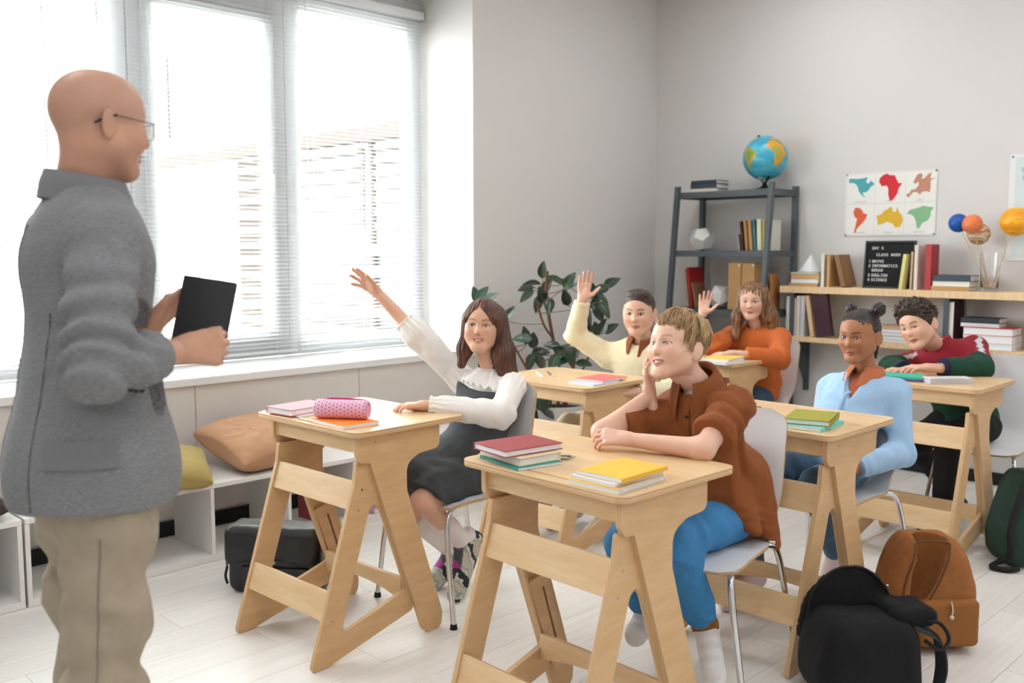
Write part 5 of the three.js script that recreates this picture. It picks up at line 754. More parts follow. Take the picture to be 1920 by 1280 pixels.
// ---------- the girl with the raised arm ----------
{
  const J = JOINTS.girl, face = nrm(sub3([0.85, 1.42, -1.5], J.head));
  const P = person('child with long straight brown hair and a grey pinafore raising an arm', J, { s: 0.86, headScale: 0.9, face, up: [0.06, 1, 0.02], skin: 0xdfae92, lips: 0xb8695f, brow: 0x5a3d2c, blush: 0xcf7f68, iris: 0x5d4a36, smile: 0.75, gaze: [-0.05, 0.14, 1], jaw: 1.03, browA: 0.65, neckR: 0.86, handScale: 0.84, res: { head: 0.0022, hand: 0.0028, body: 0.009 },
    hands: { R: { dir: [-0.52, 0.62, -0.5], palm: [-0.75, -0.35, 0.45], curls: [[0.25, 0.2, 0.1], [0.0, 0.12, 0.1], [0.1, 0.15, 0.1], [0.45, 0.15, 0.1]], spread: 0.16, thumb: [0.7, 0.6, 0.5] }, L: { dir: [-0.72, 0.02, -0.62], palm: [0, -1, 0], curl: [0.2, 0.55, 0.4], spread: 0.1, thumb: [0.6, 0.75, 0.3] } } });
  const { HF, hs, put } = P, up = nrm(sub3(J.neck, J.pelvis)), lat = nrm(sub3(J.shL, J.shR)), fwd = nrm(cross3(lat, up));
  // blouse with gathered sleeves
  const cuffR = mix3(J.elR, J.wrR, 0.3), nR = nrm(sub3(J.wrR, J.elR)), cuffL = mix3(J.elL, J.wrL, 0.93), nL = nrm(sub3(J.wrL, J.elL));
  const gather = (c, n, k) => (x, y, z) => { const v = [x - c[0], y - c[1], z - c[2]], t = dot3(v, n), l = len3(v); if (l > 0.14) return 0; const u = nrm(cross3(n, [0.3, 1, 0.2])), w = cross3(n, u), a = Math.atan2(dot3(v, u), dot3(v, w)); return k * Math.sin(a * 13 + 2 * noise(x * 20, y * 20, z * 20)) * Math.exp(-((t / 0.07) ** 2)); };
  const gR = gather(cuffR, nR, 0.003), gL = gather(cuffL, nL, 0.002), gS = gather(J.shR, nrm(sub3(J.elR, J.shR)), 0.003), gT = gather(J.shL, nrm(sub3(J.elL, J.shL)), 0.0028), bf = folds([crease(J.elL, sub3(J.wrL, J.elL), 0.1, 0.006, 80), crease(mix3(J.shR, J.elR, 0.5), [0.2, 1, 0.7], 0.13, 0.004, 50), crease(mix3(J.elL, J.wrL, 0.5), [0.3, 1, -0.2], 0.1, 0.004, 70)], 0.004, 11);
  const puffR = mix3(J.elR, J.wrR, 0.12), puffL = mix3(J.elL, J.wrL, 0.76);
  const bl = { add: [...torsoPrims(J, 0.86, 0.006), cap(J.shR, J.elR, 0.056, 0.058, 0.03), cap(J.elR, puffR, 0.058, 0.055, 0.02), cap(puffR, add3(cuffR, nR, 0.012), 0.05, 0.042, 0.015), cap(J.shL, J.elL, 0.05, 0.054, 0.03), cap(J.elL, puffL, 0.056, 0.046, 0.03), cap(puffL, add3(cuffL, nL, 0.0), 0.04, 0.033, 0.015), cap(add3(cuffL, nL, -0.012), add3(cuffL, nL, 0.012), 0.033, 0.043, 0.006), cap(add3(cuffR, nR, -0.008), add3(cuffR, nR, 0.01), 0.042, 0.052, 0.006)],
    post: (x, y, z, d) => { const p = [x, y, z]; d += gR(x, y, z) + gL(x, y, z) + gS(x, y, z) + gT(x, y, z) + bf(x, y, z); let v = sub3(p, cuffR); if (len3(v) < 0.1) d = smax(d, dot3(v, nR) - 0.008, 0.003); v = sub3(p, cuffL); if (len3(v) < 0.1) d = smax(d, dot3(v, nL) - 0.01, 0.003); v = sub3(p, add3(J.neck, up, 0.02)); if (len3(v) < 0.1) d = smax(d, dot3(v, nrm(add3(up, fwd, 0.25))), 0.004); return d; } };
  put('blouse', netMesh(bl, 0.0055, { color: cloth(0xf0ece6, 0.015, 50), pad: 0.02 }), vc(0.8, { transmission: 0.0 }), undefined, 'white blouse with gathered sleeves');
  // ruffled collar
  { const c = add3(add3(J.neck, up, 0.02), fwd, 0.006), fr = frame(c, fwd, up), N = 220, K = 7, Pp = [], I = []; for (let i = 0; i <= N; i++) { const a = i / N * Math.PI * 2; for (let k = 0; k <= K; k++) { const t = k / K, r = 0.05 + 0.07 * t, w = Math.sin(a * 21 + 1.5 * Math.sin(a * 3)) * 0.009 * t + Math.sin(a * 47) * 0.002 * t; Pp.push(...fr.w([Math.sin(a) * (r * 1.1 + 0.2 * w), 0.012 * (1 - t) - 0.045 * t * t - 0.018 * t * (1 + Math.cos(a)) * 0.9 + w * 0.8, Math.cos(a) * (r * 0.9 + 0.3 * w)])); } } for (let i = 0; i < N; i++) for (let k = 0; k < K; k++) { const a = i * (K + 1) + k; I.push(a, a + K + 1, a + 1, a + 1, a + K + 1, a + K + 2); } const g = new THREE.BufferGeometry(); g.setAttribute('position', new THREE.Float32BufferAttribute(Pp, 3)); g.setIndex(I); g.computeVertexNormals(); put('ruffle_collar', g, std(0xf1ede7, 0.8, { side: THREE.DoubleSide }), undefined, 'white ruffled collar'); }
  // pinafore
  const pf = folds([crease(J.hipL, [1, 0.2, 0.2], 0.14, 0.007, 55), crease(mix3(J.hipL, J.kneeL, 0.7), [1, 0.1, 0.4], 0.12, 0.008, 60), crease(mix3(J.pelvis, J.neck, 0.35), [0.1, 1, 0.2], 0.12, 0.004, 60)], 0.004, 8), hemL = add3(J.kneeL, nrm(sub3(J.kneeL, J.hipL)), -0.03), hn = nrm(add3(nrm(sub3(J.kneeL, J.hipL)), [0, -0.45, 0]));
  const yoke = add3(J.neck, up, -0.075);
  put('pinafore', netMesh({ add: [...torsoPrims(J, 0.86, 0.018), cap(J.hipR, J.kneeR, 0.09, 0.08, 0.05), cap(J.hipL, J.kneeL, 0.09, 0.078, 0.05), cap(mix3(J.hipR, J.hipL, 0.5), mix3(J.kneeR, J.kneeL, 0.5), 0.09, 0.07, 0.06), ell(add3(J.pelvis, [0.02, 0.03, 0]), [0.15, 0.12, 0.17], 0.05)],
    post: (x, y, z, d) => { const p = [x, y, z]; d += pf(x, y, z); d = smax(d, dot3(sub3(p, hemL), hn), 0.006); d = smax(d, 0.462 - y + (x < 2.3 ? (2.3 - x) * 0.6 : 0), 0.006); const v = sub3(p, yoke), a = dot3(v, up), b = Math.abs(dot3(v, lat)); d = smax(d, a - 0.2 * Math.max(0, b - 0.03) - (dot3(v, fwd) < 0 ? 0.02 : 0), 0.005); d = smax(d, b - 0.125 - (a < -0.12 ? 1 : 0), 0.005); return d; } }, 0.0062, { color: cloth(0x45484b, 0.12, 55), pad: 0.02 }), vc(0.92), undefined, 'dark grey pinafore dress');
  // sock and shoe of both legs
  for (const d of ['L', 'R']) {
    const a = J['ank' + d], k = J['knee' + d], sh = shoeGeo(J, d, 1.14);
    put('sock', netMesh({ add: [cap(mix3(a, k, 0.42), a, 0.042, 0.035), cap(mix3(a, k, 0.38), mix3(a, k, 0.44), 0.045, 0.045, 0.004), cap(a, sh.heel, 0.036, 0.036)] }, 0.006), std(0xf0e6e2, 0.85), undefined, 'white sock');
    const band = (x, y, z) => { const v = sub3([x, y, z], sh.a), t = dot3(v, sh.f), u = dot3(v, sh.up), sd = dot3(v, cross3(sh.f, sh.up)); const n = noise(x * 34, y * 34, z * 34), q = Math.sin(t * 70 + u * 55 + 2 * n); if (u < -0.062) return lin(0xe8e2d8); if (t > 0.02 && t < 0.1 && Math.abs(sd) < 0.022 && u > -0.05) return q > 0 ? lin(0xa6328c) : lin(0x3a4a48); return q > 0.55 ? lin(0x20262e) : q > -0.1 ? lin(0xd9d2c4) : q > -0.6 ? lin(0x8fa3a3) : lin(0xc9bfae); };
    const s = put('shoe', netMesh(sh.F, 0.0042, { color: band }), vc(0.7), undefined, 'chunky cream trainer with magenta and black panels');
    const lace = []; for (let k2 = 0; k2 < 5; k2++) { const c = add3(add3(sh.a, sh.f, 0.035 + 0.016 * k2), sh.up, -0.005 - 0.008 * k2), sd = nrm(cross3(sh.f, sh.up)); lace.push(tube([add3(c, sd, -0.026), add3(add3(c, sh.up, 0.018), sd, 0), add3(add3(c, sd, 0.026), sh.f, 0.01)], 0.0018, 5)); }
    mesh('lace', merge(lace).translate(-P.base[0], 0, -P.base[2]), std(0x3c4440, 0.8), s);
  }
  // long straight hair, parted in the middle
  const hb = (p) => HF.w(p.map((v) => v * hs)), strand = (x, y, z) => 0.0022 * Math.sin(Math.atan2(x, z + 0.02) * 42 + 3 * noise(x * 14, y * 5, z * 14)) ;
  const hairF = { add: [ell([0, 0.037, -0.006], [0.087, 0.098, 0.107], 0.02), cap([0.055, 0.05, -0.045], [0.092, -0.10, -0.05], 0.046, 0.05, 0.04), cap([0.092, -0.10, -0.05], [0.135, -0.25, -0.065], 0.05, 0.046, 0.03), cap([0.135, -0.25, -0.065], [0.15, -0.40, -0.05], 0.046, 0.026, 0.03), cap([0.07, 0.03, 0.022], [0.09, -0.12, 0.004], 0.022, 0.032, 0.03), cap([0.09, -0.12, 0.004], [0.135, -0.27, -0.02], 0.032, 0.028, 0.03), cap([0.0, 0.0, -0.075], [0.04, -0.2, -0.085], 0.055, 0.052, 0.04), cap([-0.06, 0.03, -0.012], [-0.078, -0.1, -0.02], 0.032, 0.032, 0.04), cap([-0.078, -0.1, -0.02], [-0.085, -0.17, -0.005], 0.032, 0.02, 0.03), cap([0.04, -0.2, -0.085], [0.1, -0.36, -0.085], 0.05, 0.03, 0.03), cap([0.012, 0.105, 0.052], [0.066, 0.035, 0.07], 0.016, 0.015, 0.02), cap([-0.004, 0.105, 0.052], [-0.066, 0.03, 0.064], 0.015, 0.013, 0.02)],
    post: (x, y, z, d) => { const xo = x + 0.006, tp = clamp((y + 0.01) / 0.098, 0, 1), hw = 0.0635 * (1 - tp ** 1.9), lim = z > 0.012 && y > -0.14 ? Math.min(hw - Math.abs(xo), (z - 0.012) * 1.5) : -1; d += strand(x, y, z) * sstep(-0.004, -0.02, lim); d = smax(d, lim, 0.006); if (y > 0.05) d += 0.004 * Math.exp(-((xo / 0.004) ** 2)); return d; } };
  const hairGeo = netMesh(hairF, 0.0036, { box: [[-0.14, -0.44, -0.16], [0.2, 0.145, 0.115]], pad: 0, color: hairTint(0x3a1f14, 0x6b4029, 130, 0.1) });
  put('hair', placed(hairGeo, HF, hs), M.hair, undefined, 'long straight dark brown hair');
}
// ---------- the boy in the brown shirt ----------
{
  const J = JOINTS.boy, face = nrm([-0.93, 0.26, -0.12]);
  const P = person('fair haired child in a rust brown shirt resting a cheek on one hand', J, { s: 0.88, headScale: 0.93, face, up: [0.12, 1, -0.06], skin: 0xe6b9a0, lips: 0xb5605a, brow: 0x8a6a4a, blush: 0xd98872, iris: 0x6f6a52, smile: 0.8, gaze: [-0.1, 0.12, 1], jaw: 0.98, browA: 0.5, neckR: 0.88, handScale: 0.86, res: { head: 0.0021, hand: 0.0026, body: 0.0085 },
    hands: { R: { dir: [-0.12, 0.95, -0.16], palm: [0.45, 0.12, 0.6], curl: [0.25, 0.35, 0.2], spread: 0.05, thumb: [0.5, 0.8, 0.35] }, L: { dir: [-0.55, 0.1, -0.75], palm: [0.35, -0.75, -0.45], curls: [[0.5, 0.75, 0.4], [0.55, 0.8, 0.4], [0.55, 0.8, 0.4], [0.5, 0.7, 0.4]], spread: 0.1, thumb: [0.5, 0.8, 0.4] } } });
  const { HF, hs, put } = P, up = nrm(sub3(J.neck, J.pelvis)), lat = nrm(sub3(J.shL, J.shR)), fwd = nrm(cross3(lat, up)), s = 0.88;
  const cL = mix3(J.shL, J.elL, 0.72), nL = nrm(sub3(J.elL, J.shL)), cR = mix3(J.shR, J.elR, 0.72), nR = nrm(sub3(J.elR, J.shR));
  const bf = folds([crease(J.shL, [0.5, 0.6, 0.5], 0.1, 0.009, 70), crease(mix3(J.shL, J.elL, 0.45), nL, 0.1, 0.012, 90), crease(mix3(J.pelvis, J.shL, 0.5), [0.7, 0.3, 0.5], 0.15, 0.011, 46), crease(mix3(J.pelvis, J.shL, 0.15), [0.9, 0.1, 0.3], 0.15, 0.012, 42), crease(J.shR, nR, 0.1, 0.008, 80)], 0.006, 9);
  const sf = { add: [...torsoPrims(J, s, 0.02, 1.02), cap(J.shL, cL, 0.054, 0.056, 0.03), cap(add3(cL, nL, -0.035), cL, 0.066, 0.064, 0.008), cap(add3(cL, nL, -0.07), add3(cL, nL, -0.055), 0.064, 0.066, 0.008), cap(J.shR, cR, 0.053, 0.054, 0.03), cap(add3(cR, nR, -0.04), cR, 0.061, 0.06, 0.008), ell(add3(J.pelvis, [0.05, 0.06, 0.01]), [0.16, 0.2, 0.175], 0.06), cap(add3(J.pelvis, [0.06, 0.14, 0.12]), add3(J.pelvis, [0.07, -0.08, 0.205]), 0.06, 0.028, 0.05), cap(add3(J.pelvis, [-0.04, 0.1, 0.12]), add3(J.pelvis, [-0.03, -0.02, 0.2]), 0.05, 0.022, 0.05)],
    post: (x, y, z, d) => { const p = [x, y, z]; d += bf(x, y, z); let v = sub3(p, cL); if (len3(v) < 0.12) d = smax(d, dot3(v, nL), 0.004); v = sub3(p, cR); if (len3(v) < 0.12) d = smax(d, dot3(v, nR), 0.004); d = smax(d, (z > -1.53 || x > 2.84 ? 0.415 : 0.463) - y, 0.005); v = sub3(p, J.neck); const r = Math.hypot(dot3(v, lat), dot3(v, fwd) - 0.01); if (dot3(v, up) > -0.06 && r < 0.1) d = smax(d, 0.052 - r - 0.35 * Math.min(0, dot3(v, up) - 0.0) * (dot3(v, fwd) > 0 ? 1 : 0), 0.004); return d; } };
  put('shirt', netMesh(sf, 0.0055, { color: cloth(0x8a4a1c, 0.07, 70), pad: 0.02 }), vc(0.85, { sheen: 0.4, sheenRoughness: 0.5, sheenColor: new THREE.Color(0.5, 0.25, 0.1) }), undefined, 'rust brown shirt with rolled sleeves');
  put('collar', collar(add3(J.neck, add3(up.map((v) => v * 0.012), fwd, 0.004), 1), up, fwd, 0.056, 0.09, 0.05, -0.012, 0.32, 0.065), std(0x8a4c20, 0.85));
  put('undershirt', netMesh({ add: [cap(add3(add3(J.neck, up, -0.06), fwd, 0.012), add3(add3(J.neck, up, -0.018), fwd, 0.012), 0.05, 0.046)] }, 0.006), std(0xd9d4ce, 0.9), undefined, 'pale undershirt at the neck');
  for (let k = 0; k < 4; k++) { const c = add3(J.neck, up, -0.07 - 0.075 * k), q = hit(sf, add3(c, add3(fwd, lat, 0.05), 0.4), nrm(add3(fwd, lat, 0.05).map((v) => -v))); if (q) put('button', new THREE.SphereGeometry(0.0058, 12, 8).scale(1, 1, 1).translate(...q), std(0x2c1a10, 0.4)); }
  { const pl = []; for (let y = -0.05; y > -0.33; y -= 0.02) { const c = add3(J.neck, up, y), dir = nrm(add3(fwd, lat, 0.16)); const q = hit(sf, add3(c, dir, 0.4), dir.map((v) => -v)); if (q) pl.push(q); } if (pl.length > 3) put('placket_edge', tube(pl, 0.002, 5), std(0x5a3014, 0.9)); }
  // trousers, socks, shoes
  const tf = folds([crease(mix3(J.hipL, J.kneeL, 0.6), [1, 0.3, 0.2], 0.13, 0.007, 55), crease(J.kneeL, [0.4, 1, 0.2], 0.1, 0.008, 70), crease(J.ankL, [0.2, 1, 0.2], 0.1, 0.007, 90)], 0.005, 8);
  put('trousers', netMesh({ add: [ell(add3(J.pelvis, [0.02, 0, 0]), [0.13, 0.09, 0.15], 0.05), ...['R', 'L'].flatMap((d) => [cap(J['hip' + d], J['knee' + d], 0.085, 0.07, 0.04), cap(J['knee' + d], mix3(J['knee' + d], J['ank' + d], 0.8), 0.07, 0.06, 0.035)])], post: (x, y, z, d) => smax(d + tf(x, y, z), 0.462 - y - (x < 2.5 ? 1 : 0), 0.006) }, 0.0065, { color: cloth(0x3a80b6, 0.08, 45), pad: 0.02 }), vc(0.88), undefined, 'bright blue trousers');
  for (const d of ['L', 'R']) {
    const a = J['ank' + d], k = J['knee' + d], sh = shoeGeo(J, d, 1.05); put('sock', netMesh({ add: [cap(mix3(a, k, 0.4), a, 0.04, 0.04), cap(a, sh.heel, 0.04, 0.034)] }, 0.006, { color: (x, y, z) => lin(0x8a5418).map((v) => v * (1 + 0.15 * Math.sin((x + y + z) * 900))) }), vc(0.9), undefined, 'ribbed mustard brown sock');
    put('shoe', netMesh(sh.F, 0.0045, { color: (x, y, z) => { const v = sub3([x, y, z], sh.a), t = dot3(v, sh.f), u = dot3(v, sh.up); return u < -0.065 ? lin(0xf1efec) : lin(0xe6e2df).map((q) => q * (0.96 + 0.06 * Math.sin(t * 160) * (u > -0.04 ? 1 : 0))); } }), vc(0.6), undefined, 'white trainer');
  }
  // short fair hair, combed across
  const r = rng(71), L = [], hairC = { add: [ell([0, 0.04, -0.016], [0.0855, 0.096, 0.103], 0.02)] };
  const cap0 = netMesh({ add: hairC.add, post: (x, y, z, d) => { d += 0.0015 * Math.sin(Math.atan2(x, y) * 60 + z * 160 + 3 * noise(x * 30, y * 30, z * 30)); const g = (0.04 + 0.6 * y - z) / 1.17; d = smax(d, -g, 0.006); d = smax(d, -0.062 - y + Math.max(0, z + 0.04) * 0.9, 0.006); return d; } }, 0.0038, { box: [[-0.1, -0.08, -0.14], [0.1, 0.15, 0.1]], pad: 0, color: hairTint(0x6e5136, 0xa98a62, 130, 0.6) });
  const onSkull = (th, ph, e) => { const c = [0, 0.04, -0.018], R = [0.083 + e, 0.094 + e, 0.1 + e]; return [c[0] + R[0] * Math.sin(th) * Math.sin(ph), c[1] + R[1] * Math.cos(th), c[2] + R[2] * Math.sin(th) * Math.cos(ph)]; };
  for (let k = 0; k < 560; k++) { const ph = (r() * 2 - 1) * 3.1416, top = 0.15 + 0.35 * r(), front = Math.cos(ph) > 0.1, sideW = Math.abs(Math.sin(ph)), len = front ? 0.6 + 0.25 * r() + 0.35 * sideW : 0.85 + 0.6 * r(), sweep = front ? -0.55 - 0.4 * r() : -0.18 + 0.3 * r(), pts = []; for (let q = 0; q <= 4; q++) { const t = q / 4, th = top + len * t * (front ? 1.05 : 1.05), e = 0.004 + 0.012 * Math.sin(t * 2.6) * (0.5 + r() * 0.5) - (t > 0.8 ? 0.003 : 0); pts.push(onSkull(th, ph + sweep * t * (front ? 0.9 : 0.35), e)); } L.push([pts, 0.8 + 0.7 * r()]); }
  for (let k = 0; k < 260; k++) { const u = r() * 2 - 1, x0 = 0.035 + 0.03 * (r() - 0.5), pts = []; const x1 = -0.068 + 0.145 * (u * 0.5 + 0.5), z1 = 0.094 - 9 * x1 * x1, y1 = 0.058 - 0.016 * r() - 0.012 * (x1 < -0.03 ? 1 : 0), y0 = 0.128 + 0.006 * r(), z0 = -0.03 + 0.04 * r(); for (let q = 0; q <= 4; q++) { const t = q / 4, b = Math.sin(t * Math.PI) * (0.022 + 0.01 * r()); pts.push([x0 * (1 - t) ** 1.3 + x1 * t ** 1.1, y0 + (y1 - y0) * t ** 1.9 + b * 0.55, z0 + (z1 - z0) * t ** 0.8 + b * 0.5]); } L.push([pts, 0.75 + 0.6 * r()]); }
  for (let k = 0; k < 240; k++) { const sd = r() < 0.6 ? 1 : -1, z1 = 0.056 - 0.13 * r(), y1 = 0.012 - 0.035 * r() + (z1 > 0.03 ? 0.02 : 0), x1 = sd * (0.081 - 2.2 * z1 * z1), z0 = -0.03 + 0.05 * r(), pts = []; for (let q = 0; q <= 4; q++) { const t = q / 4, a = t * 1.5, e = 0.006 * Math.sin(t * 3) * (0.4 + r()); pts.push([0.02 * sd + (x1 - 0.02 * sd) * Math.sin(a) + sd * e, y1 + (0.132 - y1) * Math.cos(a * 1.02) + e, z0 + (z1 - z0) * t]); } L.push([pts, 0.7 + 0.6 * r()]); }
  const lk = locks(L, 0.0034, 4, 8), tintB = hairTint(0x7a5a3a, 0xc7a678, 160, 0.5), pc = lk.attributes.position, cc = new Float32Array(pc.count * 3); for (let i = 0; i < pc.count; i++) cc.set(tintB(pc.getX(i), pc.getY(i), pc.getZ(i)), 3 * i); lk.setAttribute('color', new THREE.BufferAttribute(cc, 3));
  const cg = cap0; put('hair', placed(join([cg, lk.index ? lk : lk].map((g) => { const q = g.clone(); if (!q.attributes.uv) q.setAttribute('uv', new THREE.BufferAttribute(new Float32Array(q.attributes.position.count * 2), 2)); return q; })), HF, hs), M.hair, undefined, 'short fair hair combed across the forehead');
}
// ---------- clothes shared by the other children ----------
function jumper(P, name, hex, o) {
  const { J, put } = P, s = P.s, up = nrm(sub3(J.neck, J.pelvis)), lat = nrm(sub3(J.shL, J.shR)), fwd = nrm(cross3(lat, up)), cuts = {}, g = o.g ?? 0.016;
  for (const d of ['R', 'L']) { const t = o.cuff?.[d] ?? 0.92; cuts[d] = [mix3(J['el' + d], J['wr' + d], t), nrm(sub3(J['wr' + d], J['el' + d]))]; }
  const bf = folds([...['R', 'L'].flatMap((d) => [crease(J['el' + d], sub3(J['wr' + d], J['el' + d]), 0.1, 0.006, 80), crease(J['sh' + d], [0.4, 0.8, 0.4], 0.09, 0.005, 65), crease(mix3(J['el' + d], J['wr' + d], 0.8), sub3(J['wr' + d], J['el' + d]), 0.06, 0.003, 130)]), crease(mix3(J.pelvis, J.neck, 0.4), [0.3, 1, 0.2], 0.16, 0.006, 50), crease(mix3(J.pelvis, J.neck, 0.1), [0.2, 1, 0.1], 0.16, 0.006, 55)], 0.0045, 8);
  const F = { add: [...torsoPrims(J, s, g, 1.02), ...['R', 'L'].flatMap((d) => [cap(J['sh' + d], J['el' + d], 0.05 * s + g, 0.043 * s + g, 0.035), cap(J['el' + d], cuts[d][0], 0.043 * s + g, 0.031 * s + g, 0.025)]), ...(o.more || [])],
    post: (x, y, z, d) => { const p = [x, y, z]; d += bf(x, y, z); for (const k of ['R', 'L']) { const v = sub3(p, cuts[k][0]); if (len3(v) < 0.1) d = smax(d, dot3(v, cuts[k][1]), 0.004); } d = smax(d, (o.hem ?? 0.465) - y, 0.006); const v = sub3(p, J.neck), a = dot3(v, up), b = dot3(v, lat), f = dot3(v, fwd), r = Math.hypot(b, f - 0.008); if (a > -0.2 && r < 0.13) d = smax(d, o.vneck ? (f > 0 ? Math.min(0.047 + 0.38 * Math.min(0, a) - Math.abs(b), 0.3) : 0.05 - r) : (o.neckR ?? 0.052) - r + 0.4 * Math.min(0, a + 0.01), 0.005); return o.post ? o.post(p, d) : d; } };
  const m = put(name, netMesh(F, o.h ?? 0.0075, { color: o.color || cloth(hex, 0.06, 70), pad: 0.02 }), vc(0.92, { sheen: 0.3, sheenRoughness: 0.6, sheenColor: new THREE.Color(hex).multiplyScalar(0.6) }), undefined, o.label); return { F, up, lat, fwd, cuts, m };
}
function trousersAndShoes(P, hex, shoe, o = {}) {
  const { J, put } = P, s = P.s, tf = folds(['R', 'L'].flatMap((d) => [crease(mix3(J['hip' + d], J['knee' + d], 0.6), [1, 0.3, 0.2], 0.13, 0.006, 55), crease(J['knee' + d], [0.4, 1, 0.2], 0.1, 0.006, 75), crease(J['ank' + d], [0.2, 1, 0.2], 0.09, 0.005, 90)]), 0.004, 8);
  put('trousers', netMesh({ add: [ell(J.pelvis, [0.125, 0.085, 0.145], 0.05), ...['R', 'L'].flatMap((d) => [cap(J['hip' + d], J['knee' + d], 0.084 * s + 0.008, 0.064 * s + 0.006, 0.04), cap(J['knee' + d], mix3(J['knee' + d], J['ank' + d], o.len ?? 0.9), 0.064 * s + 0.006, 0.046 * s + 0.006, 0.035)])], post: (x, y, z, d) => { d += tf(x, y, z); return d; } }, o.h ?? 0.0085, { color: o.color || cloth(hex, 0.08, 45), pad: 0.02 }), vc(0.9), undefined, o.label);
  for (const d of ['L', 'R']) { const sh = shoeGeo(J, d, o.shoeS ?? 1); put('shoe', netMesh(sh.F, o.shoeH ?? 0.0065, { color: o.shoeColor ? o.shoeColor(sh) : cloth(shoe, 0.05, 60) }), vc(0.65), undefined, o.shoeLabel); if (o.sock) put('sock', netMesh({ add: [cap(mix3(J['ank' + d], J['knee' + d], 0.3), J['ank' + d], 0.036, 0.036)] }, 0.008), std(o.sock, 0.9)); }
}
function hairCap(P, o) {
  const { HF, hs, put } = P, e = o.e ?? 0, add = [ell([0, 0.037, -0.013], [0.0825 + e, 0.094 + e, 0.103 + e], 0.02), ell([0, 0.046, 0.030], [0.066 + e, 0.062 + e, 0.0625 + e], 0.02), ...(o.more || [])];
  const g = netMesh({ add, post: (x, y, z, d) => { d += (o.strand ?? 0.0014) * Math.sin((o.long ? Math.atan2(x, z + 0.02) : Math.atan2(x, y - 0.03)) * (o.fr ?? 50) + z * (o.fz ?? 90) + 3 * noise(x * 26, y * 26, z * 26)); if (o.curl) d -= o.curl * Math.max(0, noise(x * 62, y * 62, z * 62) + 0.15) * sstep(0.0, 0.06, y); if (o.cut) d = smax(d, o.cut(x, y, z), 0.005); return d; } }, o.h ?? 0.0042, { box: o.box || [[-0.13, -0.12, -0.16], [0.13, 0.19, 0.13]], pad: 0, color: hairTint(o.c1, o.c2, o.f ?? 120, o.along ?? 0.5), slack: 1.8 });
  put('hair', placed(g, HF, hs), M.hair, undefined, o.label);
}
// ---------- the girl in the pale blue cardigan ----------
{
  const J = JOINTS.cardi, face = nrm([-0.95, -0.03, -0.06]);
  const P = person('child with two dark hair buns in a pale blue cardigan', J, { s: 0.86, headScale: 0.9, face, up: [0.02, 1, 0], skin: 0xa8714e, lips: 0xa86a5e, brow: 0x2a1a14, blush: 0x9a5a40, iris: 0x2a1a10, smile: 0, gaze: [0.05, 0.1, 1], jaw: 1.02, browA: 0.75, neckR: 0.84, handScale: 0.84, res: { head: 0.0026, hand: 0.004, body: 0.011 }, hands: { R: { dir: [-0.6, -0.3, 0.3], palm: [0, -1, 0.2], curl: [0.4, 0.5, 0.3] }, L: { dir: [-0.75, -0.25, -0.35], palm: [0, -1, -0.2], curl: [0.4, 0.5, 0.3] } } });
  const ribs = lin(0x9fc3e6), base = cloth(0xa6c8e8, 0.03, 70), JN = J.neck;
  const q = jumper(P, 'cardigan', 0xa6c8e8, { h: 0.0065, hem: 0.50, vneck: true, color: base, label: 'pale blue V-necked cardigan' });
  // shirt below the cardigan
  P.put('shirt', netMesh({ add: torsoPrims(J, 0.86, 0.006), post: (x, y, z, d) => { const v = sub3([x, y, z], JN), a = dot3(v, q.up); return smax(smax(d, -0.24 - a, 0.01), Math.abs(dot3(v, q.lat)) - 0.085, 0.01); } }, 0.008, { color: cloth(0xb5643f, 0.06, 60) }), vc(0.9), undefined, 'rust orange shirt');
  P.put('collar', collar(add3(JN, add3(q.up.map((v) => v * 0.016), q.fwd, 0.006), 1), q.up, q.fwd, 0.049, 0.078, 0.04, -0.01, 0.3, 0.05), std(0xc0704a, 0.85));
  // ribbed front band and buttons
  for (const sgn of [-1, 1]) { const pts = []; for (let k = 0; k <= 12; k++) { const a = 0.015 - 0.2 * k / 12, b = sgn * Math.max(0.004, 0.047 + 0.38 * Math.min(0, a)), c = add3(add3(JN, q.up, a), q.lat, b), h2 = hit(q.F, add3(c, q.fwd, 0.3), q.fwd.map((v) => -v)); if (h2) pts.push(h2); } if (pts.length > 3) P.put('neck_band', tube(pts, 0.0075, 8, 40), std(0xa9c9e8, 0.95)); }
  for (let k = 0; k < 3; k++) { const c = add3(add3(JN, q.up, -0.15 - 0.06 * k), q.lat, 0.0), h2 = hit(q.F, add3(c, q.fwd, 0.3), q.fwd.map((v) => -v)); if (h2) P.put('button', new THREE.SphereGeometry(0.007, 12, 8).translate(...h2), std(0x86a6c6, 0.4)); }
  trousersAndShoes(P, 0x3f5f7c, 0xe6cfcf, { label: 'washed blue jeans', color: (x, y, z) => lin(0x47667f).map((v) => v * (0.85 + 0.5 * fbm(x * 12, y * 12, z * 12) + 0.2)), shoeLabel: 'pale pink trainer' });
  const curl = (c, r) => [ball(c, r, 0.008), ball(add3(c, [r * 0.5, r * 0.3, 0.004]), r * 0.62, 0.004), ball(add3(c, [-r * 0.5, r * 0.2, -0.006]), r * 0.6, 0.004), ball(add3(c, [0.0, r * 0.55, -r * 0.3]), r * 0.55, 0.004)];
  hairCap(P, { c1: 0x120c0a, c2: 0x2b1e1a, e: -0.001, more: [...curl([-0.055, 0.125, -0.02], 0.026), ...curl([0.064, 0.125, -0.045], 0.031), cap([-0.045, 0.1, -0.02], [-0.055, 0.12, -0.02], 0.018, 0.018, 0.01), cap([0.05, 0.1, -0.04], [0.062, 0.12, -0.045], 0.02, 0.02, 0.01), cap([0.03, -0.03, -0.095], [0.035, -0.1, -0.085], 0.016, 0.006, 0.02)], cut: (x, y, z) => Math.max((z - 0.053 - 0.36 * y) / 1.1, Math.abs(x) > 0.06 && z > 0.0 ? 0.03 - y - z : -1), label: 'black hair tied in two curly buns' });
}
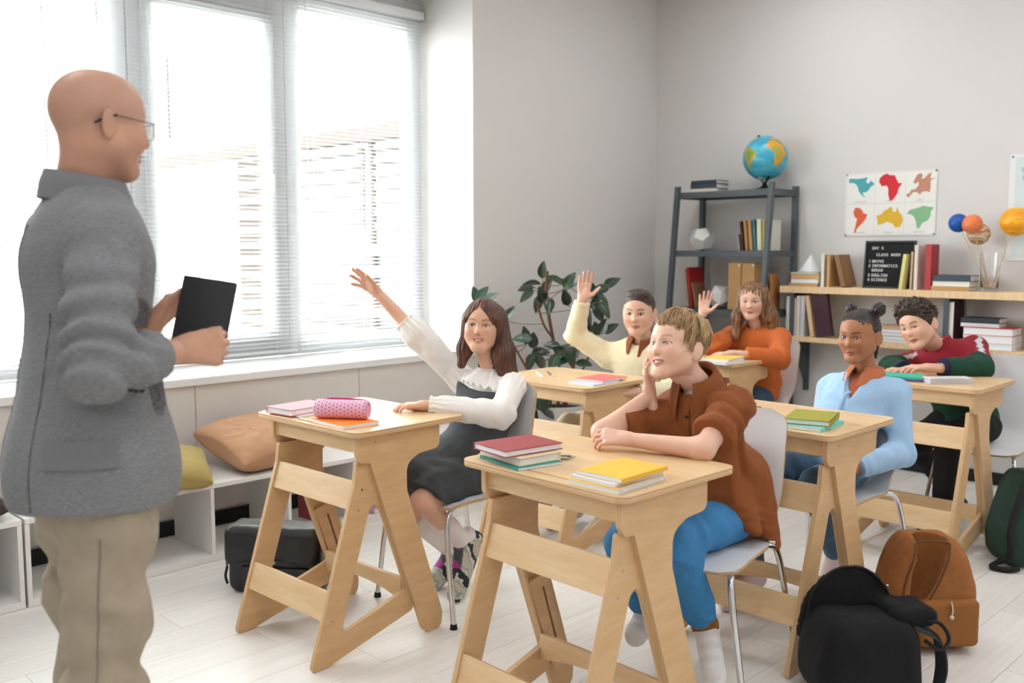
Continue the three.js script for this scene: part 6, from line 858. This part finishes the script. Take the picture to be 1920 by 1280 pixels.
// ---------- the boy in the cream jumper ----------
{
  const J = JOINTS.cream, face = nrm([-0.97, -0.02, 0.42]);
  const P = person('dark haired child in a cream jumper with a raised hand', J, { s: 0.92, headScale: 0.95, face, up: [-0.03, 1, 0.03], skin: 0xddb096, lips: 0xb27468, brow: 0x2d211b, blush: 0xcf8f7a, iris: 0x3a2a1e, smile: 0.05, gaze: [0, 0.05, 1], jaw: 1.04, browA: 0.8, neckR: 0.95, handScale: 0.92, res: { head: 0.003, hand: 0.0034, body: 0.012 }, hands: { R: { dir: [0.08, 1, 0.1], palm: [-0.75, 0.0, 0.65], curl: [0.06, 0.1, 0.08], spread: 0.06, thumb: [0.85, 0.5, 0.2] }, L: { dir: [-0.8, 0, -0.4], palm: [0, -1, 0], curl: [0.2, 0.4, 0.3] } } });
  const q = jumper(P, 'jumper', 0xe8dcb8, { h: 0.0085, label: 'cream knitted jumper', cuff: { R: 0.97 } });
  P.put('collar', collar(add3(J.neck, add3(q.up.map((v) => v * 0.018), q.fwd, 0.004), 1), q.up, q.fwd, 0.054, 0.08, 0.034, -0.012, 0.32, 0.04), std(0x8a4a26, 0.85), undefined, 'rust brown shirt collar');
  trousersAndShoes(P, 0xcfc0a8, 0xd9d5cf, { label: 'beige trousers', h: 0.011 });
  hairCap(P, { c1: 0x1d1512, c2: 0x4a3020, e: 0.0, more: [ell([0.0, 0.105, 0.035], [0.062, 0.03, 0.05], 0.02)], cut: (x, y, z) => Math.max((z - 0.055 - 0.42 * y) / 1.1, -0.045 - y + Math.max(0, z + 0.02) * 1.1), label: 'short dark hair, longer on top' });
}
// ---------- the girl in the orange jumper ----------
{
  const J = JOINTS.orange, face = nrm([-0.97, -0.05, 0.38]);
  const P = person('child with long light brown hair in an orange jumper raising a hand', J, { s: 0.88, headScale: 0.92, face, up: [0, 1, 0], skin: 0xe2b7a0, lips: 0xb9796e, brow: 0x7a5a40, blush: 0xd49582, iris: 0x4a4438, smile: 0, gaze: [0, 0.05, 1], browA: 0.6, neckR: 0.86, handScale: 0.86, res: { head: 0.0032, hand: 0.0036, body: 0.012 }, hands: { R: { dir: [0.08, 1, 0.12], palm: [-0.8, 0, 0.6], curl: [0.08, 0.12, 0.1], spread: 0.13, thumb: [0.85, 0.5, 0.25] }, L: { dir: [-0.75, 0, -0.6], palm: [0, -1, 0], curl: [0.2, 0.4, 0.3] } } });
  const q = jumper(P, 'jumper', 0xc4652c, { h: 0.0085, g: 0.02, neckR: 0.05, label: 'orange jumper', cuff: { R: 0.35, L: 0.72 }, hem: 0.5, more: [ell(add3(J.pelvis, [0.03, 0.1, 0]), [0.14, 0.2, 0.17], 0.06), cap(add3(J.neck, [0, -0.02, 0]), add3(J.neck, [0, 0.01, 0]), 0.06, 0.056, 0.02)] });
  trousersAndShoes(P, 0x3d566e, 0xd9d5cf, { label: 'blue jeans', h: 0.011 });
  P.put('bracelet', new THREE.TorusGeometry(0.029, 0.006, 8, 24).rotateX(Math.PI / 2).translate(...add3(J.wrR, nrm(sub3(J.wrR, J.elR)), -0.015)), std(0x1d2420, 0.5), undefined, 'dark wrist band');
  const w = (t) => 0.008 * Math.sin(t * 9);
  hairCap(P, { c1: 0x4f3320, c2: 0x9a7048, f: 110, along: 0.12, strand: 0.002, fr: 36, fz: 0, long: 1, box: [[-0.17, -0.3, -0.17], [0.2, 0.15, 0.13]], more: [cap([0.055, 0.05, -0.03], [0.1, -0.1, -0.03], 0.045, 0.055, 0.04), cap([0.1, -0.1, -0.03], [0.145, -0.23, -0.03], 0.055, 0.035, 0.03), cap([-0.055, 0.05, -0.02], [-0.09, -0.1, 0.0], 0.04, 0.04, 0.04), cap([-0.09, -0.1, 0.0], [-0.1, -0.24, 0.03], 0.04, 0.024, 0.03), cap([0, 0, -0.08], [0.02, -0.2, -0.09], 0.06, 0.06, 0.04), cap([0.068, 0.03, 0.03], [0.085, -0.1, 0.02], 0.02, 0.026, 0.03)], cut: (x, y, z) => { const tp = clamp((y + 0.01) / 0.08, 0, 1), hw = 0.061 * (1 - tp ** 2); return z > 0.012 && y > -0.15 ? Math.min(hw - Math.abs(x + 0.004), (z - 0.012) * 1.5) : -1; }, label: 'long loose light brown hair' });
}
// ---------- the boy in the red and green jacket ----------
{
  const J = JOINTS.red, face = nrm([-0.94, -0.1, -0.12]);
  const P = person('dark curly haired child in a red and green jacket leaning on folded arms', J, { s: 0.92, headScale: 0.96, face, up: [0.1, 1, -0.28], skin: 0xe0b096, lips: 0xb8685e, brow: 0x33241c, blush: 0xd08672, iris: 0x3a2c20, smile: 0.2, gaze: [0.1, 0, 1], browA: 0.8, neckR: 0.92, handScale: 0.92, eyeOpen: 0.0052, res: { head: 0.003, hand: 0.0036, body: 0.012 }, hands: { R: { dir: [-0.55, 0.12, -0.2], palm: [0.1, -1, 0], curl: [0.25, 0.4, 0.3] }, L: { dir: [-0.7, 0.05, -0.6], palm: [0, -1, -0.1], curl: [0.25, 0.5, 0.3] } } });
  const up = nrm(sub3(J.neck, J.pelvis)), redc = lin(0x8e1626), green = lin(0x12402f), white = lin(0xc9ccd4), navy = lin(0x161a3c);
  const arm = (d, p) => { const a = J['sh' + d], b = J['el' + d], c = J['wr' + d], t1 = clamp(dot3(sub3(p, a), sub3(b, a)) / dot3(sub3(b, a), sub3(b, a)), 0, 1), t2 = clamp(dot3(sub3(p, b), sub3(c, b)) / dot3(sub3(c, b), sub3(c, b)), 0, 1), d1 = len3(sub3(p, mix3(a, b, t1))), d2 = len3(sub3(p, mix3(b, c, t2))); return d1 < d2 ? [t1, d1] : [1 + t2, d2]; };
  const color = (x, y, z) => { const p = [x, y, z], aL = arm('L', p), aR = arm('R', p), a = aL[1] < aR[1] ? aL : aR, k = a[1] < 0.075; const n = 1 + 0.1 * fbm(x * 60, y * 60, z * 60); let c; if (k) { const t = a[0]; c = t < 0.75 ? redc : t < 1.72 ? green : navy; const v = sub3(p, J.shL), zig = 0.02 * (((dot3(v, up) * 26 % 1) + 1) % 1 > 0.5 ? 1 : -1); const D = aL[1] < aR[1] ? 'L' : 'R', ax = nrm(sub3(J['el' + D], J['sh' + D])), out = nrm(cross3(cross3(ax, nrm([-0.55, 0.75, 0.5])), ax)), w2 = cross3(ax, out), vv = sub3(p, J['sh' + D]), tri = Math.abs(((t * 4.5 % 1) + 1) % 1 - 0.5) * 2; if (t < 0.76 && dot3(vv, out) > 0 && Math.abs(dot3(vv, w2) - 0.012 * (tri - 0.5)) < 0.015) c = white; } else { const a2 = dot3(sub3(p, J.pelvis), up); c = a2 > 0.2 ? redc : green; } return c.map((v) => v * n); };
  const q = jumper(P, 'jacket', 0x8e1626, { h: 0.0075, g: 0.022, color, label: 'crimson and dark green track jacket with a white zigzag stripe', neckR: 0.058, cuff: { R: 0.8, L: 0.78 } });
  P.put('collar', collar(add3(J.neck, q.up, 0.014), q.up, q.fwd, 0.062, 0.068, 0.03, 0.005, 0.55, 0.01, 0.006), std(0x8e1626, 0.85));
  P.put('undershirt', netMesh({ add: [cap(add3(J.neck, q.up, -0.06), add3(J.neck, q.up, -0.004), 0.058, 0.052)] }, 0.008), std(0xd6d2d0, 0.9), undefined, 'white undershirt');
  trousersAndShoes(P, 0x17181a, 0x121214, { label: 'black trousers', h: 0.0095, shoeLabel: 'black shoe', len: 0.86 });
  hairCap(P, { c1: 0x1c1310, c2: 0x46301f, e: 0.004, curl: 0.03, strand: 0.001, more: [ell([0, 0.098, 0.02], [0.075, 0.045, 0.08], 0.02)], cut: (x, y, z) => Math.max((z - 0.058 - 0.42 * y) / 1.1, -0.05 - y + Math.max(0, z + 0.02) * 1.1), f: 90, along: 1, label: 'thick curly dark hair' });
}
// ---------- bags ----------
// oriented frame from yaw: x across, y up, z out of the front
function bagFrame(pos, yaw, lean = 0) { return frame(pos, [Math.sin(yaw), 0, Math.cos(yaw)], nrm([lean * Math.sin(yaw), 1, lean * Math.cos(yaw)])); }
const rbx = (x, y, z, hx, hy, hz, r) => { const a = Math.abs(x) - hx + r, b = Math.abs(y) - hy + r, c = Math.abs(z) - hz + r; return Math.hypot(Math.max(a, 0), Math.max(b, 0), Math.max(c, 0)) + Math.min(Math.max(a, b, c), 0) - r; };
// tan suede backpack with its top unzipped
{
  const g = thing('backpack', 'tan suede backpack standing open beside the desk of the child in the cardigan', 'backpack', [3.40, 0, -1.29]), fr = bagFrame([0, 0, 0], -0.75, -0.1), tan = lin(0x9a6232);
  const open = (x, y, z) => { const u = x + 0.035, v = z - 0.0; return Math.hypot(u / 1.0, v / 0.62) - 0.085 * (y > 0.2 ? 1 : 0); };
  const F = { add: [func((x, y, z) => { const w = 1 - 0.35 * sstep(0.18, 0.42, y), d0 = rbx(x / w, y - 0.2, z / (0.75 + 0.25 * w), 0.165, 0.2, 0.115, 0.075) * 0.8; return d0 + 0.006 * fbm(x * 9, y * 9, z * 9) + 0.004 * Math.sin(y * 60 + x * 20) * sstep(0.14, 0.0, y); }, 0.01)],
    sub: [func((x, y, z) => { const q = [(x + 0.03) * 0.94 - (y - 0.33) * 0.34, (y - 0.33) * 0.94 + (x + 0.03) * 0.34, z - 0.02]; return Math.hypot(q[0] / 0.055, q[1] / 0.2, (q[2] - 0.035) / 0.095) * 0.055 - 0.055; }, 0.004)] };
  const b = netMesh(F, 0.006, { box: [[-0.19, -0.02, -0.14], [0.19, 0.43, 0.14]], pad: 0.01, color: (x, y, z) => { const n = 1 + 0.25 * fbm(x * 30, y * 30, z * 30); return tan.map((v) => v * n); } });
  mesh('bag_body', placed(b, fr), vc(0.95), g); const L = (p) => fr.w(p), seam = std(0x6f4423, 0.9);
  { const rim = []; for (let k = 0; k <= 40; k++) { const t = k / 40 * 2 - 1, x0 = -0.03 + 0.052 * Math.sin(t * 3.1416) * 0 , y0 = 0.4 - 0.24 * Math.abs(t), xs = -0.03 + Math.sign(t) * 0.056 * Math.sqrt(Math.max(0, 1 - ((y0 - 0.33) / 0.2) ** 2)) + (y0 - 0.33) * 0.34, q = hit(F, [xs * 1.08, y0, 0.4], [0, 0, -1]); if (q && q[2] > 0.0) rim.push(L(q)); } if (rim.length > 6) mesh('zip_edge', tube(rim, 0.004, 8, 80), seam, g); }
  mesh('front_pocket', placed(netMesh({ add: [func((x, y, z) => rbx(x - 0.035, y - 0.115, z - 0.115, 0.105, 0.085, 0.025, 0.022) + 0.003 * fbm(x * 20, y * 20, 1), 0.01)] }, 0.006, { box: [[-0.08, 0.02, 0.08], [0.15, 0.21, 0.15]], pad: 0.005 }), fr), std(0x96602f, 0.95), g);
  mesh('zip_pull', [tube([[0.03, 0.2, 0.14], [0.034, 0.17, 0.146], [0.03, 0.15, 0.147]].map(L), 0.003, 6), new THREE.SphereGeometry(0.008, 12, 8).translate(...L([0.03, 0.146, 0.148]))], std(0xd9cbb8, 0.6), g);
  mesh('side_strap', tube([[0.13, 0.33, -0.05], [0.165, 0.27, -0.03], [0.172, 0.2, 0.0]].map(L), 0.009, 6), seam, g);
}
// black backpack with its flap thrown open
{
  const g = thing('backpack', 'black canvas backpack lying open beside the chair of the child in the brown shirt', 'backpack', [2.84, 0, -1.27]), fr = bagFrame([0, 0, 0], -0.65, 0.05), blk = (x, y, z) => { const n = 1 + 0.5 * fbm(x * 20, y * 20, z * 20); return lin(0x0b0c0f).map((v) => v * n); };
  const F = { add: [func((x, y, z) => { const w = 1 - 0.12 * sstep(0.1, 0.3, y); return rbx(x / w, y - 0.135, z, 0.17, 0.135, 0.13, 0.07) * 0.85 + 0.008 * fbm(x * 8, y * 8, z * 8); }, 0.01)] };
  mesh('bag_body', placed(netMesh(F, 0.0075, { box: [[-0.19, -0.02, -0.15], [0.19, 0.29, 0.15]], pad: 0.01, color: blk }), fr), vc(0.95), g);
  const flap = { add: [func((x, y, z) => { const yy = y - 0.2, r = Math.hypot(x / 0.155, Math.max(0, yy) / 0.2) * 0.155 - 0.155, th = Math.abs(z + 0.085 + 0.25 * (x * x) * 4 - 0.12 * yy) - 0.014; return Math.max(r, th * 0.85, -yy - 0.05) + 0.005 * fbm(x * 12, y * 12, z * 12); }, 0.01), func((x, y, z) => rbx(x - 0.15, y - 0.265, z - 0.0, 0.075, 0.03, 0.08, 0.028) + 0.008 * fbm(x * 14, y * 14, z * 14), 0.03)] };
  mesh('flap', placed(netMesh(flap, 0.0075, { box: [[-0.19, 0.12, -0.19], [0.25, 0.43, 0.12]], pad: 0.01, color: blk }), fr), vc(0.97), g);
  const L = (p) => fr.w(p); mesh('piping', tube([[-0.15, 0.22, -0.07], [-0.13, 0.33, -0.06], [-0.06, 0.395, -0.055], [0.03, 0.395, -0.05], [0.11, 0.33, -0.06], [0.15, 0.25, -0.07]].map(L), 0.004, 8), std(0x0d0e10, 0.7), g);
  const ribbon = (pts, w) => { const c = new THREE.CatmullRomCurve3(pts.map((p) => V(...L(p)))), P = [], I = [], N = 40; for (let i = 0; i <= N; i++) { const p = c.getPointAt(i / N), t = c.getTangentAt(i / N), s = V(0.5, 0.15, -0.85).cross(t).normalize(), u = t.clone().cross(s).normalize(); for (const [a, b] of [[-1, 1], [1, 1], [1, -1], [-1, -1]]) P.push(p.x + u.x * a * w + s.x * b * 0.003, p.y + u.y * a * w + s.y * b * 0.003, p.z + u.z * a * w + s.z * b * 0.003); } for (let i = 0; i < N; i++) for (let k = 0; k < 4; k++) { const a = i * 4 + k, b = i * 4 + (k + 1) % 4; I.push(a, b, a + 4, b, b + 4, a + 4); } const q = new THREE.BufferGeometry(); q.setAttribute('position', new THREE.Float32BufferAttribute(P, 3)); q.setIndex(I); const z = q.toNonIndexed(); z.computeVertexNormals(); return z; };
  mesh('shoulder_strap', ribbon([[0.13, 0.25, 0.08], [0.2, 0.21, 0.1], [0.225, 0.12, 0.1], [0.19, 0.02, 0.11]], 0.02), std(0x24282b, 0.8), g); mesh('shoulder_strap', ribbon([[0.15, 0.24, 0.02], [0.235, 0.2, 0.03], [0.255, 0.1, 0.04], [0.235, 0.015, 0.06]], 0.02), std(0x24282b, 0.8), g);
  mesh('hang_loop', tube([[0.15, 0.25, 0.06], [0.21, 0.26, 0.09], [0.235, 0.215, 0.11], [0.2, 0.185, 0.12], [0.16, 0.21, 0.1]].map(L), 0.006, 8), std(0x0f1012, 0.8), g);
  mesh('zip_slider', new THREE.SphereGeometry(0.005, 10, 8).translate(...L([0.112, 0.335, -0.045])), M.screw, g);
}
// dark green backpack behind the last desk
{
  const g = thing('backpack', 'dark green nylon backpack slumped against the desk leg', 'backpack', [4.62, 0, -1.305]), fr = bagFrame([0, 0, 0], -0.6, -0.08), grn = (x, y, z) => { const n = 1 + 0.5 * fbm(x * 16, y * 16, z * 16); return lin(0x16382d).map((v) => v * n); };
  const F = { add: [func((x, y, z) => { const w = 1 - 0.5 * sstep(0.12, 0.45, y); return rbx(x / w, y - 0.215, z / (0.7 + 0.3 * w), 0.165, 0.215, 0.12, 0.08) * 0.8 + 0.01 * fbm(x * 7, y * 5, z * 7); }, 0.01)] };
  mesh('bag_body', placed(netMesh(F, 0.0085, { box: [[-0.19, -0.02, -0.14], [0.19, 0.46, 0.14]], pad: 0.01, color: grn }), fr), vc(0.7), g); const L = (p) => fr.w(p), dk = std(0x0e100f, 0.8);
  mesh('shoulder_strap', tube([[-0.05, 0.42, 0.05], [-0.13, 0.33, 0.1], [-0.17, 0.18, 0.1], [-0.15, 0.06, 0.08], [-0.19, 0.03, 0.06]].map(L), 0.014, 8), dk, g); mesh('handle_loop', tube([[0.02, 0.43, 0], [0.05, 0.475, 0], [0.08, 0.42, 0]].map(L), 0.006, 8), dk, g);
  mesh('strap_end', tube([[-0.19, 0.03, 0.06], [-0.23, 0.015, 0.07], [-0.19, 0.015, 0.12], [-0.14, 0.02, 0.13]].map(L), 0.012, 8), dk, g); mesh('drawcord', tube([[-0.04, 0.4, 0.07], [-0.08, 0.3, 0.11], [-0.05, 0.12, 0.125]].map(L), 0.003, 6), std(0x204a3c, 0.7), g);
}
// black leather satchel under the first desk
{
  const g = thing('satchel', 'black leather satchel on the floor behind the front desk', 'bag', [2.03, 0, -3.40]), fr = bagFrame([0, 0, 0], -0.95, 0.0), lea = std(0x111214, 0.38);
  mesh('bag_body', placed(netMesh({ add: [func((x, y, z) => rbx(x, y - 0.135, z, 0.205, 0.135, 0.085, 0.045) + 0.004 * fbm(x * 12, y * 12, z * 12), 0.01)] }, 0.0075, { box: [[-0.22, -0.01, -0.1], [0.22, 0.29, 0.1]], pad: 0.01 }), fr), lea, g);
  mesh('flap', placed(netMesh({ add: [func((x, y, z) => Math.max(rbx(x, y - 0.2, z - 0.02, 0.21, 0.09, 0.085, 0.04), -(z - 0.005 + (y < 0.25 ? 0 : 0.2)), 0.13 + 0.03 * Math.cos(x * 9) - y) + 0.003 * fbm(x * 14, y * 14, z * 14), 0.01)] }, 0.007, { box: [[-0.23, 0.08, -0.1], [0.23, 0.31, 0.12]], pad: 0.01 }), fr), lea, g);
  const L = (p) => fr.w(p); mesh('stud', new THREE.SphereGeometry(0.007, 12, 8).translate(...L([0.02, 0.15, 0.108])), M.screw, g); mesh('zip_tassel', [tube([[-0.205, 0.2, 0.03], [-0.22, 0.17, 0.04], [-0.216, 0.1, 0.045]].map(L), 0.004, 6), tube([[-0.216, 0.1, 0.045], [-0.222, 0.06, 0.05], [-0.214, 0.03, 0.05]].map(L), 0.0055, 6)], lea, g); mesh('pocket', placed(rbox(0.3, 0.1, 0.02, 0.008, 0.02, 0.075, 0.09), fr), lea, g);
}
// ---------- rubber plant in the corner ----------
{
  const g = thing('rubber_plant', 'rubber plant with large dark glossy leaves in a pale planter', 'plant', [4.46, 0, -4.05]);
  mesh('planter', new THREE.LatheGeometry([[0, 0.0], [0.17, 0.0], [0.185, 0.02], [0.21, 0.43], [0.2, 0.435], [0.19, 0.41], [0.185, 0.37], [0, 0.37]].map(([a, b]) => new THREE.Vector2(a, b)), 48), std(0xc9c7c2, 0.8), g); mesh('soil', new THREE.CylinderGeometry(0.186, 0.186, 0.02, 32).translate(0, 0.385, 0), std(0x35261c, 0.95), g);
  const leafGeo = (bend, fold) => { const P = [], I = [], UV = [], N = 10, K = 6; for (let i = 0; i <= N; i++) { const t = i / N, w = 0.31 * Math.pow(Math.sin(Math.PI * Math.pow(t, 0.85)), 0.75) * (1 - 0.25 * t) + (i === N ? 0 : 0.004); for (let k = 0; k <= K; k++) { const u = k / K * 2 - 1; P.push(u * w, -bend * t * t + fold * Math.abs(u) * w * 1.2 - 0.012 * Math.cos(u * 9) * w, t); UV.push(k / K, t); } } for (let i = 0; i < N; i++) for (let k = 0; k < K; k++) { const a = i * (K + 1) + k; I.push(a, a + K + 1, a + 1, a + 1, a + K + 1, a + K + 2); } const q = new THREE.BufferGeometry(); q.setAttribute('position', new THREE.Float32BufferAttribute(P, 3)); q.setAttribute('uv', new THREE.Float32BufferAttribute(UV, 2)); q.setIndex(I); q.computeVertexNormals(); return q; };
  const geos = [leafGeo(0.12, 0.25), leafGeo(0.3, 0.15), leafGeo(-0.05, 0.3)];
  const lt = (a, b) => dataTex(64, 64, (u, v) => { const m = Math.exp(-(((u - 0.5) / 0.03) ** 2)), n = 0.85 + 0.3 * noise(u * 8, v * 8, 3) + 0.06 * Math.sin((v * 2 - Math.abs(u - 0.5)) * 60); return [0, 1, 2].map((k) => (a[k] + (b[k] - a[k]) * m) * n); });
  const mats = [[[26, 58, 34], [70, 100, 55]], [[34, 70, 40], [88, 120, 62]], [[20, 46, 32], [60, 84, 50]], [[66, 104, 84], [110, 140, 110]]].map(([a, b]) => new THREE.MeshPhysicalMaterial({ map: lt(a, b), roughness: 0.32, clearcoat: 0.3, side: THREE.DoubleSide }));
  const R = [0.7071, 0, 0.7071], r = rng(12), data = [[4.456,1.286,-4.177,80,0.074],[4.297,1.212,-4.117,170,0.053],[4.372,1.16,-4.247,195,0.04],[4.307,1.122,-4.177,215,0.073],[4.396,1.187,-4.089,60,0.039],[4.31,1.229,-3.942,160,0.066],[4.536,1.207,-4.091,150,0.059],[4.318,1.227,-3.829,60,0.051],[4.39,1.184,-3.874,20,0.047],[4.305,1.132,-4.042,100,0.034],[4.373,1.075,-4.137,250,0.054],[4.272,1.068,-3.949,270,0.042],[4.523,1.11,-4.034,110,0.044],[4.767,1.206,-3.863,35,0.059],[4.492,1.167,-3.725,200,0.071],[4.615,1.106,-3.809,320,0.058],[4.464,1.055,-3.661,315,0.051],[4.531,1.092,-3.786,90,0.043],[4.443,1.027,-3.695,300,0.065],[4.639,1.043,-3.955,200,0.039],[4.481,0.973,-3.844,260,0.053],[4.628,0.912,-3.945,280,0.039],[4.624,0.917,-3.868,130,0.039],[4.718,0.91,-3.813,30,0.044],[4.492,0.944,-3.699,60,0.033],[4.113,0.88,-4.02,170,0.052],[4.289,0.849,-4.101,80,0.063],[4.15,0.891,-4.031,100,0.038],[4.35,0.771,-4.095,10,0.054],[4.321,0.815,-3.969,180,0.053],[4.4,0.797,-3.947,40,0.043],[4.351,0.698,-4.186,250,0.064],[4.291,0.706,-4.04,290,0.063],[4.244,0.728,-3.885,240,0.047],[4.336,0.766,-3.823,280,0.061],[4.491,0.696,-3.85,350,0.058],[4.453,0.779,-3.89,70,0.048],[4.434,0.729,-3.958,200,0.058],[4.35,0.783,-3.933,150,0.038],[4.066,1.128,-4.387,110,0.039],[4.029,1.137,-4.3,60,0.033],[4.131,1.113,-4.308,30,0.019],[4.237,1.01,-4.258,60,0.024],[4.188,0.479,-3.941,90,0.047],[4.265,0.405,-3.952,310,0.057],[4.257,0.37,-4.018,260,0.058],[4.293,0.455,-4.085,180,0.034],[4.232,0.466,-3.933,60,0.038],[4.284,0.344,-4.013,280,0.048],[4.27,0.39,-4.069,200,0.034],[4.648,1.17,-3.934,120,0.044],[4.518,1.137,-3.794,10,0.038],[4.531,1.004,-3.899,250,0.039],[4.447,1.002,-3.761,280,0.042]], tips = [];
  // trunk and branches first
  const bark = std(0x6b4a34, 0.85), stems = [[[0, 0.38, 0], [0.02, 0.6, 0.01], [-0.02, 0.85, -0.02], [-0.08, 1.1, -0.02], [-0.1, 1.28, 0]], [[0.03, 0.38, 0.02], [0.1, 0.62, 0.04], [0.15, 0.9, 0.05], [0.2, 1.14, 0.05]], [[-0.03, 0.38, -0.02], [-0.1, 0.55, 0.02], [-0.22, 0.68, 0.08], [-0.28, 0.75, 0.12]], [[0.02, 0.4, 0.05], [0.04, 0.55, 0.1], [0.0, 0.62, 0.14], [-0.04, 0.5, 0.2]], [[-0.05, 0.39, -0.05], [-0.22, 0.62, -0.02], [-0.42, 0.9, -0.02], [-0.5, 1.08, -0.02]], [[0.06, 0.39, 0.0], [0.22, 0.62, 0.02], [0.3, 0.8, 0.06]], [[-0.02, 0.85, -0.02], [-0.16, 0.95, 0.03], [-0.24, 1.08, 0.05]]];
  const curves = stems.map((s) => new THREE.CatmullRomCurve3(s.map((p) => V(...p)))); curves.forEach((c, i) => mesh('stem', new THREE.TubeGeometry(c, 24, i < 2 ? 0.011 : 0.007, 8), bark, g));
  data.forEach(([x, y, z, a, l], i) => {
    const th = a * Math.PI / 180, dir = nrm([R[0] * Math.cos(th) - 0.25 + 0.3 * (r() - 0.5), Math.sin(th), R[2] * Math.cos(th) + 0.25 + 0.3 * (r() - 0.5)]), L = Math.max(0.12, l * 1.5), base = [x - 4.46 - dir[0] * L / 2, y - dir[1] * L / 2, z + 4.05 - dir[2] * L / 2];
    const nn = nrm([-0.5 + 0.6 * (r() - 0.5), 0.55 + 0.5 * (r() - 0.3), 0.5 + 0.6 * (r() - 0.5)]), xx = nrm(cross3(nn, dir)), yy = cross3(dir, xx), m = mesh('leaf', geos[i % 3], mats[i === 25 || i === 39 || i === 40 ? 3 : Math.floor(r() * 3)], g); m.scale.setScalar(L); m.quaternion.setFromRotationMatrix(new THREE.Matrix4().makeBasis(V(...xx), V(...yy), V(...dir))); m.position.set(...base);
    // petiole to the nearest stem
    let best = null, bd = 9; for (const c of curves) for (let t = 0.05; t <= 1; t += 0.05) { const p = c.getPointAt(t), d = Math.hypot(p.x - base[0], p.y - base[1], p.z - base[2]) + (p.y > base[1] ? 0.05 : 0); if (d < bd) { bd = d; best = p; } }
    const mid = [(best.x + base[0]) / 2 - dir[0] * 0.02, (best.y + base[1]) / 2 - 0.01, (best.z + base[2]) / 2 - dir[2] * 0.02]; mesh('leaf_stalk', tube([[best.x, best.y, best.z], mid, base], 0.0028, 5, 8), i % 3 ? bark : std(0x5f6a3a, 0.8), g);
  });
}
renderer.render(scene, camera);
